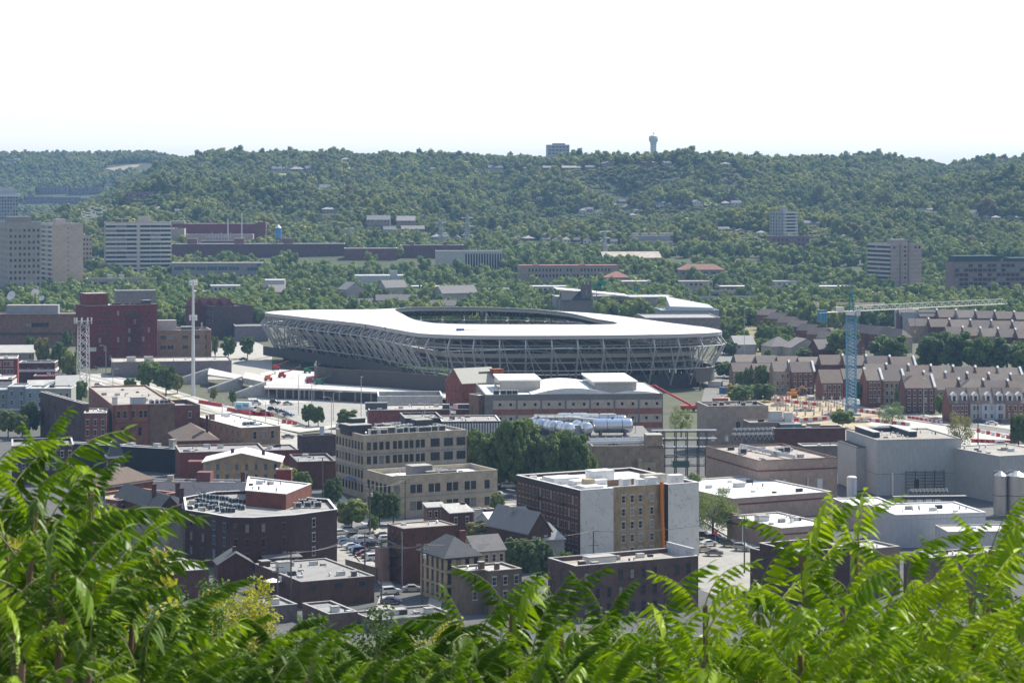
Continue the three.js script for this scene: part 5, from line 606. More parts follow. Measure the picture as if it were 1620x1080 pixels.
function dish(label, u, v, r, tilt, turn, base) { const p = at(u, v, 1330), g = thing('satellite_dish', label, 'satellite dish', V(p.x, base, p.z), turn); const pts = []; for (let i = 0; i <= 8; i++) pts.push(new THREE.Vector2(r * i / 8, .28 * r * (i / 8) ** 2)); const b = new THREE.LatheGeometry(pts, 24); b.rotateX(tilt); b.translate(0, p.y - base, 0); mesh('reflector', clean(b), M([.7, .7, .7], null, .5), g); mesh('mount', merge([bar(V(0, 0, -.2), V(0, p.y - base, -.2), .25), bar(V(-1, 0, 0), V(0, p.y - base - .5, -.2), .12), bar(V(1, 0, 0), V(0, p.y - base - .5, -.2), .12)]), METAL_D, g); mesh('feed_arm', bar(V(0, p.y - base, 0), V(0, p.y - base + r * .8 * Math.cos(tilt), r * .8 * Math.sin(tilt)), .08), METAL_D, g); }
dish('large white satellite dish seen from its face on the brown complex', 18, 468, 2.7, 1.15, -.5, 13); dish('dark backed satellite dish second from the large white one', 55, 463, 2.2, -1.2, .2, 13); dish('small white satellite dish third from the large white one', 66, 472, 1.6, 1.0, -.4, 13);
bld('grey_brick_block', 'grey brick block with slanting roof behind the tall red loft', 'building', { l: 174, c: 182, r: 246, t: 460, b: 522, ang: 12, L: 14 }, { wall: M([.27, .245, .245], 'brick', .92), roof: PALE_ROOF, cop: PALE_ROOF, par: .2 });
bld('brick_house', 'red brick house with white framed windows at the left edge', 'house', { l: -30, c: -8, r: 27, t: 568, b: 622, ang: 10 }, { wall: M([.26, .05, .05], 'brick', .92), roof: M([.4, .39, .38], 'shingle', .9), par: .2, cop: M([.5, .45, .43], null, .8), wins: [{ e: 0, xs: [.2, .42, .58, .74], rows: 3, w: 1.2, h: 1.9, yt: 3, dy: 3.2, frame: WF.white }] });
bld('brick_house', 'dark brick terrace house with broad white cornice near the lattice mast', 'house', { l: 22, c: 28, r: 86, t: 574, b: 612, ang: 4 }, { wall: M([.12, .07, .07], 'brick', .92), roof: DARK_ROOF, cop: WHITE_ROOF, par: .3, bands: [{ y: 6.6, h: 1.1, mat: M([.62, .62, .62], null, .8), out: .35 }], wins: [{ e: 0, xs: [.05, .28, .55, .65, .84], w: 1.2, h: 2, yt: 4.2, frame: WF.white, style: 'pair' }] });
house('white_roof_house', 'grey house with pale pitched roof at the upper left', 'house', { l: -20, c: -10, r: 53, t: 558, b: 580, ang: 4 }, { wall: M([.34, .33, .32], 'plaster', .9), roof: M([.55, .53, .49], 'shingle', .9), axis: 'x', rise: 3, wins: [{ e: 0, xs: [.6, .65, .85, .9], w: .8, h: 2.2, yt: 3, frame: WF.white }] });
house('metal_roof_shed', 'pale seamed metal roof shed left of the lattice mast', 'shed', { l: 72, c: 88, r: 124, t: 612, b: 634, ang: 10, L: 16 }, { wall: M([.2, .1, .1], 'brick', .9), roof: M([.5, .49, .46], 'seam', .6), axis: 'x', rise: 4 });
house('metal_roof_shed', 'low white roofed shed beside the seamed metal roof', 'shed', { l: 36, c: 44, r: 86, t: 613, b: 632, ang: 12, L: 14 }, { wall: M([.3, .15, .12], 'brick', .9), roof: M([.58, .57, .53], 'roof', .8), axis: 'x', rise: 2.4 });
bld('maroon_row', 'low maroon brick row behind the pale metal roofs', 'building', { l: 46, c: 52, r: 122, t: 595, b: 616, ang: 6 }, { wall: M([.2, .07, .07], 'brick', .9), roof: M([.22, .1, .1], 'roof', .9), par: .2 });
bld('white_gabled_house', 'small white topped brick house at the left edge below the red one', 'house', { l: -20, c: -12, r: 18, t: 600, b: 640, ang: 6 }, { wall: M([.22, .06, .055], 'brick', .9), roof: WHITE_ROOF, cop: WHITE_ROOF, par: .2, bands: [{ y: 7, h: 2.2, mat: M([.6, .6, .6], null, .8), out: .2 }], wins: [{ e: 0, n: 3, rows: 2, w: 1, h: 1.5, yt: 2.6, dy: 3.2 }] });
[['teal painted terrace house at the far left', -30, 11, [.19, .27, .26], 617], ['slate blue terrace house with small twin window', 11, 40, [.23, .28, .35], 612], ['light blue terrace house', 40, 69, [.26, .34, .41], 615], ['pale green terrace house with four dark windows', 69, 112, [.36, .38, .33], 615]].forEach(([lab, l, r, c, t], i) => bld('terrace_house', lab, 'house', { l: l - 2, c: l, r, t, b: 668, ang: 3, L: 14 }, { wall: M(c, 'plaster', .88), roof: PALE_ROOF, cop: M([.5, .52, .54], null, .8), par: .3, wins: [{ e: 0, n: i === 3 ? 4 : 2, rows: 3, w: .9, h: 1.8, yt: 3.4, dy: 3.3, frame: WF.white, m: 1.6 }], bands: [{ y: 4.6, h: .4, mat: M([.6, .62, .64], null, .8), out: .4 }], group: 'painted terrace' }));
// brick tenements below the parkway
bld('brick_tenement', 'tall dark brick tenement with pale roof nearest the painted terrace', 'tenement', { l: 63, c: 131, r: 140, t: 639, b: 712 }, { wall: M([.10, .062, .06], 'brick', .92), roof: PALE_ROOF, cop: PALE_ROOF, par: .2, wins: [{ e: 3, n: 7, rows: 3, w: 1, h: 2.4, yt: 4.2, dy: 4.2, frame: WF.dark }] });
const tm = bld('brick_tenement', 'wide red brown brick tenement with blank right half', 'tenement', { l: 138, c: 177, r: 276, t: 641, b: 712, ang: 16 }, { wall: M([.31, .135, .092], 'brick', .92), roof: M([.42, .38, .34], 'roof', .95), cop: M([.36, .26, .21], null, .9), par: .4, wins: [{ e: 0, xs: [.1, .2, .33, .455, .53], rows: 1, w: 1.2, h: 2.4, yt: 4.4, frame: WF.cream }, { e: 0, xs: [.16, .44], rows: 1, w: 1.2, h: 2.6, yt: 10.3, frame: WF.dark }, { e: 3, n: 6, rows: 2, w: 1, h: 2.2, yt: 4.4, dy: 5, frame: WF.cream }], boxes: [[9, -3, 5, 4, 2.6, AC_BLUE, 'plant_box'], [1.4, -5, 1.6, 2.2, 2.6, AC_CASE, 'plant_box']] });
{ const R = tm.info.R, h = tm.info.h, m = M([.22, .09, .07], 'brick', .92); mesh('blank_wall', boxUV(block(R * .585, R - .02, 0, h - .02, .004, .09)), M([.22, .145, .105], 'brick', .92), tm); for (const x of [.02, .28, .57]) mesh('pilaster', boxUV(block(R * x, R * x + .7, 0, h - .02, .004, .22)), m, tm); mesh('belt_course', block(0, R * .58, h - 6.2, h - 5.7, .004, .2), m, tm); }
onRoof(CD0, tm, [[14, -4], [15.6, -4], [17.2, -4.5], [18.8, -4.5], [14, -7], [16, -7], [18, -7.5], [20, -7]], 'dark condenser on the wide red brown tenement', 'condensers on the red brown tenement', 1.3);
bld('brick_annexe', 'low red brick annexe between the two tenements', 'building', { l: 129, c: 132, r: 168, t: 654, b: 716, ang: 8 }, { wall: M([.24, .1, .075], 'brick', .92), roof: PALE_ROOF, cop: PALE_ROOF, par: .3, wins: [{ e: 0, n: 3, rows: 3, w: 1, h: 1.9, yt: 4, dy: 3.4 }] });
bld('brick_annexe', 'dark brick wing with grey roof right of the wide tenement', 'building', { l: 256, c: 276, r: 316, t: 642, b: 694, ang: 20 }, { wall: M([.18, .09, .075], 'brick', .92), roof: GREY_ROOF, cop: M([.14, .12, .12], null, .9), par: 1.2, wins: [{ e: 0, xs: [.6], rows: 2, w: 1.1, h: 2, yt: 4.2, dy: 4 }] });
const vl = bld('tan_villa', 'low tan brick building with bright white roof and dark rooftop units', 'building', { l: 302, c: 381, r: 443, t: 677, b: 708, ang: 27.2 }, { wall: M([.36, .25, .165], 'brick', .92), roof: WHITE_ROOF, cop: M([.62, .6, .57], null, .85), par: .2, wins: [{ e: 0, xs: [.35, .57, .8], w: 1.2, h: 2.6, yt: 4, frame: WF.grey }, { e: 3, n: 9, rows: 2, w: .9, h: 1.6, yt: 2.8, dy: 2.9, frame: WF.grey }], boxes: [[1.2, -32, 1.6, 1.6, 2, BROWN_BRICK, 'chimney']] });
onRoof(CD0, vl, [[4.5, -9], [5.8, -9], [7, -9.2], [8.2, -9.2]], 'black rooftop unit on the white roof of the tan building', 'units on the tan building', 1.2);
// apartment towers
const tw1 = bld('office_tower', 'broad grey brown office tower at the left edge with a regular window grid', 'tower', { l: -40, c: 12, r: 64, t: 352, b: 474, ang: 20 }, { wall: M([.43, .375, .335], 'concrete', .9), roof: GREY_ROOF, cop: M([.34, .32, .3], null, .9), wins: [{ e: 0, n: 7, rows: 12, w: 1.7, h: 2.2, yt: 7, dy: 4.5, style: 'thin', frame: WF.dark, m: 2 }, { e: 3, n: 9, rows: 12, w: 1.5, h: 2.2, yt: 7, dy: 4.5, style: 'thin', frame: WF.dark }], boxes: [[9, -9, 18, 10, 5, M([.3, .27, .26], 'concrete', .9), 'penthouse']] });
const tw2 = bld('apartment_tower', 'slim tan tower with blank end wall and white balcony bands', 'tower', { l: 63, c: 83, r: 131, t: 354, b: 465, ang: 27 }, { wall: M([.56, .455, .365], 'concrete', .9), roof: PALE_ROOF, cop: M([.6, .58, .55], null, .9), wins: [{ e: 0, xs: [.5], rows: 13, w: .9, h: .9, yt: 4, dy: 3.7, style: 'thin', frame: WF.dark }, { e: 3, n: 2, rows: 14, w: 9, h: 1.7, yt: 3.6, dy: 3.7, style: 'pair', frame: WF.dark }], boxes: [[8, -10, 8, 8, 4.5, M([.5, .43, .38], 'concrete', .9), 'penthouse']] });
{ const L = tw2.info.L; for (let k = 0; k < 14; k++) mesh('balcony_band', block(-.5, -.02, tw2.info.h - 1.8 - k * 3.7, tw2.info.h - .4 - k * 3.7, -L + .3, -.3), M([.62, .61, .6], 'plaster', .85), tw2); }
bld('apartment_tower', 'narrow tan tower seen between the slim tower and the striped one', 'tower', { l: 120, c: 130, r: 145, t: 373, b: 452, ang: 10 }, { wall: M([.56, .455, .365], 'concrete', .9), roof: GREY_ROOF, wins: [{ e: 0, n: 3, rows: 9, w: 1.4, h: 1.6, yt: 4, dy: 3.9, style: 'thin', frame: WF.dark }] });
const tw3 = bld('apartment_tower', 'wide pale tower striped with white floors and dark window bands', 'tower', { l: 152, c: 166, r: 271, t: 352, b: 455, ang: 12 }, { wall: M([.52, .43, .33], 'concrete', .9), roof: PALE_ROOF, cop: M([.6, .58, .55], null, .9), wins: [{ e: 0, xs: [.082, .238, .394, .60, .755, .91], rows: 14, w: 8.2, h: 1.9, yt: 4.2, dy: 3.65, style: 'grid', frame: WF.dark, out: .16 }], boxes: [[33, -10, 10, 8, 5.5, M([.55, .48, .4], 'concrete', .9), 'lift_tower'], [17, -10, 5, 5, 3.6, METAL_D, 'plant_box'], [11, -10, 5, 5, 3.6, METAL_D, 'plant_box']] });
{ const R = tw3.info.R, h = tw3.info.h; for (let k = 0; k < 15; k++) mesh('floor_band', block(.3, R - .3, h - 2.25 - k * 3.65, h - .6 - k * 3.65, .02, .7), M([.66, .65, .63], 'plaster', .85), tw3); mesh('centre_pier', block(R * .48, R * .515, 0, h - .3, .02, .9), M([.6, .57, .53], 'plaster', .85), tw3); }
bld('podium', 'low concrete podium with long dark windows at the foot of the striped tower', 'building', { l: 128, c: 136, r: 246, t: 441, b: 466, ang: 8 }, { wall: M([.38, .34, .31], 'concrete', .9), roof: GREY_ROOF, cop: M([.45, .42, .39], null, .9), wins: [{ e: 0, n: 6, rows: 1, w: 7, h: 2, yt: 4.6, style: 'grid', frame: WF.dark }], boxes: [[18, -6, 4, 4, 3.5, METAL, 'plant_box'], [27, -6, 4, 4, 3.5, METAL, 'plant_box']] });
const tw0 = bld('hotel_tower', 'distant pale hotel tower with crowned top at the left edge', 'tower', { l: -28, c: -8, r: 28, t: 303, b: 405, ang: 15 }, { wall: M([.42, .44, .47], 'concrete', .9), roof: GREY_ROOF, wins: [{ e: 0, n: 8, rows: 15, w: 1.8, h: 2.4, yt: 8, dy: 4, style: 'thin', frame: WF.dark }], boxes: [[14, -14, 16, 12, 5, M([.4, .42, .45], null, .8), 'crown']] });
mesh('crown_ring', frameRing(offsetPoly(tw0.info.poly, -2.5), offsetPoly(tw0.info.poly, 1), tw0.info.h - 6, tw0.info.h - 3), M([.6, .62, .65], null, .8), tw0);
{ // white steel mast frames of the far arena
  for (const [u0, w, h, lab] of [[128, 22, 18, 'white lattice mast frame left of the striped tower roof'], [142, 25, 26, 'taller white lattice mast frame behind the striped tower roof']]) { const d = 2450, k = d / F, p = at(u0, 352, d), g = thing('mast_frame', lab, 'mast', V(p.x, p.y, p.z)), l = [], W = w * k, H = h * k, pt = (t, y) => V(W * t + (1 - y) * (1 - y) * 4, H * y, 0); for (const t of [0, 1]) for (let s = 0; s < 6; s++) l.push(bar(pt(t, s / 6), pt(t, (s + 1) / 6), .45, 5)); l.push(bar(pt(0, 1), pt(.5, .85), .35, 5), bar(pt(.5, .85), pt(1, 1), .35, 5)); for (let s = 0; s < 4; s++) l.push(bar(pt(0, s / 4), pt(1, (s + 1) / 4), .25, 4), bar(pt(1, s / 4), pt(0, (s + 1) / 4), .25, 4)); l.push(bar(V(W / 2, -H * .05 - p.y, 0), V(W / 2, H * .4, 0), .4, 5)); mesh('lattice', merge(l), M([.72, .73, .74], null, .6), g); }
}
// stadium forecourt: ramp walls, decks, podium
const RAMP = M([.50, .49, .475], 'concrete', .9);
function wedge(label, a, b, h0, h1) { const p = onLevel(...a), q = onLevel(...b), d = V().subVectors(q, p), L = d.length(), g = thing('ramp_wall', label, 'wall', p, Math.atan2(-d.z, d.x)); const s = new THREE.Shape([new THREE.Vector2(0, -1), new THREE.Vector2(L, -1), new THREE.Vector2(L, h1), new THREE.Vector2(0, h0)]), e = new THREE.ExtrudeGeometry(s, { depth: 1, bevelEnabled: false }); mesh('wall', boxUV(e), RAMP, g); mesh('coping', bar(V(0, h0 + .1, .5), V(L, h1 + .1, .5), .3, 4), M([.6, .59, .57], null, .9), g); for (let i = 1; i < L / 3; i++) mesh('joint', block(i * 3 - .04, i * 3 + .04, 0, h0 + (h1 - h0) * i * 3 / L - .2, 1.0, 1.02), M([.3, .3, .3], null, .9), g); }
wedge('rear sloping concrete ramp wall beside the mobile phone mast', [284, 607], [328, 606], 2.4, 6.2); wedge('middle sloping concrete ramp wall', [328, 620], [382, 617], 1.4, 5.9); wedge('front sloping concrete ramp wall rising to the plaza', [360, 629], [420, 627], .8, 6.1);
function deckOf(name, label, uv, h, thick, m) { const poly = uv.map(([u, v]) => { const p = onLevel(u, v, h); return [p.x, p.z]; }), o = poly[0], rel = poly.map((p) => [p[0] - o[0], p[1] - o[1]]); const g = thing(name, label, 'deck', V(o[0], 0, o[1])); mesh('slab', boxUV(tris([...sheet(rel, h), ...wallStrip(rel, h - thick, h), ...sheet(rel, h - thick)])), m, g); return { g, rel }; }
{ const { g, rel } = deckOf('plaza_deck', 'white concrete plaza deck on columns before the stadium', [[418, 613], [470, 614], [500, 615], [600, 620], [706, 629], [706, 618], [600, 610], [502, 603], [498, 588], [440, 584], [412, 590]], 4.6, .7, M([.6, .58, .55], 'concrete', .9)); const col = []; for (let i = 0; i < 4; i++) for (let t = .12; t < 1; t += .25) { const a = rel[i], b = rel[i + 1]; col.push(cyl(.35, .35, 4, a[0] + (b[0] - a[0]) * t, 0, a[1] + (b[1] - a[1]) * t - 1, 8)); } mesh('columns', merge(col), CONC, g); mesh('back_wall', boxUV(tris(wallStrip(offsetPoly(rel, 6), 0, 4))), M([.2, .2, .21], 'concrete', .9), g); const rl = []; for (let i = 0; i < 4; i++) { const a = V(rel[i][0], 5.7, rel[i][1]), b = V(rel[i + 1][0], 5.7, rel[i + 1][1]); rl.push(bar(a, b, .05, 4)); for (let t = 0; t < 1; t += .12) { const p = V().lerpVectors(a, b, t); rl.push(bar(V(p.x, 4.6, p.z), p, .04, 4)); } } mesh('railing', merge(rl), METAL, g); }
deckOf('ramp_deck', 'white ramp deck between the concrete ramp walls', [[328, 592], [382, 600], [384, 594], [330, 582]], 5, .6, M([.62, .6, .57], 'concrete', .9)); deckOf('ramp_deck', 'small white landing beside the red lifts', [[382, 597], [416, 604], [420, 594], [388, 588]], 5.5, 2.5, M([.55, .52, .49], 'concrete', .9));
// ---------- the far flats and the ridge ----------
const MAUVE = M([.21, .10, .10], 'brick', .92), MAUVE_D = M([.16, .085, .085], 'brick', .92);
const slab = (name, label, cat, u0, u1, t, d, m, o = {}) => (d > 1790 && clearings.push([((u0 + u1) / 2 - HX) / F * d, d, (u1 - u0) / 2 / F * d, 62, 12]), bld(name, label, cat, { l: u0 - 3, c: u0, r: u1, t, d, base: d > 1790 ? hillY((u0 - HX) / F * d, d) - 2.5 : 0, ang: o.ang ?? 4, L: o.L ?? 24 }, { wall: m, par: .3, ...o }));
slab('rail_terminal', 'long dark mauve brick goods terminal with white roof edge', 'building', 271, 545, 386, 2150, MAUVE_D, { cop: WHITE_ROOF, roof: PALE_ROOF, boxes: [[18, -8, 9, 6, 5, MAUVE, 'roof_hut'], [60, -8, 9, 6, 5, MAUVE, 'roof_hut'], [104, -8, 9, 6, 5, MAUVE, 'roof_hut']] });
slab('brick_shed', 'lower mauve shed with pale roof right of the goods terminal', 'building', 545, 628, 393, 2120, MAUVE, { cop: WHITE_ROOF, roof: PALE_ROOF });
slab('brick_shed', 'mauve brick shed in the middle of the far flats', 'building', 634, 733, 388, 2150, MAUVE_D, { cop: M([.5, .45, .43], null, .9), boxes: [[10, -8, 4, 4, 3, MAUVE, 'roof_hut'], [40, -8, 4, 4, 3, MAUVE, 'roof_hut']] });
const cf = slab('colonnade_building', 'pale office block with dark column bays beyond the groves', 'building', 690, 795, 397, 2060, M([.5, .49, .47], 'plaster', .9), { cop: M([.3, .3, .3], null, .9) });
for (let k = 0; k < 14; k++) mesh('window_bay', block(25 + k * 2.3, 26.3 + k * 2.3, 0, cf.info.h - 2.4, .004, .12), GLASS[0], cf);
slab('red_factory', 'dark red factory with pale lower wall at the foot of the ridge', 'factory', 272, 420, 354, 2350, M([.24, .045, .06], 'brick', .92), { L: 40, boxes: [[6, -6, 12, 8, 3, M([.5, .42, .38], 'plaster', .9), 'roof_box']] });
slab('pale_shed', 'pale pink shed in front of the dark red factory', 'shed', 293, 400, 371, 2250, M([.45, .36, .34], 'plaster', .9), {}); slab('pale_shed', 'tall pale store against the dark red factory', 'shed', 271, 291, 362, 2260, M([.44, .36, .33], 'plaster', .9), {});
slab('brick_store', 'mauve brick store behind the goods terminal', 'store', 318, 372, 381, 2200, MAUVE, {}); slab('brick_store', 'tall dark red tower store right of the red factory', 'store', 404, 420, 352, 2300, M([.2, .06, .06], 'brick', .92), {});
const te = slab('teal_office', 'long low grey office with teal glass upper floor', 'office', 271, 420, 416, 1980, M([.30, .29, .30], 'concrete', .9), { roof: M([.5, .46, .4], 'roof', .9), cop: M([.5, .46, .4], null, .9), wins: [{ e: 0, n: 6, rows: 1, w: 8, h: 3, yt: 6, style: 'grid', frame: WF.grey, glass: TEAL, m: 6, m2: 26 }, { e: 0, n: 17, rows: 1, w: 1.6, h: 2, yt: 11.5, style: 'thin', frame: WF.grey, m: 3 }, { e: 0, xs: [.86], w: 9, h: 3, yt: 6.5, style: 'grid', frame: WF.grey, glass: TEAL }] });
mesh('blue_sign', block(70, 76, te.info.h - 2.6, te.info.h - .6, .02, .3), M([.05, .1, .35], null, .6), te);
const un = slab('terminal_hall', 'long stone hall with red tiled roof and rows of arched windows', 'hall', 822, 979, 420, 1960, M([.36, .295, .25], 'concrete', .9), { roof: M([.34, .15, .11], 'shingle', .9), cop: M([.36, .17, .13], 'shingle', .9), par: .1, wins: [{ e: 0, n: 24, rows: 2, w: 1.5, h: 2.6, yt: 5, dy: 4.6, style: 'arch', frame: WF.stone, m: 8 }] });
for (const [x, lab] of [[14, 1], [52, 2]]) mesh('roof_lantern', (() => { const c = new THREE.ConeGeometry(4, 3, 4); c.rotateY(.785); c.translate(x, un.info.h + 1.4, -9); return boxUV(c); })(), M([.36, .17, .13], 'shingle', .9), un);
house('red_roof_pavilion', 'small pavilion with red tiled hipped roof beside the stone hall', 'pavilion', { l: 953, c: 960, r: 996, t: 438, d: 1900, ang: 6, L: 16 }, { wall: M([.4, .34, .29], 'concrete', .9), roof: M([.36, .16, .12], 'shingle', .9), axis: 'hip', rise: 4, ov: 1 });
house('low_hall', 'long low hall with reddish roof right of the stone hall', 'hall', { l: 1068, c: 1076, r: 1146, t: 426, d: 1960, ang: 5, L: 14 }, { wall: M([.36, .3, .26], 'concrete', .9), roof: M([.34, .18, .14], 'shingle', .9), axis: 'hip', rise: 4, ov: .8, wins: [{ e: 0, n: 6, w: 4, h: 2, yt: 4, style: 'thin', glass: M([.04, .07, .2], null, .2) }] });
house('wide_shed', 'broad pale roofed shed at the foot of the ridge, centre right', 'shed', { l: 940, c: 955, r: 1047, t: 408, d: 2120, ang: 6, L: 34 }, { wall: M([.33, .32, .33], 'concrete', .9), roof: M([.52, .44, .37], 'roof', .9), axis: 'x', rise: 5 });
const ar = onHill(1030, 398); { const g = thing('quarry_terrace', 'stepped concrete terrace cut into the ridge foot', 'terrace', V(ar.x - 22, ar.y - 2, ar.z), .05); for (let k = 0; k < 3; k++) mesh('step_wall', boxUV(block(k * 2, 46 - k * 2, 0, 6 + k * 5, -k * 9 - 9, -k * 9)), M([.3, .29, .3], 'concrete', .95), g); mesh('cabins', merge([3, 12, 20, 29, 36].map((x) => block(x + 4, x + 10, 16, 18.5, -30, -24))), M([.45, .4, .38], null, .9), g); clearings.push([ar.x, -ar.z, 30, 10, 40]); }
// modern school and church behind the stadium
const sc = slab('modern_centre', 'modern building with sweeping white roof behind the stadium', 'building', 880, 1065, 470, 1560, M([.33, .32, .33], 'concrete', .9), { L: 30, roof: WHITE_ROOF, cop: M([.55, .54, .53], null, .8), wins: [{ e: 0, n: 12, w: 4, h: 4, yt: 6, style: 'grid', frame: WF.grey, m: 5, m2: 28 }] });
{ const o = []; const x0 = 0, x1 = sc.info.R * .62; o.push(...quad([x0, sc.info.h + 5.5, 4], [x1, sc.info.h + .8, 4], [x1, sc.info.h + .8, -26], [x0, sc.info.h + 5.5, -26]), ...quad([x0, sc.info.h + 4.7, 4], [x1, sc.info.h, 4], [x1, sc.info.h + .8, 4], [x0, sc.info.h + 5.5, 4])); mesh('sweeping_roof', boxUV(tris(o)), WHITE_ROOF, sc); mesh('roof_posts', merge([2, 14, 26, 38].map((x) => bar(V(x, 0, 3), V(x, sc.info.h + 4, 3), .3))), METAL, sc); }
house('church', 'dark roofed stone church with square tower behind the stadium', 'church', { l: 884, c: 890, r: 938, t: 474, d: 1470, ang: 6, L: 14 }, { wall: M([.19, .17, .17], 'concrete', .95), roof: M([.04, .045, .055], 'shingle', .9), axis: 'x', rise: 5 });
{ const c = scene.children[scene.children.length - 1]; mesh('tower', boxUV(block(12, 18, 0, 26.5, -7, -1)), M([.17, .155, .155], 'concrete', .95), c); mesh('battlement', merge([0, 1, 2].map((k) => block(12 + k * 2.3, 13.4 + k * 2.3, 26.5, 27.6, -1.4, -.95))), M([.17, .155, .155], 'concrete', .95), c); windows(c, [12, -1], [18, -1], { n: 1, rows: 2, w: 1, h: 2.4, y: 14, dy: 6, style: 'arch', frame: WF.stone }); }
const sb = slab('school', 'grey blue school with slanting roofs right behind the stadium', 'school', 1047, 1138, 491, 1420, M([.30, .33, .36], 'plaster', .9), { L: 30, roof: M([.4, .41, .43], 'seam', .7), cop: M([.45, .5, .54], null, .8) });
mesh('slanted_hall', (() => { const o = [], R = sb.info.R, h = sb.info.h; o.push(...quad([6, h + 2, -8], [R - 2, h - 1 + 2, -8], [R - 2, h + 2, -26], [6, h + 7, -26]), ...quad([6, h - .5, -8], [R - 2, h - .5, -8], [R - 2, h + 1, -8], [6, h + 2, -8]), ...quad([6, h - .5, -26], [6, h - .5, -8], [6, h + 2, -8], [6, h + 7, -26])); return boxUV(tris(o)); })(), M([.42, .47, .5], 'seam', .6), sb);
slab('school_wing', 'low flat school wing with grey roof nearer the stadium', 'school', 1022, 1140, 503, 1330, M([.28, .25, .25], 'brick', .9), { L: 40, roof: M([.36, .35, .36], 'roof', .9) });
// elevated motorway
for (const [u0, u1, v, lab] of [[1030, 1205, 471, 'grey motorway viaduct right of the modern centre'], [1030, 1205, 461, 'farther parallel motorway viaduct'], [300, 690, 441, 'long pale viaduct crossing the groves behind the stadium'], [1215, 1480, 452, 'viaduct running behind the crane towards the right tower']]) { const a = at(u0, v, 1700 + (471 - v) * 8), b = at(u1, v, 1720 + (471 - v) * 8), d = V().subVectors(b, a), g = thing('viaduct', lab, 'viaduct', V(a.x, 0, a.z), Math.atan2(-d.z, d.x)), L = d.length(), y = a.y; mesh('deck', block(0, L, y - 2.2, y - .8, -7, 7), CONC_D, g); mesh('parapet', merge([block(0, L, y - .8, y + .3, 6.5, 7), block(0, L, y - .8, y + .3, -7, -6.5)]), M([.36, .37, .39], 'concrete', .9), g); mesh('piers', merge(Array.from({ length: 6 }, (_, i) => block(L * (i + .5) / 6 - .9, L * (i + .5) / 6 + .9, 0, y - 2.2, -4, 4))), CONC_D, g); }
// roofs in the groves behind the stadium
[[548, 576, 458, 'grey gabled apartment house left in the groves'], [610, 645, 455, 'grey gabled apartment house with pale gable in the groves'], [625, 668, 462, 'long grey roofed apartment house in the groves'], [700, 756, 464, 'grey apartment house with twin gables in the groves'], [740, 762, 468, 'small grey roofed house beside the twin gables'], [430, 455, 462, 'grey roofed house nearest the striped tower']].forEach(([u0, u1, t, lab], i) => house('apartment_house', lab, 'house', { l: u0 - 6, c: u0, r: u1, t, d: 1690 + (i % 3) * 40, ang: 30, L: 14 }, { wall: M([.38, .35, .34], 'plaster', .9), roof: M([.27, .25, .25], 'shingle', .9), axis: i % 2 ? 'x' : 'z', rise: 5 }));
[[566, 640, 481, 'low grey terrace roofs just beyond the stadium'], [640, 722, 484, 'second low grey terrace roof beyond the stadium'], [595, 660, 475, 'dark roofed low terrace behind the first']].forEach(([u0, u1, t, lab]) => house('row_house', lab, 'house', { l: u0 - 4, c: u0, r: u1, t, d: 1590, ang: 6, L: 11 }, { wall: M([.32, .24, .2], 'brick', .9), roof: M([.2, .185, .185], 'shingle', .9), axis: 'x', rise: 3.5 }));
slab('white_office', 'white flat roofed building with raised end in the groves', 'office', 552, 645, 436, 1930, M([.55, .57, .6], 'plaster', .9), { roof: WHITE_ROOF, cop: WHITE_ROOF, boxes: [[36, -4, 6, 6, 4, M([.6, .62, .64], 'plaster', .9), 'raised_end']] });
slab('striped_shed', 'small white and grey striped shed near the left groves', 'shed', 418, 450, 443, 1800, M([.5, .5, .5], 'seam', .9), { roof: WHITE_ROOF });
slab('long_wall_block', 'low grey blue depot wall among the groves', 'depot', 465, 585, 428, 2080, M([.25, .26, .29], 'plaster', .9), {});
// right hand towers
const rt1 = bld('apartment_tower', 'tan apartment tower with white banded side in front of the ridge, right', 'tower', { l: 1373, c: 1409.5, r: 1459, t: 386, b: 468, ang: 27 }, { wall: M([.40, .325, .30], 'concrete', .9), roof: GREY_ROOF, cop: M([.45, .4, .37], null, .9), wins: [{ e: 3, n: 9, rows: 10, w: 3, h: 1.6, yt: 3.2, dy: 3.4, style: 'pair', frame: WF.dark, out: .1 }, { e: 0, xs: [.46], rows: 10, w: 1.6, h: 1.6, yt: 3.2, dy: 3.4, style: 'thin', frame: WF.dark }, { e: 0, xs: [.12, .8, .92], rows: 1, w: 1.6, h: 2.2, yt: 4, style: 'thin', frame: WF.dark }], boxes: [[12, -8, 14, 8, 4, M([.38, .31, .28], 'concrete', .9), 'penthouse']] });
{ const L = rt1.info.L; for (let k = 0; k < 11; k++) { mesh('floor_band', block(-.6, -.02, rt1.info.h - 1.5 - k * 3.4, rt1.info.h - .3 - k * 3.4, -L + .3, -.3), M([.6, .57, .56], 'plaster', .85), rt1); mesh('floor_line', block(.4, rt1.info.R - .3, rt1.info.h - .8 - k * 3.4, rt1.info.h - .55 - k * 3.4, .01, .18), M([.52, .46, .43], null, .85), rt1); } for (const x of [.3, .56]) mesh('pier', block(rt1.info.R * x, rt1.info.R * x + 2, 0, rt1.info.h + .6, .01, 1.1), M([.38, .3, .275], 'concrete', .9), rt1); }
const ht = bld('hotel_block', 'wide dark glass hotel block with green roof at the right edge', 'hotel', { l: 1496, c: 1508, r: 1690, t: 414, b: 480, ang: 8 }, { wall: M([.27, .20, .185], 'concrete', .9), roof: M([.03, .06, .055], 'shingle', .9), cop: M([.03, .06, .055], null, .8), wins: [{ e: 0, n: 24, rows: 8, w: 3.0, h: 2.3, yt: 4.0, dy: 3.35, style: 'pair', frame: WF.dark, m: 3, blind: .3 }] });
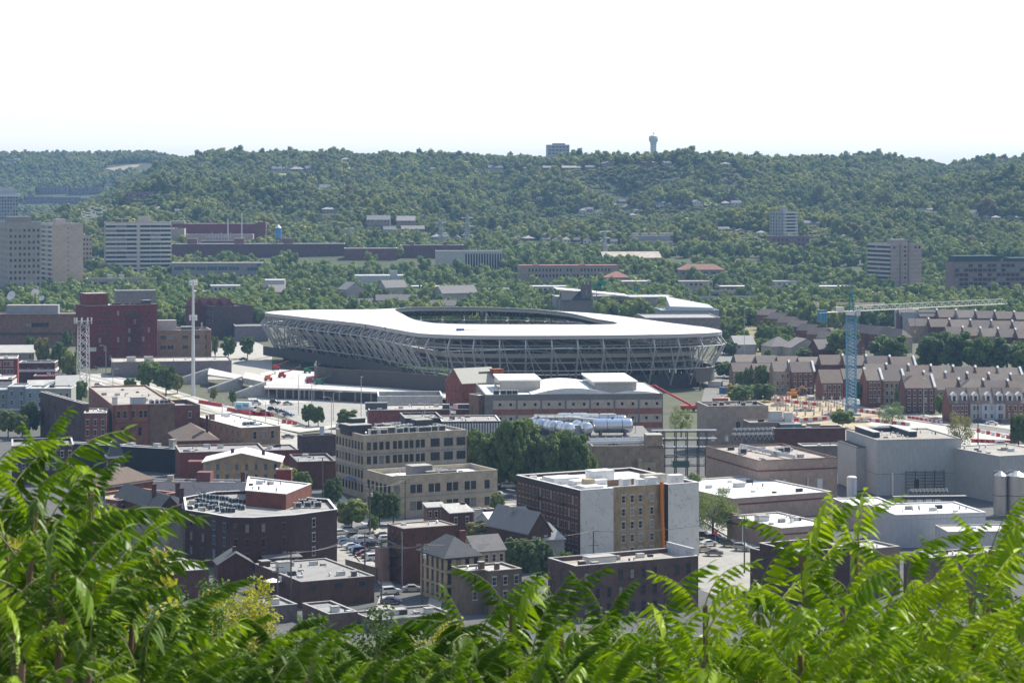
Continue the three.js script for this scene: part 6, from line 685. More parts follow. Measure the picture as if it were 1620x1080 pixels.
mesh('green_mansard', boxUV(block(2, ht.info.R * .4, ht.info.h + .2, ht.info.h + 4.2, -16, -1)), M([.035, .075, .07], 'shingle', .85), ht); mesh('green_mansard', boxUV(block(ht.info.R * .5, ht.info.R * .8, ht.info.h + .2, ht.info.h + 2.6, -16, -1)), M([.035, .075, .07], 'shingle', .85), ht);
{ const p = onHill(1240, 392), d = -p.z; clearings.push([p.x, d, 32, 20, 25]);
  const g = bld('apartment_tower', 'grey tower with white banded side standing at the ridge foot', 'tower', { l: 1218, c: 1240, r: 1263, t: 335, d, base: p.y, ang: 30 }, { wall: M([.38, .39, .42], 'concrete', .9), roof: GREY_ROOF, wins: [{ e: 0, n: 1, rows: 9, w: 10, h: 1.6, yt: 3.2, dy: 3.1, style: 'pair', frame: WF.dark }, { e: 3, n: 5, rows: 9, w: 1.4, h: 1.6, yt: 3.2, dy: 3.1, style: 'thin', frame: WF.dark }], boxes: [[6, -8, 6, 5, 5, M([.42, .43, .45], 'concrete', .9), 'penthouse']] });
  for (let k = 0; k < 10; k++) mesh('floor_band', block(.2, g.info.R - .2, g.info.h - 1.4 - k * 3.1, g.info.h - .3 - k * 3.1, .02, .5), M([.62, .6, .58], null, .85), g);
  bld('brick_flats', 'stepped mauve brick flats below the grey ridge foot tower', 'flats', { l: 1216, c: 1222, r: 1281, t: 374, d: d - 60, base: p.y - 9, ang: 8, L: 20 }, { wall: M([.22, .15, .17], 'brick', .9), roof: GREY_ROOF, wins: [{ e: 0, n: 9, rows: 3, w: 1.6, h: 1.8, yt: 4, dy: 4, style: 'thin', frame: WF.dark }] }); clearings.push([p.x + 8, d - 60, 32, 30, 20]); }
// houses on the ridge: u, v (foot), width, height, wall, roof, kind
const HW = { w: M([.62, .62, .61], 'plaster', .85), g: M([.36, .37, .39], 'plaster', .9), b: M([.25, .14, .12], 'brick', .9), m: M([.3, .24, .23], 'plaster', .9), t: M([.44, .38, .32], 'plaster', .9) }, HN = { w: 'white', g: 'grey', b: 'brown brick', m: 'mauve', t: 'tan' };
const HR = [M([.16, .165, .18], 'shingle', .9), M([.26, .25, .25], 'shingle', .9), M([.4, .38, .36], 'shingle', .9)];
const hills = [
  [438, 273, 17, 9, 'g', 'in the terrace high on the ridge, first from the wooded spur'], [455, 273, 14, 9, 'g', 'in the terrace high on the ridge, second from the wooded spur'], [470, 274, 24, 9, 'm', 'in the terrace high on the ridge, third from the wooded spur'], [495, 274, 23, 10, 'm', 'in the terrace high on the ridge, fourth from the wooded spur'], [520, 274, 23, 9, 'g', 'in the terrace high on the ridge, fifth from the wooded spur'], [545, 274, 26, 9, 'g', 'in the terrace high on the ridge, last from the wooded spur'],
  [519, 307, 26, 13, 'g', 'large and pale with several gables in a dark ravine'], [545, 307, 16, 12, 'w', 'attached to the large pale gabled house in the ravine'], [522, 337, 24, 9, 'g', 'half hidden below the ravine'], [690, 272, 20, 6, 'm', 'on the bright terrace below the skyline, first from the spur'], [730, 265, 28, 9, 'b', 'long and dark below the skyline centre'], [760, 273, 24, 6, 'm', 'low on the terrace below the skyline centre'], [785, 272, 26, 10, 't', 'with pale gable on the terrace below the skyline centre'],
  [600, 362, 40, 16, 'm', 'long stepped and mauve among trees, upper left row'], [643, 362, 32, 17, 'm', 'long stepped and mauve among trees, upper right row'], [618, 372, 22, 12, 'g', 'stepping down in front of the mauve rows'], [655, 371, 40, 12, 'm', 'long and low in front of the mauve rows'],
  [690, 382, 18, 10, 'g', 'first in the row along the ridge foot'], [706, 382, 12, 10, 'w', 'second in the row along the ridge foot'], [722, 382, 14, 9, 'g', 'third in the row along the ridge foot'], [738, 380, 12, 12, 't', 'fourth in the row along the ridge foot'], [752, 372, 10, 9, 'w', 'standing above the row along the ridge foot, nearest the pylon'], [768, 370, 11, 8, 'w', 'standing above the row along the ridge foot, second from the pylon'], [790, 368, 10, 10, 'w', 'standing above the row along the ridge foot, third from the pylon'], [754, 382, 13, 8, 'g', 'fifth in the row along the ridge foot'], [770, 382, 12, 8, 'w', 'sixth in the row along the ridge foot'], [786, 383, 12, 7, 'g', 'seventh in the row along the ridge foot'], [805, 384, 10, 8, 'w', 'eighth in the row along the ridge foot'], [820, 384, 12, 9, 'w', 'ninth in the row along the ridge foot'], [840, 384, 18, 10, 'b', 'tenth in the row along the ridge foot'], [866, 385, 14, 9, 't', 'eleventh in the row along the ridge foot'], [882, 386, 12, 9, 'w', 'twelfth in the row along the ridge foot'], [898, 386, 12, 10, 'w', 'thirteenth in the row along the ridge foot'], [913, 386, 11, 9, 'b', 'fourteenth in the row along the ridge foot'], [930, 387, 14, 9, 'w', 'fifteenth in the row along the ridge foot'], [955, 387, 10, 8, 'g', 'near the power pylon at the ridge foot'], [972, 388, 12, 9, 'w', 'last in the row along the ridge foot'],
  [855, 318, 14, 6, 'w', 'alone halfway up the ridge, left of centre'], [922, 341, 12, 8, 'w', 'lower of the pair halfway up the ridge centre'], [930, 336, 20, 7, 'g', 'upper of the pair halfway up the ridge centre'], [948, 342, 10, 6, 'w', 'small one beside the pair halfway up the ridge centre'], [975, 328, 10, 5, 'g', 'first of the cluster halfway up the ridge'], [985, 326, 12, 9, 'g', 'second of the cluster halfway up the ridge'], [995, 334, 14, 9, 'm', 'third of the cluster halfway up the ridge'], [1010, 336, 12, 5, 'w', 'fourth of the cluster halfway up the ridge'], [1047, 328, 18, 9, 'w', 'bright and double halfway up the ridge'], [1060, 326, 8, 6, 'w', 'small bright neighbour of the double house'], [1075, 327, 5, 3, 'w', 'tiny and bright right of the double house'], [1088, 328, 6, 4, 'w', 'tiny and bright second right of the double house'], [1106, 327, 16, 8, 'w', 'below the small meadow on the ridge'], [1150, 328, 14, 8, 'g', 'right of the small meadow on the ridge'], [1166, 327, 18, 9, 'w', 'with white front right of the small meadow'], [990, 343, 12, 5, 'w', 'under the cluster halfway up the ridge'], [1002, 345, 14, 6, 'g', 'lowest under the cluster halfway up the ridge'],
  [838, 270, 18, 5, 't', 'low roofed high on the ridge, left of the skyline block'], [872, 270, 26, 7, 'b', 'long and brown high on the ridge, under the skyline block'], [905, 270, 32, 7, 'b', 'long brown neighbour high on the ridge'], [935, 269, 18, 7, 'm', 'dark roofed high on the ridge'], [965, 266, 20, 8, 'm', 'high on the ridge nearest the lawn'], [1030, 263, 22, 9, 'b', 'wide and brown under the water tower'], [1058, 263, 14, 7, 'g', 'right of the house under the water tower'], [1112, 256, 10, 5, 'b', 'with a red flag high on the ridge'], [1150, 263, 18, 5, 'g', 'high on the ridge to the right'],
  [1285, 360, 34, 10, 't', 'long and stepped right of the ridge foot tower'], [1318, 361, 22, 8, 'm', 'long neighbour right of the ridge foot tower'], [1395, 337, 20, 6, 'm', 'on the terrace of the right ridge, first'], [1430, 336, 18, 6, 'g', 'on the terrace of the right ridge, second'], [1465, 336, 26, 7, 'w', 'on the terrace of the right ridge, third'], [1494, 336, 16, 8, 'b', 'on the terrace of the right ridge, last'], [1543, 346, 14, 11, 'w', 'bright white on the right ridge'], [1562, 349, 12, 7, 'g', 'beside the bright white one on the right ridge'], [1578, 350, 16, 7, 'g', 'second beside the bright white one on the right ridge'], [1605, 348, 16, 6, 'g', 'at the right edge of the ridge'],
  [522, 239, 16, 5, 't', 'on the skyline, left of centre'], [548, 238, 18, 6, 't', 'on the skyline with a raised box'], [578, 239, 14, 5, 'w', 'low and bright on the skyline'],
  [1340, 378, 16, 6, 'g', 'in the trees below the stepped long house'], [1205, 372, 16, 6, 'w', 'left of the ridge foot tower'], [1145, 366, 24, 5, 'w', 'among parked cars on the ridge foot'], [1175, 369, 20, 5, 't', 'beyond the parked cars on the ridge foot'], [255, 335, 22, 8, 'g', 'large roofed on the wooded spur'], [283, 337, 14, 6, 'w', 'low and white on the wooded spur'], [175, 296, 20, 6, 'w', 'with pale dome on the far left ridge'], [12, 248, 14, 8, 'm', 'on the far left ridge'], [20, 256, 22, 5, 'g', 'below the far left ridge houses'],
];
hills.forEach(([u, v, w, h, c, where], i) => {
  const p = onHill(u, v), d = -p.z, k = d / F; clearings.push([p.x, d, w * k * .62 + 4, 105, 8]);
  const wd = w * k, big = w > 24; house('hillside_house', `${HN[c]} ${big ? 'terrace' : 'house'} ${where}`, 'house', { l: 0, c: u - w / 2, d, base: p.y - 2, h: Math.max(3.2, h * k * .75 + 1.5), R: wd * .92, L: Math.min(14, wd), ang: rr(-6, 22) }, { wall: HW[c], roof: HR[i % 3], axis: big ? 'x' : ['x', 'z', 'hip'][i % 3], rise: Math.max(1.8, h * k * .42), ov: .3, group: 'houses on the ridge', wins: [{ e: 0, n: Math.max(2, Math.round(wd / 4)), rows: 1, w: 1.4, h: 1.4, yt: 2.2, style: 'thin', frame: WF.white }] });
});
// skyline
{ const p = at(1034, 240, 3480), g = thing('water_tower', 'pale water tower with flared tank on the skyline', 'water tower', p), k = -p.z / F; const pts = [[0, -40], [4.6, -40], [4.4, 9 * k], [4.6, 14 * k], [6.6, 18 * k], [6.6, 24 * k], [3.4, 26 * k], [0, 26.4 * k]].map(([a, b]) => new THREE.Vector2(a, b)); mesh('tank', clean(new THREE.LatheGeometry(pts, 24)), M([.55, .6, .66], null, .7), g); mesh('antenna', merge([bar(V(0, 26 * k, 0), V(0, 31 * k, 0), .3), bar(V(-2, 29 * k, 0), V(2, 29 * k, 0), .25)]), METAL_D, g); clearings.push([p.x, -p.z, 9, 6, 6]); }
{ const p = onHill(883, 241); bld('skyline_block', 'pale flat topped office block standing on the skyline', 'building', { l: 862, c: 867, r: 901, t: 229, d: -p.z, base: p.y - 4, ang: 8, L: 18 }, { wall: M([.42, .45, .5], 'concrete', .9), roof: GREY_ROOF, wins: [{ e: 0, n: 6, rows: 3, w: 3.4, h: 1.6, yt: 4, dy: 4.6, style: 'thin', frame: WF.dark }], boxes: [[17, -8, 18, 8, 3, M([.44, .47, .52], 'concrete', .9), 'penthouse']] }); clearings.push([p.x, -p.z, 20, 10, 14]); }
// town on the far bank, left: long brick rows seen through haze
[[40, 322, 'first'], [84, 323, 'second'], [128, 325, 'third'], [62, 307, 'fourth'], [112, 308, 'fifth'], [155, 309, 'sixth'], [198, 315, 'seventh']].forEach(([u, v, n]) => { const p = onHill(u + 20, v), d = -p.z; clearings.push([p.x, d, 34, 70, 10]); bld('mauve_row', n + ' hazy mauve brick row below the far left ridge, counted from the lowest', 'building', { l: u - 2, c: u, r: u + 44, t: v - 11, d, base: p.y - 3, ang: 5, L: 14 }, { wall: M([.25, .19, .22], 'brick', .9), roof: M([.2, .2, .22], 'roof', .9), group: 'hazy mauve rows', wins: [{ e: 0, n: 8, rows: 2, w: 2.4, h: 2, yt: 4.6, dy: 5, style: 'thin', frame: WF.white }] }); });
// clearings: bare terrace on the spur, meadows
function meadow(label, uv, m) { const ps = uv.map(([u, v]) => onHill(u, v)), c = ps.reduce((a, p) => a.add(p), V()).multiplyScalar(1 / ps.length), o = []; ps.forEach((p, i) => { const q = ps[(i + 1) % ps.length]; o.push(c.x, c.y + 1.6, c.z, p.x, p.y + 1.4, p.z, q.x, q.y + 1.4, q.z); }); struct('meadow', boxUV(tris(o)), m, label); const xs = ps.map((p) => p.x), ds = ps.map((p) => -p.z); clearings.push([(Math.min(...xs) + Math.max(...xs)) / 2, (Math.min(...ds) + Math.max(...ds)) / 2, (Math.max(...xs) - Math.min(...xs)) / 2, (Math.max(...ds) - Math.min(...ds)) / 2 + 22, (Math.max(...ds) - Math.min(...ds)) / 2]); }
meadow('bare earth terrace on the wooded spur', [[165, 268], [210, 262], [268, 262], [252, 274], [190, 274]], M([.33, .27, .22], 'ground', 1));
meadow('pale mown strip below the high terrace', [[440, 276], [520, 275], [520, 279], [440, 279]], M([.25, .27, .14], 'ground', 1)); meadow('mown lawn below the water tower', [[992, 266], [1020, 261], [1018, 271], [996, 273]], M([.13, .2, .06], 'ground', 1)); meadow('small yellow meadow among the trees', [[1114, 318], [1134, 316], [1138, 328], [1114, 327]], M([.22, .24, .08], 'ground', 1)); meadow('grass terrace on the right ridge', [[1376, 341], [1500, 340], [1500, 343], [1376, 344]], M([.24, .26, .14], 'ground', 1)); meadow('light green clearing on the right ridge', [[1558, 276], [1604, 275], [1600, 279], [1562, 280]], M([.2, .24, .09], 'ground', 1));
[[640, 700, 449, 1850, 'left of the stone hall'], [765, 815, 453, 1790, 'before the stone hall'], [842, 900, 449, 1800, 'behind the church'], [1075, 1128, 441, 1880, 'below the low hall'], [1140, 1192, 449, 1840, 'beyond the viaduct'], [1205, 1262, 441, 1900, 'left of the crane head'], [1285, 1345, 449, 1820, 'right of the crane head'], [470, 525, 454, 1780, 'in the middle grove'], [330, 380, 448, 1850, 'before the teal glass office'], [285, 325, 457, 1720, 'nearest the phone mast'], [1215, 1290, 430, 2050, 'under the ridge foot tower'], [1300, 1360, 432, 2020, 'left of the tan right tower'], [980, 1030, 441, 1860, 'right of the red roofed pavilion'], [600, 650, 421, 2080, 'under the mauve sheds'], [1150, 1210, 419, 2120, 'at the ridge foot right of the low hall']].forEach(([u0, u1, t, d, w], i) => slab('low_block', `low pale flat roofed building ${w}`, 'building', u0, u1, t + 4, d, M([[.42, .38, .33], [.3, .2, .16], [.5, .49, .47]][i % 3], 'plaster', .9), { roof: i % 2 ? PALE_ROOF : WHITE_ROOF, L: 22, wins: [{ e: 0, n: 7, w: 2, h: 1.6, yt: 3.2, style: 'thin', frame: WF.grey }] }));
// ---------- right: brick townhouses, crane, building site ----------
const TH = [M([.2, .085, .06], 'brick', .92), M([.25, .115, .08], 'brick', .92), M([.39, .33, .27], 'brick', .92), M([.14, .07, .068], 'brick', .92)], TR = [M([.24, .185, .155], 'shingle', .9), M([.27, .225, .195], 'shingle', .9), M([.2, .165, .15], 'shingle', .9)];
const ORD = ['first', 'second', 'third', 'fourth', 'fifth', 'sixth', 'seventh', 'eighth', 'ninth', 'tenth', 'eleventh', 'twelfth'];
let thN = 0;
function townhouse(label, group, u0, u1, t, b, o = {}) {
  const g = house('townhouse', label, 'townhouse', { l: u0 - 4, c: u0, r: u1, t, b, ang: o.ang ?? 4, L: o.L ?? 11 }, { wall: o.wall ?? TH[thN % 4], roof: TR[thN % 3], axis: o.axis ?? 'x', rise: o.rise ?? 4, ov: .12, group, wins: o.wins === null ? [] : [{ e: 0, n: Math.max(2, Math.round((u1 - u0) / 9)), rows: o.rows ?? 2, w: 1, h: 1.7, yt: 2.6, dy: 3, frame: WF.white, m: 1.5 }] });
  const { R, L, h } = g.info, rise = o.rise ?? 4;
  if (o.parapet !== false) { const l = [], d = V(0, rise, -L / 2), s = (z, dir) => { const len = Math.hypot(rise, L / 2), q = new THREE.BoxGeometry(.9, .45, len + .4); q.rotateX(Math.atan2(rise, L / 2) * dir); q.translate(R, h + rise / 2 + .45, z); return boxUV(q); }; l.push(s(-L / 4, 1), s(-L * .75, -1)); mesh('party_parapet', merge(l), M([.72, .72, .72], 'plaster', .8), g); }
  thN++; return g;
}
function terrace(where, u0, u1, n, t0, t1, b0, b1, o = {}) { for (let k = 0; k < n; k++) { const a = k / n, w = (u1 - u0) / n; townhouse(`${ORD[k]} brick townhouse from its left end in ${where}`, where, u0 + w * k, u0 + w * (k + 1) - .3, t0 + (t1 - t0) * a, b0 + (b1 - b0) * a, o); } }
const B2 = (d) => HY + EYE * F / d;
terrace('the back terrace behind the crane foot', 1300, 1450, 4, 577, 581, 605, 609, { wins: null });
terrace('the upper roof row right of the crane', 1372, 1620, 7, 592, 600, 619, 628, { wins: null });
terrace('the middle roof row right of the crane', 1398, 1640, 7, 604, 611, 630, 640, { wins: null });
terrace('the lower roof row at the right edge', 1484, 1640, 4, 617, 622, 645, 650, { rows: 2 });
terrace('the low terrace left of the crane', 1165, 1300, 4, 573, 578, 600, 604, { wins: null, parapet: false, rise: 3 });
terrace('the small terrace beside the stadium', 1160, 1226, 2, 588, 590, 612, 614, { parapet: false, rise: 3.4 });
townhouse('cream gable ended townhouse nearest the stadium', 'front townhouses', 1225, 1252, 588, 623, { wall: TH[2], rows: 3, rise: 4 }); townhouse('brick townhouse with white porch columns beside the cream one', 'front townhouses', 1253, 1289, 589, 624, { wall: TH[0], rows: 3, rise: 4 });
{ const g = scene.children[scene.children.length - 1], l = []; for (let k = 0; k < 5; k++) l.push(cyl(.14, .14, 2.8, 1.5 + k * 1.6, 0, 1.5, 8)); l.push(block(1, 8.6, 2.8, 3.1, .02, 1.8)); mesh('porch', merge(l), WF.white, g); }
townhouse('brick gable ended townhouse left of the crane mast', 'front townhouses', 1300, 1334, 606, 632, { wall: TH[1], rows: 2, rise: 5, parapet: false, L: 13 });
townhouse('tall brick gable ended townhouse right of the crane mast', 'front townhouses', 1372, 1397, 602, 644, { wall: TH[0], rows: 3, rise: 4, L: 12 }); townhouse('tan townhouse beside the tall brick gable', 'front townhouses', 1398, 1432, 603, 642, { wall: TH[2], rows: 3, rise: 4 });
townhouse('brick townhouse with dark balcony behind the round trees', 'front townhouses', 1433, 1480, 614, 654, { wall: TH[3], rows: 3, rise: 4.4, L: 12 }); townhouse('dark roofed townhouse left of the crane mast behind the gable', 'front townhouses', 1335, 1372, 600, 628, { wall: TH[1], rows: 2 });
// dormered row
[['brick dormer house with white doorway', 1503, 1536, TH[0]], ['grey dormer house', 1536, 1554, HW.g], ['pale blue dormer house', 1554, 1576, M([.42, .47, .55], 'plaster', .9)], ['second pale blue dormer house', 1576, 1592, M([.45, .5, .56], 'plaster', .9)], ['brick dormer house at the right edge', 1592, 1622, TH[1]]].forEach(([lab, u0, u1, m], i) => {
  const g = townhouse(lab + ' in the row above the parked cars', 'dormer row', u0, u1, 638, 668, { wall: m, rows: 2, rise: 5.4, L: 11, parapet: false }); const { R, L, h } = g.info, n = u1 - u0 > 25 ? 2 : 1;
  for (let k = 0; k < n; k++) { const x = R * (k + .5) / n; const d = mesh('dormer', merge([block(x - 1, x + 1, h + .6, h + 3, -3.4, -.9), (() => { const s = new THREE.Shape([new THREE.Vector2(-1.3, 0), new THREE.Vector2(1.3, 0), new THREE.Vector2(0, 1.2)]), e = new THREE.ExtrudeGeometry(s, { depth: 2.8, bevelEnabled: false }); e.translate(x, h + 3, -3.6); return boxUV(e); })()]), M([.66, .67, .68], 'plaster', .85), g); mesh('dormer_window', block(x - .55, x + .55, h + 1, h + 2.7, -.9, -.84), GLASS[1], d); }
});
// street of brick houses running up towards the motorway
for (let k = 0; k < 9; k++) { const u = 1222 + k * 16.5, v = 505 + k * 6.2; townhouse(`${ORD[k]} brick gable, counted downhill, in the street leading up behind the crane`, 'street behind the crane', u, u + 15, v - 6, v + 18, { ang: 40, L: 13, axis: 'z', rise: 3.4, parapet: false, rows: 2 }); }
for (let k = 0; k < 6; k++) { const u = 1352 + k * 15, v = 524 + k * 2; townhouse(`${ORD[k]} grey roof, counted from the crane, in the cluster above the round trees`, 'cluster above the round trees', u, u + 17, v, v + 24, { ang: 30, L: 12, axis: k % 2 ? 'hip' : 'z', rise: 4, parapet: false, wins: null }); }
terrace('the far roof row under the hotel', 1425, 1640, 7, 500, 506, 524, 530, { wins: null, rise: 4 });
terrace('the second far roof row under the hotel', 1440, 1640, 6, 516, 522, 541, 547, { wins: null, rise: 4 });
terrace('the third far roof row under the hotel', 1500, 1640, 5, 530, 536, 556, 562, { wins: null, rise: 4 });
terrace('the roof row above the crane arm', 1290, 1420, 4, 487, 489, 508, 511, { wins: null, rise: 3.4, parapet: false });
slab('long_terrace', 'long pale blue terrace with grey roof above the crane arm', 'terrace', 1430, 1556, 494, 1430, M([.36, .4, .44], 'plaster', .9), { roof: M([.3, .28, .28], 'shingle', .9) });
[['cream hip roofed house right of the stadium', 1220, 1258], ['cream gabled house beside the hip roofed one', 1252, 1300], ['grey roofed brick house third from the stadium', 1296, 1336]].forEach(([lab, u0, u1], k) => house('detached_house', lab, 'house', { l: u0 - 6, c: u0, r: u1, t: 548 + k * 2, b: 566 + k * 2, ang: 18, L: 12 }, { wall: k === 2 ? TH[0] : M([.46, .41, .34], 'plaster', .9), roof: M([.25, .225, .22], 'shingle', .9), axis: ['hip', 'z', 'x'][k], rise: 4.4 }));
house('clubhouse', 'pale blue roofed hall just right of the stadium end', 'hall', { l: 1160, c: 1164, r: 1196, t: 545, b: 562, ang: 10, L: 16 }, { wall: M([.42, .4, .38], 'plaster', .9), roof: M([.4, .39, .38], 'shingle', .9), axis: 'x', rise: 4 });
house('flat_block', 'dark roofed pair of halls between the stadium and the townhouses', 'hall', { l: 1160, c: 1166, r: 1226, t: 583, b: 600, ang: 6, L: 16 }, { wall: M([.3, .28, .27], 'plaster', .9), roof: M([.17, .165, .17], 'shingle', .9), axis: 'x', rise: 5 });
// tower crane
{
  const D = 930, k = D / F, p = at(1347, 660, D); p.y = 0; const g = thing('tower_crane', 'tower crane with blue lattice mast and long white jib', 'crane', p), blue = M([.075, .25, .40], null, .55), white = M([.66, .66, .62], null, .55), W = 1.75;
  const H = EYE - (498 - HY) * k; const lattice = (pts, n, r, m, name, up = V(0, 1, 0)) => {};
  const secs = 9; for (let s = 0; s < secs; s++) { const y0 = H * s / secs, y1 = H * (s + 1) / secs, l = [], c = [[-W, -W], [W, -W], [W, W], [-W, W]]; for (let i = 0; i < 4; i++) { const a = c[i], b = c[(i + 1) % 4]; l.push(bar(V(a[0], y0, a[1]), V(a[0], y1, a[1]), .17, 5)); for (let q = 0; q < 3; q++) { const h0 = y0 + (y1 - y0) * q / 3, h1 = y0 + (y1 - y0) * (q + 1) / 3; l.push(bar(V(a[0], h0, a[1]), V(b[0], h1, b[1]), .1, 4), bar(V(b[0], h0, b[1]), V(a[0], h1, a[1]), .09, 4), bar(V(a[0], h1, a[1]), V(b[0], h1, b[1]), .09, 4)); } } mesh('mast_section', merge(l), blue, g); }
  const topY = EYE - (458 - HY) * k; { const l = []; for (const [x, z] of [[-1, -1], [1, -1], [1, 1], [-1, 1]]) l.push(bar(V(x, H, z), V(x * .35, topY, z * .35), .16, 5)); for (let s = 0; s < 5; s++) { const y = H + (topY - H) * s / 5, y2 = H + (topY - H) * (s + 1) / 5, a = 1 - .13 * s; l.push(bar(V(-a, y, 1), V(a * .9, y2, 1), .09, 4), bar(V(a, y, 1), V(-a * .9, y2, 1), .09, 4)); } mesh('tower_head', merge(l), M([.03, .2, .24], null, .6), g); }
  mesh('slewing_ring', merge([cyl(2.1, 2.1, .8, 0, H, 0, 16), block(-1.6, 1.6, H + .8, H + 1.6, -1.6, 1.6)]), white, g); mesh('cab', merge([block(1.7, 3.3, H - .2, H + 2, .6, 2.4), block(1.75, 3.34, H + .6, H + 1.7, 2.4, 2.46)]), M([.5, .53, .55], null, .4), g);
  const end = at(1592, 481, 985).sub(p), dir = V(end.x, 0, end.z), J = dir.length(); dir.normalize(); const side = V(-dir.z, 0, dir.x).multiplyScalar(.9), yb = H + 1.4, seg = 22;
  const P = (t, kk, up) => dir.clone().multiplyScalar(t).add(side.clone().multiplyScalar(kk)).add(V(0, yb + up, 0));
  for (let q = 0; q < 4; q++) { const l = []; const i0 = Math.floor(q * seg / 4), i1 = Math.floor((q + 1) * seg / 4); for (let i = i0; i < i1; i++) { const a = 1.5 + (J - 1.5) * i / seg, b = 1.5 + (J - 1.5) * (i + 1) / seg, m = (a + b) / 2, hh = 2.0; for (const s of [-1, 1]) l.push(bar(P(a, s, 0), P(b, s, 0), .13, 4), bar(P(a, s, 0), P(m, 0, hh), .09, 4), bar(P(m, 0, hh), P(b, s, 0), .09, 4)); l.push(bar(P(a, -1, 0), P(b, 1, 0), .07, 4), bar(P(Math.max(1.5, m - (J - 1.5) / seg), 0, hh), P(m, 0, hh), .14, 4)); } mesh('jib_section', merge(l), white, g); }
  const cj = []; for (const s of [-1, 1]) cj.push(bar(P(-18, s, 0), P(0, s, 0), .2, 5)); for (let i = 0; i < 8; i++) cj.push(bar(P(-18 + i * 2.2, -1, 0), P(-16 + i * 2.2, 1, 0), .09, 4)); mesh('counter_jib', merge(cj), white, g);
  const cw = []; for (let i = 0; i < 3; i++) { const c = P(-17 + i * 1.3, 0, -1.3); cw.push(box(.9, 4.6, 2, c.x, c.y, c.z, Math.atan2(-dir.z, dir.x))); } mesh('counterweight', merge(cw), M([.06, .22, .36], null, .7), g); const wn = P(-6, 0, 1); mesh('winch', box(3, 1.8, 1.8, wn.x, wn.y, wn.z), white, g);
  mesh('tie_bars', merge([bar(V(0, topY, 0), P(J * .58, 0, 2), .09, 4), bar(V(0, topY, 0), P(-16, 0, 0), .1, 4)]), METAL_D, g); const tl = P(J * .4, 0, -.6); mesh('trolley', box(2, .6, 1.6, tl.x, tl.y, tl.z), white, g); mesh('hoist_cable', bar(P(J * .4, 0, -.8), P(J * .4, 0, -9), .06, 4), METAL_D, g); mesh('hook_block', box(.7, 1.2, .5, tl.x, tl.y - 8.8, tl.z), M([.5, .3, .05], null, .6), g); mesh('base', block(-3.4, 3.4, -.5, .6, -3.4, 3.4), CONC, g);
}
// building site: concrete stub columns with starter bars, formwork, barriers, machines
{ const g0 = new THREE.Group(); g0.name = 'site_column'; g0.userData = { category: 'column' }; mesh('stub', block(-.3, .3, 0, 2.4, -.3, .3), M([.62, .6, .57], 'concrete', .9), g0); mesh('starter_bars', merge([[-.2, -.2], [.2, -.2], [.2, .2], [-.2, .2]].map(([x, z]) => bar(V(x, 2.4, z), V(x, 4.2, z), .05, 4))), M([.2, .1, .06], null, .8), g0);
  for (let j = 0; j < 4; j++) for (let i = 0; i < 9; i++) { const p = onLevel(1222 + i * 13.5 + j * 4, 636 + j * 7); copy(g0, 'raw concrete stub column with rusty starter bars below the crane', p, 0, 'stub columns on the building site'); }
  for (const [u, v, w, lab] of [[1235, 642, 26, 'stacked white formwork panels nearest the townhouses'], [1275, 650, 30, 'stacked white formwork panels in the middle of the site'], [1318, 657, 24, 'stacked white formwork panels at the crane foot'], [1250, 662, 34, 'row of white site slabs behind the brick store'], [1365, 668, 26, 'white tarpaulin covered stack right of the crane foot']]) { const p = onLevel(u, v), k = -p.z / F, g = thing('formwork_stack', lab, 'stack', V(p.x - w * k / 2, 0, p.z), .05); for (let q = 0; q < 4; q++) mesh('panel', block(q * w * k / 4, (q + .9) * w * k / 4, 0, .6 + (q * 7 % 3) * .35, -3, 0), M([.7, .68, .64], 'plaster', .85), g); mesh('timber', merge([0, 1, 2].map((q) => block(q * w * k / 3, q * w * k / 3 + 2, 1.3, 1.5, -2.6, -.3))), M([.3, .15, .09], null, .9), g); } }
const BAR_R = M([.55, .03, .04], null, .6), BAR_W = M([.72, .70, .68], null, .6);
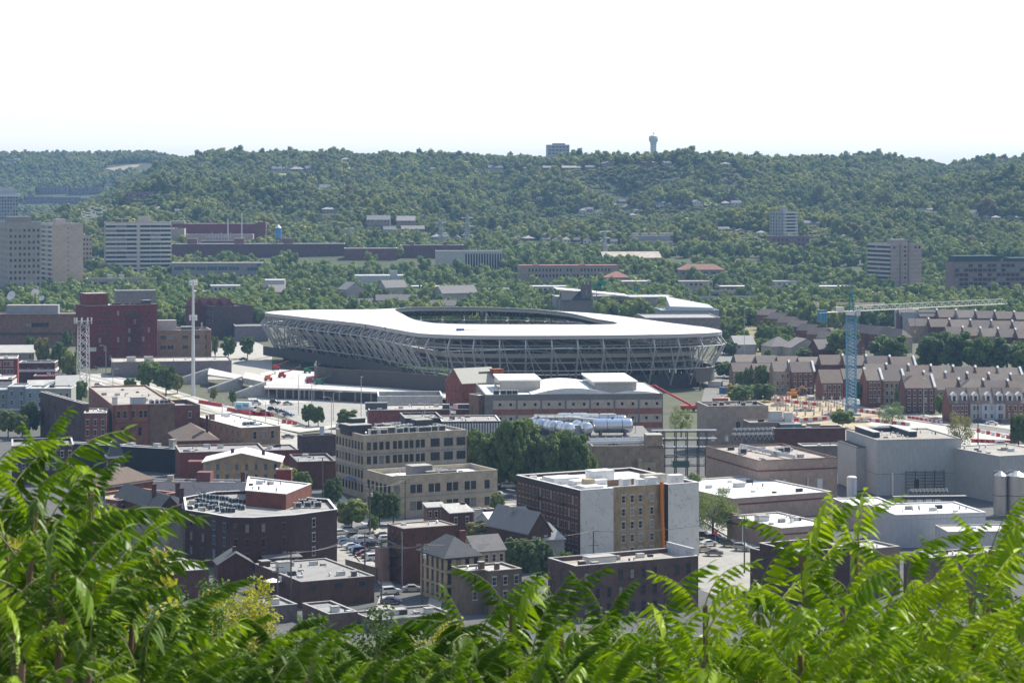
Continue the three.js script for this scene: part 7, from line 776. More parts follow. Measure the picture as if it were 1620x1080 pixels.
{ const b0 = (m, nm) => { const g = new THREE.Group(); g.name = 'site_barrier'; const s = new THREE.Shape([[-.3, 0], [.3, 0], [.22, .25], [.13, .95], [-.13, .95], [-.22, .25]].map(([x, y]) => new THREE.Vector2(x, y))); const e = new THREE.ExtrudeGeometry(s, { depth: 1.9, bevelEnabled: false }); e.rotateY(Math.PI / 2); e.translate(-.95, 0, 0); mesh('body', boxUV(e), m, g); mesh('foot', merge([block(-.8, -.5, -.02, .12, -.36, .36), block(.5, .8, -.02, .12, -.36, .36)]), m, g); g.userData = { category: 'barrier' }; return g; }, R0 = b0(BAR_R), W0 = b0(BAR_W);
  const run = (where, pts, n) => { for (let i = 0; i < n; i++) { const t = (i + .5) / n * (pts.length - 1), k = Math.min(pts.length - 2, Math.floor(t)), a = onLevel(...pts[k]), b = onLevel(...pts[k + 1]), p = a.clone().lerp(b, t - k), red = i % 2 === 0; copy(red ? R0 : W0, `${red ? 'red' : 'white'} plastic barrier in the line ${where}`, p, Math.atan2(-(b.z - a.z), b.x - a.x), `barriers ${where}`).scale.setScalar(1.15); } };
  run('beside the dormer houses', [[1545, 682], [1600, 694], [1618, 700]], 14); run('nearest the corrugated warehouse', [[1540, 699], [1622, 702]], 18); run('behind the round trees', [[1438, 662], [1490, 670]], 16); run('left of the crane', [[1170, 616], [1240, 632], [1262, 628]], 18); run('across the building site', [[1188, 630], [1300, 642]], 16); run('behind the stub columns', [[1226, 668], [1330, 662]], 14); run('at the crane foot', [[1352, 650], [1400, 656]], 10); run('behind the round trees and the wide roof', [[1360, 664], [1440, 673]], 12);
  const redrun = (where, pts, n) => { for (let i = 0; i < n; i++) { const t = (i + .5) / n * (pts.length - 1), k = Math.min(pts.length - 2, Math.floor(t)), a = onLevel(...pts[k]), b = onLevel(...pts[k + 1]), p = a.clone().lerp(b, t - k); copy(R0, `red plastic barrier in the curved line ${where}`, p, Math.atan2(-(b.z - a.z), b.x - a.x), `red barriers ${where}`).scale.set(1.3, 1.3, 1.3); } };
  redrun('left of the box truck', [[315, 637], [350, 643]], 10); redrun('in front of the box truck', [[360, 649], [395, 656], [430, 659]], 20); redrun('by the road works crossing', [[445, 668], [470, 672]], 3); }
for (const [u, v, c, w] of [[1132, 612, [.6, .6, .6], 'white'], [1150, 622, [.1, .2, .4], 'blue'], [1178, 606, [.55, .2, .05], 'orange'], [1196, 622, [.62, .6, .55], 'cream'], [1140, 640, [.3, .06, .05], 'red'], [1205, 602, [.2, .3, .25], 'green']]) { const g = thing('site_container', w + ' steel container standing between the stadium end and the townhouses', 'container', onLevel(u, v), rr(-.4, .4)); mesh('box', boxUV(block(-3, 3, .1, 2.6, -1.2, 1.2)), M(c, 'ribs', .6), g); mesh('door', block(3.002, 3.06, .2, 2.5, -1.1, 1.1), METAL_D, g); }
// machines
function boomLift(label, u, v, base, col, turn, ext) { const p = onLevel(u, v, base), g = thing('boom_lift', label, 'boom lift', V(p.x, base, p.z), turn), m = M(col, null, .55); mesh('chassis', merge([block(-1.6, 1.6, .5, 1.4, -1, 1), block(-1.3, .8, 1.4, 2.3, -.8, .8)]), m, g); for (const [x, z] of [[-1.1, 1], [1.1, 1], [-1.1, -1], [1.1, -1]]) { const w = cyl(.5, .5, .4, 0, 0, 0, 12); w.rotateX(Math.PI / 2); w.translate(x, .5, z - .2); mesh('wheel', w, METAL_D, g); } mesh('boom', merge([bar(V(-.6, 2.2, 0), V(ext * .55, 2.2 + ext * .12, 0), .24, 6), bar(V(ext * .55, 2.2 + ext * .12, 0), V(ext, 2.2 + ext * .35, 0), .17, 6)]), m, g); mesh('basket', merge([block(ext - .2, ext + 1, 2.2 + ext * .35 - .1, 2.2 + ext * .35, -.9, .9), block(ext - .2, ext + 1, 3.2 + ext * .35, 3.28 + ext * .35, -.9, -.84), block(ext - .2, ext + 1, 3.2 + ext * .35, 3.28 + ext * .35, .84, .9), block(ext + .94, ext + 1, 2.2 + ext * .35, 3.28 + ext * .35, -.9, .9)]), METAL_D, g); }
const LR = [.42, .03, .03]; boomLift('red boom lift deepest in the stadium shade', 436, 585, 4.6, LR, .1, 5); boomLift('red boom lift beside the green one in the stadium shade', 446, 597, 4.6, LR, -.1, 7); boomLift('red boom lift on the sunny plaza', 490, 606, 4.6, LR, .05, 7); boomLift('green boom lift in the stadium shade', 486, 590, 4.6, [.02, .16, .08], .1, 5); boomLift('green boom lift at the right of the plaza', 505, 608, 4.6, [.02, .16, .08], 0, 4); boomLift('orange skip lift at the plaza corner', 424, 602, 4.6, [.7, .13, .03], .3, 2);
{ const p = onLevel(1093, 650); const g = thing('telescopic_crane', 'red mobile crane arm rising behind the bushy tree before the stadium', 'crane', p, 0); mesh('chassis', merge([block(-4, 4, .8, 2.2, -1.3, 1.3), block(2, 4, 2.2, 3.6, -1.2, 1.2)]), M([.5, .05, .05], null, .5), g); const e = at(1035, 609, 930).sub(p); mesh('boom', merge([bar(V(0, 2.4, 0), e.clone().multiplyScalar(.55).add(V(0, 1, 0)), .45, 8), bar(e.clone().multiplyScalar(.5).add(V(0, 1, 0)), e, .32, 8)]), M([.55, .05, .06], null, .5), g); for (const x of [-3, -1, 1, 3]) { const w = cyl(.7, .7, .5, 0, 0, 0, 12); w.rotateX(Math.PI / 2); w.translate(x, .7, 1.1); mesh('wheel', w, METAL_D, g); } mesh('jib', bar(e, at(1018, 612, 930).sub(p), .25, 6), M([.55, .05, .06], null, .5), g); }
function digger(label, u, v, turn) { const p = onLevel(u, v), g = thing('excavator', label, 'excavator', p, turn), o = M([.65, .28, .03], null, .55); mesh('tracks', merge([block(-2, 2, 0, .9, -1.5, -.8), block(-2, 2, 0, .9, .8, 1.5)]), METAL_D, g); mesh('house', merge([block(-2, 1.6, .95, 2.3, -1.4, 1.4), block(-.3, 1.5, 2.3, 3.4, -1.4, -.1)]), o, g); mesh('boom', merge([bar(V(1.4, 1.8, .4), V(4, 5, .4), .3), bar(V(4, 5, .4), V(6.4, 3, .4), .25)]), o, g); mesh('bucket', box(1.2, 1, 1.2, 6.4, 2.4, .4), METAL_D, g); }
digger('orange excavator on the building site', 1254, 629, .2); digger('small orange excavator nearest the stadium end', 1168, 626, 2.6);
{ const p = onLevel(1166, 632), g = thing('red_flag_pole', 'red and white striped site pole near the stadium end', 'pole', p); for (let k = 0; k < 6; k++) mesh('band', cyl(.22, .22, 1.1, 0, k * 1.1, 0, 8), k % 2 ? BAR_W : BAR_R, g); }
// ---------- vehicles ----------
const CARC = { white: [.68, .68, .67], silver: [.36, .37, .38], black: [.012, .013, .015], 'dark blue': [.02, .035, .09], grey: [.11, .115, .12], red: [.25, .012, .015], blue: [.04, .12, .27], 'dark red': [.12, .01, .015], green: [.03, .06, .04], beige: [.4, .34, .25] };
const TYRE = M([.012, .012, .013], null, .9), CGLASS = M([.012, .016, .02], null, .06), RIM = M([.4, .4, .4], null, .35, { metalness: .7 });
const carCache = {};
function carGeo(kind) {
  if (carCache[kind]) return carCache[kind];
  const prof = { sedan: [[-2.2, .35], [-2.25, .75], [-2.1, .95], [-1.45, 1.0], [-.85, 1.42], [.45, 1.45], [1.15, 1.0], [2.0, .85], [2.22, .65], [2.2, .35]], suv: [[-2.2, .4], [-2.25, .95], [-2.1, 1.15], [-1.85, 1.7], [.4, 1.75], [1.05, 1.18], [2.05, 1.05], [2.25, .8], [2.2, .4]], van: [[-2.5, .4], [-2.55, 1.2], [-2.4, 2.0], [1.1, 2.05], [1.9, 1.25], [2.45, 1.1], [2.55, .7], [2.5, .4]] }[kind];
  const s = new THREE.Shape(prof.map(([x, y]) => new THREE.Vector2(x, y))), e = new THREE.ExtrudeGeometry(s, { depth: 1.56, bevelEnabled: true, bevelThickness: .12, bevelSize: .07, bevelSegments: 2 }); e.translate(0, 0, -.78);
  const top = Math.max(...prof.map((p) => p[1])), gp = { sedan: [[-1.32, 1.02], [-.84, 1.36], [.42, 1.39], [1.0, 1.02]], suv: [[-1.95, 1.2], [-1.75, 1.63], [.36, 1.68], [.9, 1.2]], van: [[-.6, 1.3], [-.6, 1.9], [1.05, 1.95], [1.6, 1.3]] }[kind];
  const gs = new THREE.Shape(gp.map(([x, y]) => new THREE.Vector2(x, y))), ge = new THREE.ExtrudeGeometry(gs, { depth: 1.84, bevelEnabled: false }); ge.translate(0, 0, -.92);
  const front = gp[3], ftop = gp[2], ws = tris(quad([front[0] + .14, front[1], .7], [front[0] + .14, front[1], -.7], [ftop[0] + .14, ftop[1], -.62], [ftop[0] + .14, ftop[1], .62])), bk = gp[0], bt = gp[1], rw = tris(quad([bk[0] - .16, bk[1], -.7], [bk[0] - .16, bk[1], .7], [bt[0] - .16, bt[1], .62], [bt[0] - .16, bt[1], -.62])); ws.computeVertexNormals(); rw.computeVertexNormals();
  const wheel = (x, z) => { const w = new THREE.CylinderGeometry(.34, .34, .24, 14); w.rotateX(Math.PI / 2); w.translate(x, .34, z); return clean(w); }, rim = (x, z) => { const w = new THREE.CylinderGeometry(.2, .2, .26, 10); w.rotateX(Math.PI / 2); w.translate(x, .34, z); return clean(w); };
  const wx = kind === 'van' ? 1.6 : 1.35; return carCache[kind] = { body: clean(e), glass: merge([clean(ge), ws, rw]), wheels: [[wx, .8], [wx, -.8], [-wx, .8], [-wx, -.8]].map(([x, z]) => mergeGeometries([wheel(x, z), rim(x, z)], true)), lights: [merge([block(2.2, 2.3, .62, .78, .5, .8), block(2.2, 2.3, .62, .78, -.8, -.5)]), merge([block(-2.33, -2.25, .7, .85, .5, .8), block(-2.33, -2.25, .7, .85, -.8, -.5)])] };
}
function car(col, kind, u, v, turn, where, base = 0) {
  const p = onLevel(u, v, base), gp = where.replace(/^\w+ in the (front|back)/, 'in the $1'), g = thing('parked_car', `${col} ${kind === 'suv' ? 'estate car' : kind === 'van' ? 'van' : 'saloon car'} ${where}`, kind === 'van' ? 'van' : 'car', V(p.x, base + .02, p.z), turn, 'cars ' + gp), G = carGeo(kind);
  mesh('body', G.body, M(CARC[col], null, .28, { clearcoat: .6, clearcoatRoughness: .1 }), g); mesh('windows', G.glass, CGLASS, g); for (const w of G.wheels) mesh('wheel', w, [TYRE, RIM], g); mesh('headlights', G.lights[0], M([.7, .7, .7], null, .2), g); mesh('tail_lights', G.lights[1], M([.3, .01, .01], null, .3), g); return g;
}
const cw = (s) => s.split(' ');
// lot beside the dark block: two rows
[['grey', 541, 858], ['blue', 549, 863], ['white', 556, 868], ['blue', 565, 872], ['dark blue', 571, 875.5], ['dark red', 578, 879], ['green', 585, 883], ['white', 592, 886.5]].forEach(([c, u, v], i) => car(c, i % 3 === 1 ? 'suv' : 'sedan', u, v, .35 + rr(-.05, .05), '' + ORD[i] + ' in the front row of the first car park'));
[['white', 538, 846], ['grey', 560, 852], ['silver', 568, 855], ['white', 576, 858], ['dark blue', 582, 862], ['black', 590, 866]].forEach(([c, u, v], i) => car(c, i % 2 ? 'suv' : 'sedan', u, v, .35 + rr(-.05, .05), '' + ORD[i] + ' in the back row of the first car park'));
[['red', 548, 822, 'under the street tree by the office block'], ['silver', 552, 842, 'on the street edge of the car park'], ['black', 607, 851, 'next to the tall brick house wall'], ['white', 613, 857, 'half behind the tall brick house'], ['silver', 577, 819, 'under the street tree'], ['beige', 592, 818, 'behind the street tree'], ['black', 535, 818, 'at the corner of the dark block']].forEach(([c, u, v, w], i) => car(c, i % 2 ? 'suv' : 'sedan', u, v, i === 0 || i > 3 ? .45 : .3, w));
[['beige', 1111, 872, 'nearest the white wall in the second car park', .5], ['white', 1121, 863, 'second from the white wall in the second car park', .4], ['grey', 1130, 878, 'in the middle of the second car park', -.1], ['black', 1113, 851, 'in the shade of the bushy tree', -.55], ['dark blue', 1134, 856, 'below the stop sign', -.55], ['black', 1156, 864, 'third along the lawn of the second car park', -.55], ['silver', 1175, 870, 'last along the lawn of the second car park', -.55]].forEach(([c, u, v, w, t], i) => car(c, i > 2 ? 'suv' : 'sedan', u, v, t, w));
[['white', 405, 640, 'van', 'long and parked below the plaza deck'], ['black', 435, 639, 'suv', 'second below the plaza deck'], ['silver', 456, 640, 'sedan', 'third below the plaza deck'], ['black', 432, 650, 'suv', 'behind the box truck'], ['dark blue', 445, 653, 'sedan', 'right of the box truck'], ['blue', 456, 658, 'sedan', 'far right of the box truck'], ['grey', 420, 655, 'suv', 'close to the box truck cab']].forEach(([c, u, v, k, w]) => car(c, k, u, v, -.35, w));
[['dark blue', 1550, 668, 'sedan', 'first in front of the dormer houses'], ['white', 1570, 672, 'sedan', 'second in front of the dormer houses'], ['black', 1583, 669, 'sedan', 'third in front of the dormer houses'], ['black', 1594, 671, 'suv', 'fourth in front of the dormer houses'], ['silver', 1587, 706, 'suv', 'beside the nearest barriers'], ['black', 1462, 655, 'sedan', 'before the balcony townhouse'], ['white', 1283, 622, 'sedan', 'before the porch townhouse'], ['silver', 790, 787, 'suv', 'on the street behind the brick terrace, first'], ['white', 805, 772, 'suv', 'on the street behind the brick terrace, second'], ['dark blue', 806, 790, 'sedan', 'on the street behind the brick terrace, third'], ['black', 385, 570, 'sedan', 'under the paired trees'], ['white', 618, 940, 'suv', 'at the foot of the tall brick house'], ['dark blue', 618, 955, 'sedan', 'on the street below the tall brick house'], ['silver', 652, 935, 'sedan', 'beside the cream corner house'], ['white', 157, 612, 'suv', 'on the parkway by the lattice mast'], ['black', 148, 584, 'sedan', 'at the foot of the tall red loft'], ['black', 288, 676, 'suv', 'beside the brick wing'], ['grey', 455, 693, 'sedan', 'turning at the road works']].forEach(([c, u, v, k, w]) => car(c, k, u, v, rr(-.4, .4), w));
for (let i = 0; i < 26; i++) car(pick(['white', 'silver', 'black', 'grey', 'white']), 'sedan', 1095 + (i % 13) * 4, 446 + Math.floor(i / 13) * 3, rr(0, 3), 'in the far car park beyond the viaduct');
{ const p = onLevel(388, 652), g = thing('box_truck', 'box truck with pale blue printed side beside the red barriers', 'truck', p, -.35); mesh('box', boxUV(block(-4, 2.2, 1, 4, -1.25, 1.25)), M([.5, .68, .74], null, .5), g); mesh('cab', merge([block(2.4, 4.2, .7, 2.6, -1.15, 1.15)]), M([.7, .7, .7], null, .4), g); mesh('windscreen', block(4.2, 4.24, 1.6, 2.45, -1, 1), CGLASS, g); for (const x of [-2.6, 3.2]) for (const z of [1.05, -1.05]) { const w = cyl(.5, .5, .35, 0, 0, 0, 12); w.rotateX(Math.PI / 2); w.translate(x, .5, z); mesh('wheel', w, TYRE, g); } mesh('chassis', block(-4, 4, .55, .95, -.9, .9), METAL_D, g); mesh('side_print', merge([block(-3.6, -1.2, 1.6, 3, 1.252, 1.27), block(-.6, 1.8, 2.2, 3.4, 1.252, 1.27)]), M([.08, .36, .45], null, .5), g); }
{ const p = onLevel(650, 815), g = thing('event_tent', 'small white pointed event tent beside the office wing', 'tent', V(p.x, 0, p.z), .3); const c = new THREE.ConeGeometry(2.5, 1.6, 4); c.rotateY(.785); c.translate(0, 3, 0); mesh('canopy', boxUV(c), M([.75, .75, .78], null, .8), g); for (const [x, z] of [[-1.6, -1.6], [1.6, -1.6], [1.6, 1.6], [-1.6, 1.6]]) mesh('leg', bar(V(x, 0, z), V(x, 2.3, z), .04), METAL_D, g); }
{ const p = onLevel(431, 950), g = thing('patio_umbrella', 'white patio umbrella among the low roofs at the lower left', 'umbrella', V(p.x, 2, p.z)); const c = new THREE.ConeGeometry(2.1, .7, 10); c.translate(0, 2.6, 0); mesh('canopy', clean(c), M([.72, .72, .72], null, .8), g); mesh('pole', bar(V(0, -2, 0), V(0, 2.4, 0), .05), METAL_D, g); }
// ---------- masts, lamps, poles, wires ----------
{ const D = 1010, p = at(305, 592, D); p.y = 0; const k = D / F, H = EYE - (442 - HY) * k, g = thing('mobile_phone_mast', 'tall slim pale mobile phone mast left of the stadium', 'mast', p); mesh('pole', cyl(.85, .42, H, 0, 0, 0, 14), M([.62, .63, .64], null, .5), g); for (const [y, n, r] of [[H - 1.5, 10, 1.6], [EYE - (503 - HY) * k, 8, 1.5]]) { for (let i = 0; i < n; i++) { const a = i / n * 6.283; mesh('antenna', block(-.2, .2, y - 1, y + 1.3, -.12, .12).rotateY(-a).translate(Math.cos(a) * r, 0, Math.sin(a) * r), M([.66, .67, .68], null, .6), g); } const t = new THREE.TorusGeometry(r - .15, .09, 5, 16); t.rotateX(Math.PI / 2); t.translate(0, y, 0); mesh('antenna_ring', clean(t), METAL_D, g); } }
function latticeMast(label, u, v, top, w, D, m, o = {}) { const p = at(u, v, D); p.y = o.base ?? 0; const k = D / F, H = EYE - (top - HY) * k - p.y, g = thing('lattice_mast', label, 'mast', p, .5), W = w * k / 2, T = W * (o.taper ?? .8), l = [], n = o.n ?? 10, c = [[-1, -1], [1, -1], [1, 1], [-1, 1]], P = (i, t) => { const s = W + (T - W) * t; return V(c[i % 4][0] * s, H * t, c[i % 4][1] * s); }; const r = o.r ?? .12; for (let i = 0; i < 4; i++) { l.push(bar(P(i, 0), P(i, 1), r * 1.5, 5)); for (let s = 0; s < n; s++) l.push(bar(P(i, s / n), P(i + 1, (s + 1) / n), r, 4), bar(P(i + 1, s / n), P(i, (s + 1) / n), r * .8, 4)); } mesh('lattice', merge(l), m, g); if (o.arms) { const a = []; for (const t of o.arms) a.push(bar(V(-W * 2.2, H * t, 0), V(W * 2.2, H * t, 0), r * 1.6, 4)); mesh('cross_arms', merge(a), m, g); } return { g, H, W }; }
{ const { g, H, W } = latticeMast('lattice steel mast with drum antennas in front of the red loft', 131, 612, 508, 17, 1010, M([.55, .55, .57], null, .5), { taper: .8, n: 9, r: .11 }); mesh('platform', block(-W * 1.3, W * 1.3, H - .3, H, -W * 1.3, W * 1.3), METAL_D, g); for (let i = 0; i < 9; i++) { const a = i / 9 * 6.283; mesh('antenna', cyl(.3, .3, 2.4, Math.cos(a) * W * 1.6, H - 1, Math.sin(a) * W * 1.6, 8), M([.62, .63, .64], null, .5), g); } }
const PY = M([.34, .36, .38], null, .6); latticeMast('power pylon at the ridge foot left of centre', 552, 398, 360, 7, 2230, PY, { taper: .2, n: 7, r: .28, arms: [.7, .85, .98] }); latticeMast('power pylon before the mauve rows', 697, 385, 348, 9, 2300, PY, { taper: .3, n: 7, r: .3, arms: [.75, .95] }); latticeMast('tall power pylon right of the mauve rows', 739, 385, 340, 10, 2320, PY, { taper: .25, n: 8, r: .3, arms: [.65, .8, .95] }); latticeMast('power pylon beside the broad pale shed', 957, 415, 365, 9, 2150, PY, { taper: .25, n: 8, r: .28, arms: [.7, .85, .98] });
for (const [u, t] of [[360, 345], [382, 338]]) { const p = at(u, 385, 2240); p.y = 0; const g = thing('chimney_mast', `slender pale mast before the red factory, ${u < 370 ? 'shorter' : 'taller'} of two`, 'mast', p); mesh('pole', cyl(.7, .5, EYE - (t - HY) * 2240 / F, 0, 0, 0, 8), M([.55, .57, .6], null, .6), g); }
{ const g = thing('switchyard', 'row of thin steel switchyard posts before the red factory', 'switchyard', at(325, 384, 2230).setY(0)); for (let k = 0; k < 9; k++) { mesh('post', bar(V(k * 2.9, 0, 0), V(k * 2.9, 38 + (k % 3) * 1.5, 0), .35, 5), PY, g); } mesh('cross_beam', bar(V(0, 36, 0), V(23.2, 36, 0), .4, 5), PY, g); }
{ const p = at(440, 388, 2180); p.y = 0; const g = thing('blue_water_tank', 'blue tank tower with white cone top above the goods terminal', 'water tank', p), k = 2180 / F, y = EYE - (376 - HY) * k; mesh('tank', cyl(2.9, 2.9, 9, 0, y, 0, 16), M([.05, .17, .42], null, .5), g); mesh('roof', cyl(3, .2, 3, 0, y + 9.003, 0, 16), M([.65, .67, .7], null, .6), g); for (const [x, z] of [[-1.8, -1.8], [1.8, -1.8], [1.8, 1.8], [-1.8, 1.8]]) mesh('leg', bar(V(x * 1.3, 0, z * 1.3), V(x, y, z), .25), METAL_D, g); }
function lamp(u, v, top, arm, where) { const p = onLevel(u, v), k = -p.z / F, H = (v - top) * k, g = thing('street_lamp', 'grey curved arm street lamp ' + where, 'street lamp', p, 0, 'street lamps'); mesh('pole', cyl(.16, .09, H, 0, 0, 0, 8), M([.42, .43, .44], null, .5), g); mesh('arm', merge([bar(V(0, H - .1, 0), V(arm * .5, H + .5, 0), .07), bar(V(arm * .5, H + .5, 0), V(arm, H + .55, 0), .07)]), M([.42, .43, .44], null, .5), g); mesh('lamp_head', box(.9, .16, .35, arm + .3, H + .52, 0), M([.6, .6, .6], null, .5), g); }
[[167, 590, 548, -2.8, 'at the foot of the tall red loft'], [33, 545, 516, -2.6, 'before the brown complex'], [420, 690, 636, -2, 'right of the box truck'], [527, 665, 622, 2.6, 'nearest the plaza lot'], [524, 690, 630, -2.8, 'in front of the plaza lot'], [351, 665, 634, 0, 'on the verge by the red barriers'], [395, 672, 642, 0, 'second on the verge by the red barriers'], [440, 690, 650, 0, 'third on the verge by the red barriers'], [178, 615, 585, 1.5, 'on the parkway verge'], [672, 700, 640, -2, 'behind the tan office block'], [571, 660, 598, 0, 'below the plaza deck'], [472, 655, 595, 0, 'on the plaza deck edge'], [493, 655, 608, 0, 'second on the plaza deck edge'], [1178, 585, 490, 0, 'tall beside the stadium end'], [1175, 870, 818, -2, 'over the second car park'], [1462, 660, 600, 0, 'in front of the balcony townhouse'], [53, 466, 415, 0, 'before the broad office tower'], [73, 466, 420, 0, 'before the slim tan tower']].forEach((a) => lamp(...a));
const WOOD = M([.13, .105, .085], null, .95), poles = {};
function utilityPole(key, u, v, top, where, o = {}) { const p = onLevel(u, v), k = -p.z / F, H = (v - top) * k, g = thing('utility_pole', 'wooden utility pole ' + where, 'utility pole', p, o.turn ?? .3, 'utility poles'); mesh('pole', cyl(.2, .14, H, 0, -.2, 0, 8), WOOD, g); for (const y of o.arms ?? [.3, 1.3]) { mesh('cross_arm', box(2.6, .14, .12, 0, H - y, .1), WOOD, g); for (const x of [-1.2, -.6, .6, 1.2]) mesh('insulator', cyl(.07, .05, .22, x, H - y + .07, .1, 6), M([.6, .6, .58], null, .4), g); } if (o.can) mesh('transformer', cyl(.32, .32, .9, .45, H - 3.2, 0, 10), M([.45, .46, .47], null, .5), g); poles[key] = { p: p.clone().setY(H - .3), turn: o.turn ?? .3 }; }
utilityPole('a', 460, 960, 872, 'left of the low ribbed roof', { can: 1 }); utilityPole('b', 439, 965, 895, 'beside the low ribbed roof', { can: 1 }); utilityPole('c', 577, 925, 840, 'in the gap by the car park'); utilityPole('d', 603, 955, 852, 'in front of the tall brick house'); utilityPole('e', 668, 955, 860, 'at the corner of the cream house', { can: 1 }); utilityPole('f', 585, 845, 766, 'by the office block trees', { can: 1 }); utilityPole('g', 641, 822, 756, 'before the two storey office wing'); utilityPole('h', 939, 900, 838, 'before the white painted wall', { arms: [.3, 3.6] }); utilityPole('i', 1178, 905, 814, 'right of the second car park', { can: 1, arms: [1, 2] }); utilityPole('j', 510, 792, 722, 'left of the tan office block'); utilityPole('k', 1600, 712, 640, 'before the dormer houses'); utilityPole('l', 1548, 712, 630, 'right of the twisted tree', { arms: [] }); utilityPole('m', 747, 690, 640, 'behind the office block roof plant', { arms: [] }); utilityPole('n', 1612, 905, 812, 'at the right edge behind the sumac');
function wires(label, a, b, n = 3, sag = 1.2) { const A = poles[a], B = poles[b]; const g = thing('power_line', label, 'power line', A.p.clone()); for (let k = 0; k < n; k++) { const off = V(Math.cos(.3) * (k - (n - 1) / 2) * .9, k * .08, -Math.sin(.3) * (k - (n - 1) / 2) * .9), s = A.p.clone().add(off), e = B.p.clone().add(off), mid = s.clone().lerp(e, .5).add(V(0, -sag * 2, 0)), c = new THREE.QuadraticBezierCurve3(s.sub(A.p), mid.sub(A.p), e.sub(A.p)); mesh('wire', clean(new THREE.TubeGeometry(c, 14, .035, 4)), M([.12, .12, .12], null, .6), g); } }
wires('three wires from the low ribbed roof to the car park gap', 'a', 'c'); wires('wires from the car park gap to the tall brick house pole', 'c', 'd'); wires('wires passing the tall brick house to the cream corner house', 'd', 'e'); wires('wires crossing before the white painted wall', 'e', 'h', 2, 1); wires('long wires from the white wall to the second car park', 'h', 'i', 2, 1.4); wires('wires at the low ribbed roof', 'a', 'b', 2, .4); wires('wires running behind the right hand sumac', 'i', 'n', 2, 1); wires('wires between the office block poles', 'f', 'g', 2, 1);
// flags
function flag(label, u, v, top, d, stripes) { const p = at(u, v, d); const base = 0; p.y = base; const H = EYE - (top - HY) * d / F, g = thing('flagpole', label, 'flag', p); mesh('pole', cyl(.08, .05, H, 0, 0, 0, 8), M([.6, .6, .6], null, .4), g); const W = stripes ? 3.0 : 1.9, hh = W * .58, f = (y0, y1, x0, x1, m, name) => { const o = [], n = 8; for (let i = 0; i < n; i++) { const a = x0 + (x1 - x0) * i / n, b = x0 + (x1 - x0) * (i + 1) / n, z = (x) => Math.sin(x * 2.2) * .22, dy = (x) => -x * .12; o.push(...quad([a, y0 + dy(a), z(a)], [b, y0 + dy(b), z(b)], [b, y1 + dy(b), z(b)], [a, y1 + dy(a), z(a)])); } const gg = tris(o); gg.computeVertexNormals(); mesh(name, clean(gg), m, g); }; const top2 = H - .15; if (stripes) { for (let i = 0; i < 13; i++) f(top2 - hh * (i + 1) / 13, top2 - hh * i / 13, i < 7 ? W * .4 : 0, W, i % 2 ? M([.7, .7, .7], null, .8, { transmission: .3 }) : M([.5, .03, .05], null, .8, { transmission: .3 }), 'stripe'); f(top2 - hh * 7 / 13, top2, 0, W * .4, M([.03, .04, .2], null, .8, { transmission: .3 }), 'canton'); } else f(top2 - hh, top2, 0, W, M([.72, .72, .72], null, .8, { transmission: .3 }), 'cloth'); }
flag('red white and blue striped flag flying behind the office block', 711, 712, 637, 850, true); flag('small white flag on a lower pole below the striped one', 712.5, 715, 648, 840, false);
{ const p = onLevel(1132, 861), g = thing('stop_sign', 'red octagonal stop sign beside the lawn', 'sign', p, 0); mesh('post', bar(V(0, 0, 0), V(0, 2.8, 0), .04), METAL, g); const o = new THREE.CylinderGeometry(.55, .55, .05, 8); o.rotateY(Math.PI / 8); o.rotateX(Math.PI / 2); o.translate(0, 2.9, .05); mesh('plate', clean(o), M([.5, .03, .03], null, .5), g); }
for (const [u, v] of [[1190, 480], [945, 452], [952, 448], [1010, 458]]) { const p = at(u, v, 1690); const g = thing('motorway_sign', u === 1190 ? 'green motorway sign over the viaduct end' : u === 1010 ? 'green motorway sign behind the modern centre' : u === 945 ? 'lower green motorway sign beside the church tower' : 'upper green motorway sign beside the church tower', 'sign', V(p.x, 0, p.z)); mesh('panel', box(6, 3.2, .2, 0, p.y, 0), M([.02, .22, .16], null, .6), g); mesh('posts', merge([bar(V(-2.4, 0, -.2), V(-2.4, p.y + 1, -.2), .15), bar(V(2.4, 0, -.2), V(2.4, p.y + 1, -.2), .15)]), METAL_D, g); }
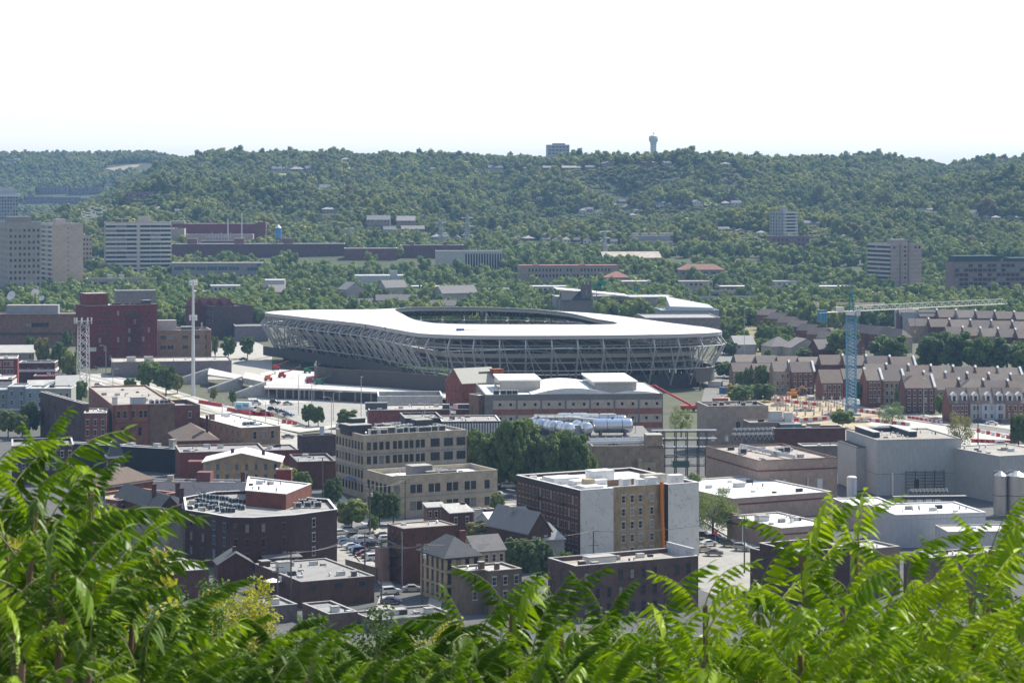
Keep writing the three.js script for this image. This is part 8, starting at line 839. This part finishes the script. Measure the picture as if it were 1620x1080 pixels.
// ---------- people ----------
function personGeo(pose) {
  const J = { hip: [0, .92, 0], chest: [0, 1.35, .02], neck: [0, 1.5, .02], head: [0, 1.64, .04], lk: [.1, .5, pose ? .12 : .03], la: [.11, .06, pose ? -.06 : 0], rk: [-.1, .5, pose ? .0 : .03], ra: [-.11, .06, pose ? .22 : 0], ls: [.19, 1.42, 0], le: [.26, 1.13, -.02], lh: [.24, .88, .1], rs: [-.19, 1.42, 0], re: [-.27, 1.13, -.02], rh: [-.22, .9, .12], lt: [.11, .04, pose ? .1 : .16], rt: [-.11, .04, pose ? .36 : .16] };
  const B = [['hip', 'chest', .15, .165], ['chest', 'neck', .15, .06], ['neck', 'head', .055, .1], ['hip', 'lk', .105, .075], ['lk', 'la', .07, .05], ['hip', 'rk', .105, .075], ['rk', 'ra', .07, .05], ['ls', 'le', .062, .05], ['le', 'lh', .046, .036], ['rs', 're', .062, .05], ['re', 'rh', .046, .036], ['la', 'lt', .05, .04], ['ra', 'rt', .05, .04], ['ls', 'rs', .08, .08]];
  const res = 56, mc = new MarchingCubes(res, M([1, 1, 1]), false, false, 60000); mc.isolation = 0; const S = 1.0, half = res / 2;
  for (let z = 0; z < res; z++) for (let y = 0; y < res; y++) for (let x = 0; x < res; x++) { const px = (x - half) / half * S, py = (y - half) / half * S + .9, pz = (z - half) / half * S; let d = 9; for (const [a, b, r0, r1] of B) { const A = J[a], E = J[b], vx = E[0] - A[0], vy = E[1] - A[1], vz = E[2] - A[2], L = vx * vx + vy * vy + vz * vz; let t = ((px - A[0]) * vx + (py - A[1]) * vy + (pz - A[2]) * vz) / L; t = Math.max(0, Math.min(1, t)); const e = Math.hypot(px - A[0] - vx * t, py - A[1] - vy * t, pz - A[2] - vz * t) - (r0 + (r1 - r0) * t); const h = Math.max(0, .04 - Math.abs(d - e)) / .04; d = Math.min(d, e) - h * h * .01; } mc.field[x + y * res + z * res * res] = -d; }
  mc.update(); const n = mc.count, pos = mc.positionArray.slice(0, n * 3), o = new Float32Array(n * 3), col = new Float32Array(n * 3);
  for (let i = 0; i < n; i++) { o[i * 3] = pos[i * 3] * S; o[i * 3 + 1] = pos[i * 3 + 1] * S + .9; o[i * 3 + 2] = pos[i * 3 + 2] * S; }
  const g = new THREE.BufferGeometry(); g.setAttribute('position', new THREE.BufferAttribute(o, 3)); g.setAttribute('normal', new THREE.BufferAttribute(mc.normalArray.slice(0, n * 3), 3)); return { g, o, n };
}
const PG = [personGeo(false), personGeo(true)];
function person(label, p, turn, k, vest, trousers, hat) { const src = PG[k], g = src.g.clone(), c = new Float32Array(src.n * 3); for (let i = 0; i < src.n; i++) { const y = src.o[i * 3 + 1], x = Math.abs(src.o[i * 3]); const col = y > 1.72 ? hat : y > 1.49 ? [.36, .22, .16] : y < .1 ? [.03, .025, .02] : y < .95 && x < .2 ? trousers : (x > .22 && y < 1.0) ? [.36, .22, .16] : vest; c.set(col, i * 3); } g.setAttribute('color', new THREE.BufferAttribute(c, 3)); const m = mesh('person', g, M([1, 1, 1], null, .85, { vertexColors: true })); m.position.copy(p); m.rotation.y = turn; tag(m, label, 'person'); return m; }
person('person in a lime vest standing on the white roof of the white ended block', we.spot(8, -9), 1.2, 0, [.35, .6, .05], [.03, .03, .05], [.6, .6, .1]); person('person in dark clothes beside the lime vested one on the white roof', we.spot(7, -9.6), .4, 0, [.02, .02, .025], [.02, .02, .03], [.03, .02, .02]); person('person in dark clothes walking across the car park', onLevel(569, 852), .9, 1, [.02, .02, .025], [.025, .03, .05], [.03, .02, .02]);
// roof workers on the stadium are a few dark specks with their kit
[[578, 516, 'worker with a tall dark cabinet on the stadium roof corner'], [609, 519, 'crouching looking worker on the stadium roof'], [694, 523, 'worker beside the blue lift on the stadium roof'], [700, 524, 'second worker beside the blue lift on the stadium roof']].forEach(([u, v, lab], i) => { const p = at(u, v, 1062); person(lab, V(p.x, p.y - .9, p.z), i, i % 2, [.03, .03, .04], [.02, .02, .03], [.05, .05, .05]); });
{ const p = at(728, 525, 1050), g = thing('scissor_lift', 'small blue machine with long flat arm on the stadium roof', 'lift', V(p.x, p.y - .7, p.z), .03); mesh('body', block(-1.8, 1.8, .1, 2.2, -1, 1), M([.03, .12, .33], null, .5), g); mesh('arm', bar(V(1.6, 1.6, 0), V(9, 1.7, 0), .15), METAL, g); mesh('wheels', merge([-1.3, 1.3].map((x) => { const w = cyl(.35, .35, 2.1, 0, 0, 0, 10); w.rotateX(Math.PI / 2); w.translate(x, .3, -1.05); return w; })), TYRE, g); }
// ---------- trees in the city ----------
[[752, 768, 672, 40], [766, 770, 655, 44], [786, 766, 660, 42], [806, 772, 650, 48], [826, 768, 656, 44], [846, 770, 662, 46], [866, 772, 668, 46], [888, 768, 672, 44], [908, 770, 676, 44], [926, 768, 684, 36]].forEach(([u, v, t, w], i) => treeAt(u, v, t + (i * 7 % 4) * 8, w * (1.2 + (i * 5 % 3) * .2), `tall dense tree in the clump behind the white ended block, ${ORD[i]} from the office block`, 'clump behind the white ended block', { set: nearCrown, leaf: [0, 1, 3, 1, 0, 3, 1, 0, 1, 2][i], low: .04 }));
[[818, 918, 846, 46, 'left crown of the round tree before the brick terrace', 1], [850, 920, 848, 62, 'large round tree before the brick terrace', 3], [760, 870, 822, 56, 'olive tinted bushy tree among the small houses', 4], [895, 906, 868, 26, 'small shrub at the foot of the white painted wall', 0], [1128, 852, 768, 60, 'loose sunlit tree right of the white ended block', 2], [1152, 850, 785, 40, 'smaller loose tree over the fence of the second car park', 2], [1098, 792, 745, 30, 'pale young tree behind the right white wall', 2], [1078, 692, 640, 40, 'grey green tree before the stadium end', 2], [556, 838, 784, 60, 'bright street tree shading the red car', 2], [600, 830, 772, 40, 'dark tree at the corner of the office wing', 3], [622, 830, 776, 30, 'second dark tree at the office wing', 3], [590, 842, 812, 20, 'thin young tree by the car park entrance', 0], [526, 800, 752, 34, 'dark tree against the office block', 3], [455, 800, 732, 50, 'leafy tree beside the tan tenement', 2], [478, 802, 742, 36, 'second leafy tree beside the tan tenement', 0], [786, 818, 776, 28, 'small tree at the office wing end', 2], [722, 760, 720, 24, 'low tree in front of the finned building', 0], [284, 690, 640, 16, 'narrow tree between the brick wing and the tenement', 1],
  [235, 624, 568, 46, 'largest tree on the parkway verge', 0], [262, 626, 576, 36, 'dark tree beside the largest verge tree', 3], [280, 622, 590, 26, 'yellowing tree at the end of the verge', 4], [205, 622, 596, 22, 'small conifer like tree on the verge', 1], [112, 612, 552, 36, 'bright tree left of the lattice mast', 2], [128, 640, 600, 24, 'low tree at the lattice mast foot', 0], [92, 596, 538, 30, 'dark tree behind the terrace with white cornice', 3], [66, 580, 532, 28, 'brown green tree in the left street', 4], [48, 556, 530, 18, 'low round tree before the brown complex', 1], [105, 560, 520, 22, 'dark tree beside the tall red loft', 3], [302, 568, 540, 46, 'wide low tree before the tan brick office', 1], [340, 566, 530, 14, 'slim tree beside the brick pylon', 0], [361, 570, 530, 27, 'left one of the paired round trees by the stadium', 1], [391, 567, 531, 28, 'right one of the paired round trees by the stadium', 1], [45, 690, 632, 42, 'dark tree before the painted terrace', 3], [12, 690, 645, 34, 'light tree at the left edge', 2], [34, 694, 652, 28, 'small light tree below the painted terrace', 2], [488, 672, 636, 26, 'street tree before the plaza lot', 1], [503, 674, 640, 24, 'dark street tree before the plaza lot', 3], [548, 676, 644, 42, 'bushy street tree before the plaza lot', 0], [337, 634, 610, 14, 'sapling at the ramp walls', 4], [368, 640, 614, 14, 'second sapling at the ramp walls', 1],
  [1408, 588, 528, 72, 'large dark round tree above the roof rows', 1], [1476, 594, 524, 62, 'first large dark tree of the right clump', 3], [1508, 596, 522, 70, 'second large dark tree of the right clump', 3], [1550, 598, 530, 66, 'third large dark tree of the right clump', 1], [1594, 598, 530, 64, 'fourth large dark tree of the right clump', 3], [1622, 600, 540, 50, 'last tree of the right clump at the edge', 0], [1412, 674, 634, 48, 'round grey green tree before the balcony townhouse', 1], [1334, 676, 645, 50, 'low round tree at the crane foot', 0], [1492, 660, 622, 28, 'tree between the balcony townhouse and the dormer row', 0], [1426, 648, 606, 26, 'dark tree beside the tan townhouse', 1], [1362, 640, 602, 22, 'dark tree behind the crane mast', 1], [1612, 712, 652, 34, 'dark tree at the right edge beside the barriers', 1], [1330, 570, 520, 50, 'broad tree behind the crane mast', 0], [1350, 556, 520, 30, 'yellow tinted tree at the crane mast', 4], [1205, 620, 575, 26, 'tree beside the small terrace', 1], [1185, 618, 580, 22, 'second tree beside the small terrace', 3], [1170, 616, 585, 20, 'third tree beside the small terrace', 1], [1408, 470, 440, 22, 'rounded tree in front of the tan right tower', 1], [1440, 472, 450, 16, 'small tree in front of the tan right tower', 0]].forEach(([u, v, t, w, lab, leaf]) => treeAt(u, v, t, w, lab, undefined, { leaf, geo: /loose|grey green tree/.test(lab) ? looseCrown : undefined }));
{ const g = treeAt(1520, 714, 648, 46, 'twisted half bare tree behind the corrugated warehouse', undefined, { geo: looseCrown, leaf: 4 }); }
function grove(where, u0, u1, v0, v1, n, h0, h1, leafs = [0, 1, 2, 3]) { let k = 0, tries = 0; while (k < n && tries++ < n * 12) { const u = rr(u0, u1), v = rr(v0, v1), p = onLevel(u, v), r = rr(3, 5.2); if (built(p.x, p.z) || built(p.x + 2, p.z + 3) || built(p.x - 2, p.z - 2)) continue; p.y = -.3; tree(p, r, rr(h0, h1), 'leafy tree in ' + where, where, { leaf: pick(leafs), set: midCrown, low: .1 }); k++; } }
grove('the grove between the striped tower and the stadium', 262, 420, 468, 505, 26, 8, 13); grove('the broad grove beyond the stadium', 410, 900, 468, 488, 52, 8, 14); grove('the trees close behind the stadium', 450, 1130, 489, 520, 40, 8, 12); grove('the strip beside the stadium end', 1140, 1220, 556, 640, 16, 5, 8); grove('the avenue right of the stadium', 1135, 1250, 486, 562, 54, 7.5, 11.5, [0, 2, 2, 1]); grove('the grove under the hotel and the right tower', 1230, 1640, 471, 498, 40, 8, 12); grove('the gardens between the townhouse rows', 1170, 1640, 505, 600, 36, 4.5, 7.5, [0, 2, 4]); grove('the trees around the apartment towers', -10, 270, 466, 492, 20, 8, 14);
{ // the far flats: one broken mass of trees
  const L = farCrown.map(() => []); let n = 0; for (let i = 0; i < 8000 && n < 3700; i++) { const d = rr(1480, 2240), x = rr(-1, 1) * d * .235; if (built(x, -d) || built(x, -d - 9) || built(x, -d + 9) || clearings.some(([cx, cd, w, f, b]) => Math.abs(x - cx) < w && d > cd - f && d < cd + b)) continue; if (n9(x / 500 + .3, d / 420) < .28) continue; L[n % 5].push([x, d, rr(3.8, 6.8)]); n++; }
  const m = new THREE.Matrix4(), q = new THREE.Quaternion(), c = new THREE.Color(); L.forEach((l, k) => { const im = new THREE.InstancedMesh(farCrown[k], M([1, 1, 1], null, 1, { transmission: .35, thickness: 0 }), l.length); im.name = numbered('distant_trees'); l.forEach(([x, d, r], i) => { const h = r * rr(1.6, 2.2); q.setFromAxisAngle(V(0, 1, 0), rr(0, 6)); m.compose(V(x, h * .5 + Math.max(0, hillY(x, d)), -d), q, V(r, h * .6, r)); im.setMatrixAt(i, m); const o = rnd(); c.setRGB(.12 + .16 * o, .2 + .13 * o, .045 + .02 * o); im.setColorAt(i, c); }); tag(im, 'distant trees scattered over the far flats', 'trees', 'distant trees', 'stuff'); scene.add(im); });
}
// ---------- foreground: sumac on the hillside ----------
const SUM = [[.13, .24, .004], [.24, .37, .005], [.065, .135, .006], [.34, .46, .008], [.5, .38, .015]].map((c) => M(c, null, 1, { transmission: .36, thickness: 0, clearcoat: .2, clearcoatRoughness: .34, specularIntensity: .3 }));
const STEM = M([.20, .13, .085], null, .8), STEM_G = M([.22, .24, .08], null, .8);
function compoundLeaf(pairs, droop, arch, w) { // unit length along +x; leaflets hang from an arching stalk
  const o = [], R = (t) => V(t, arch * Math.sin(t * Math.PI * .62) * .5 - droop * t * t, 0), st = [];
  for (let i = 0; i < 8; i++) st.push(bar(R(i / 8), R((i + 1) / 8), .0085 * (1.25 - i / 8), 4));
  const leaflet = (base, dir, len, width, roll) => { const s = V().crossVectors(dir, V(0, 1, 0)).normalize().applyAxisAngle(dir, roll), up = V().crossVectors(s, dir).normalize(), P = (t, k, z) => { const p = base.clone().addScaledVector(dir, t * len).addScaledVector(s, k * width).addScaledVector(up, z * width - .16 * len * t * t); return [p.x, p.y, p.z]; };
    const A = P(0, 0, 0), B = P(.22, .42, .18), C = P(.22, -.42, .18), D = P(.22, 0, 0), E = P(.6, .4, .15), G = P(.6, -.4, .15), H = P(.6, 0, 0), T = P(1, 0, 0); for (const t of [[A, D, B], [A, C, D], [D, H, E], [D, E, B], [D, C, G], [D, G, H], [H, T, E], [H, G, T]]) o.push(...t[0], ...t[1], ...t[2]); };
  for (let i = 0; i < pairs; i++) { const t = .14 + .84 * i / (pairs - 1), k = Math.sin(Math.PI * Math.min(1, .18 + t * .75)), len = (.17 + .11 * k) * rr(.85, 1.1); for (const s of [-1, 1]) { const dn = rr(.85, 1.5); leaflet(R(t), V(.36 + rr(-.14, .14), -dn, s * rr(.4, .8)).normalize(), len, len * w, rr(-.45, .45)); } }
  leaflet(R(1), V(1, -.5, 0).normalize(), .16, .05, 0);
  const lf = tris(o); lf.computeVertexNormals(); return { leaf: clean(lf), stalk: merge(st) };
}
const leafKinds = [[12, .34, .5, .26], [13, .5, .62, .24], [11, .2, .42, .28], [14, .62, .7, .24], [12, .12, .3, .27], [10, .42, .55, .3]].map((a) => { const k = compoundLeaf(...a); return mergeGeometries([k.leaf, k.stalk], true); });
const fineKinds = [[17, .35, .4, .3], [18, .5, .5, .3]].map((a) => { const k = compoundLeaf(...a); return mergeGeometries([k.leaf, k.stalk], true); });
function sumac(u, top, d, n, len, label, group, tint = [0, 1, 0, 2, 3], kinds = leafKinds) {
  const tip = at(u, top, d), ground = 90.2 - .62 * (d - 3) - .5, lean = rr(-.35, .35), foot = V(tip.x - lean, ground, tip.z + rr(-.3, .3)); tip.y -= len * .36;
  const g = thing('sumac', label, 'shrub', foot, 0, group), T = tip.clone().sub(foot), c = new THREE.QuadraticBezierCurve3(V(), V(T.x * .2, T.y * .55, T.z * .4), T); mesh('stem', clean(new THREE.TubeGeometry(c, 10, .014, 6)), STEM, g);
  for (let i = 0; i < n; i++) { const t = i / n, y = 1 - t * Math.min(.8, 1.25 / Math.max(.8, T.y)), p = c.getPoint(y), az = i * 2.3999 + rr(-.3, .3), el = 1.0 - t * 1.15 + rr(-.2, .2); const m = mesh('leaf', pick(kinds), [SUM[rnd() < .0004 ? 4 : pick(tint)], STEM_G], g); m.position.copy(p); m.rotation.order = 'YZX'; m.rotation.set(rr(-.25, .25), az, el); const s = len * rr(.6, 1.15) * (i < 2 ? .7 : 1); m.scale.setScalar(s); }
}
const TOP = [[-40, 700], [20, 705], [60, 652], [110, 690], [150, 740], [180, 785], [215, 815], [250, 850], [280, 905], [310, 965], [350, 985], [420, 985], [490, 970], [560, 995], [640, 1000], [700, 990], [750, 955], [800, 905], [850, 905], [900, 940], [960, 935], [1010, 965], [1050, 935], [1100, 890], [1150, 885], [1200, 905], [1235, 830], [1300, 800], [1340, 788], [1400, 830], [1450, 862], [1500, 838], [1540, 785], [1590, 815], [1660, 815]];
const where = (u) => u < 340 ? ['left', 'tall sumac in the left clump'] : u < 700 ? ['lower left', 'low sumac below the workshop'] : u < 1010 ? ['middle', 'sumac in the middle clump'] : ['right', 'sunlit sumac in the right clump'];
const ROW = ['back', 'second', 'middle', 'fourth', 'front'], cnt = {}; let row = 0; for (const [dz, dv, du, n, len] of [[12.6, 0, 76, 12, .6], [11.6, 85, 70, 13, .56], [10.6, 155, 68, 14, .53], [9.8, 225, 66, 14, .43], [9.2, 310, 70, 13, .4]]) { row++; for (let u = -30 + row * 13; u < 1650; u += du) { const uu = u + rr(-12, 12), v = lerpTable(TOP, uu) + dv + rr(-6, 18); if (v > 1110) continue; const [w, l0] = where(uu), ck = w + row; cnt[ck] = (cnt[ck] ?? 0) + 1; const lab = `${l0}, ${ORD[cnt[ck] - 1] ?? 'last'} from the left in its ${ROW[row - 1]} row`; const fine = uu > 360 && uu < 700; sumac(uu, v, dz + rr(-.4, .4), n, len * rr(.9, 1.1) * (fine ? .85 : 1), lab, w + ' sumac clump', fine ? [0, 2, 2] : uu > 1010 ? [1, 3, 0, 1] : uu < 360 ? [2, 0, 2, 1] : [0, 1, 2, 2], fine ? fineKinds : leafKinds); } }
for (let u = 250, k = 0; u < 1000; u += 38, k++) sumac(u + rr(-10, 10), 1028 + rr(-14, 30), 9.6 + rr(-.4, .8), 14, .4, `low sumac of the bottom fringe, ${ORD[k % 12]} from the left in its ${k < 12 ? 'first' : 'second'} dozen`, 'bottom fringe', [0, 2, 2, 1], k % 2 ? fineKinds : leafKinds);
// small leaved bushes on the slope just beyond
[[376, 912, 1010, 30, 4, 'yellowing small leaved bush behind the left clump'], [330, 905, 1020, 34, 0, 'green small leaved bush beside the yellowing one'], [285, 930, 1060, 26, 0, 'dark bush inside the left clump'], [120, 800, 1050, 22, 4, 'yellow leaved bush deep in the left clump'], [30, 860, 1090, 18, 2, 'broad bush at the left edge of the slope'], [690, 965, 1080, 26, 4, 'yellow tipped bush between the clumps'], [620, 960, 1070, 24, 1, 'dark small leaved bush between the clumps'], [480, 975, 1090, 20, 0, 'green bush under the low sumacs'], [930, 950, 1090, 19, 2, 'bright bush between the middle and right clumps'], [780, 985, 1110, 17, 1, 'dark bush under the middle clump'], [1080, 970, 1110, 17, 0, 'green bush under the right clump'], [1250, 960, 1120, 16, 1, 'dark bush under the tallest right sumac'], [1420, 950, 1120, 16, 0, 'green bush deep in the right clump'], [1570, 940, 1120, 16, 1, 'dark bush at the right edge of the slope'], [220, 990, 1130, 15, 1, 'dark bush low in the left clump'], [560, 1020, 1130, 15, 2, 'bright bush at the bottom of the picture']].forEach(([u, t, b, d, leaf, lab]) => { const top = at(u, t, d), r = (b - t) * d / F * .75, g = 90.2 - .62 * (Math.min(d, 40) - 3), foot = V(top.x, g, top.z); tree(foot, r, top.y - g, lab, undefined, { name: 'bush', cat: 'bush', geo: looseCrown, leaf: 0, even: true }).children[0].material = leaf === 4 ? M([.36, .36, .03], null, 1, { transmission: .45, thickness: 0 }) : M([[.10, .19, .025], [.06, .12, .02], [.15, .24, .03]][leaf], null, 1, { transmission: .4, thickness: 0 }); });
forest();
shadows(scene);
renderer.render(scene, camera);
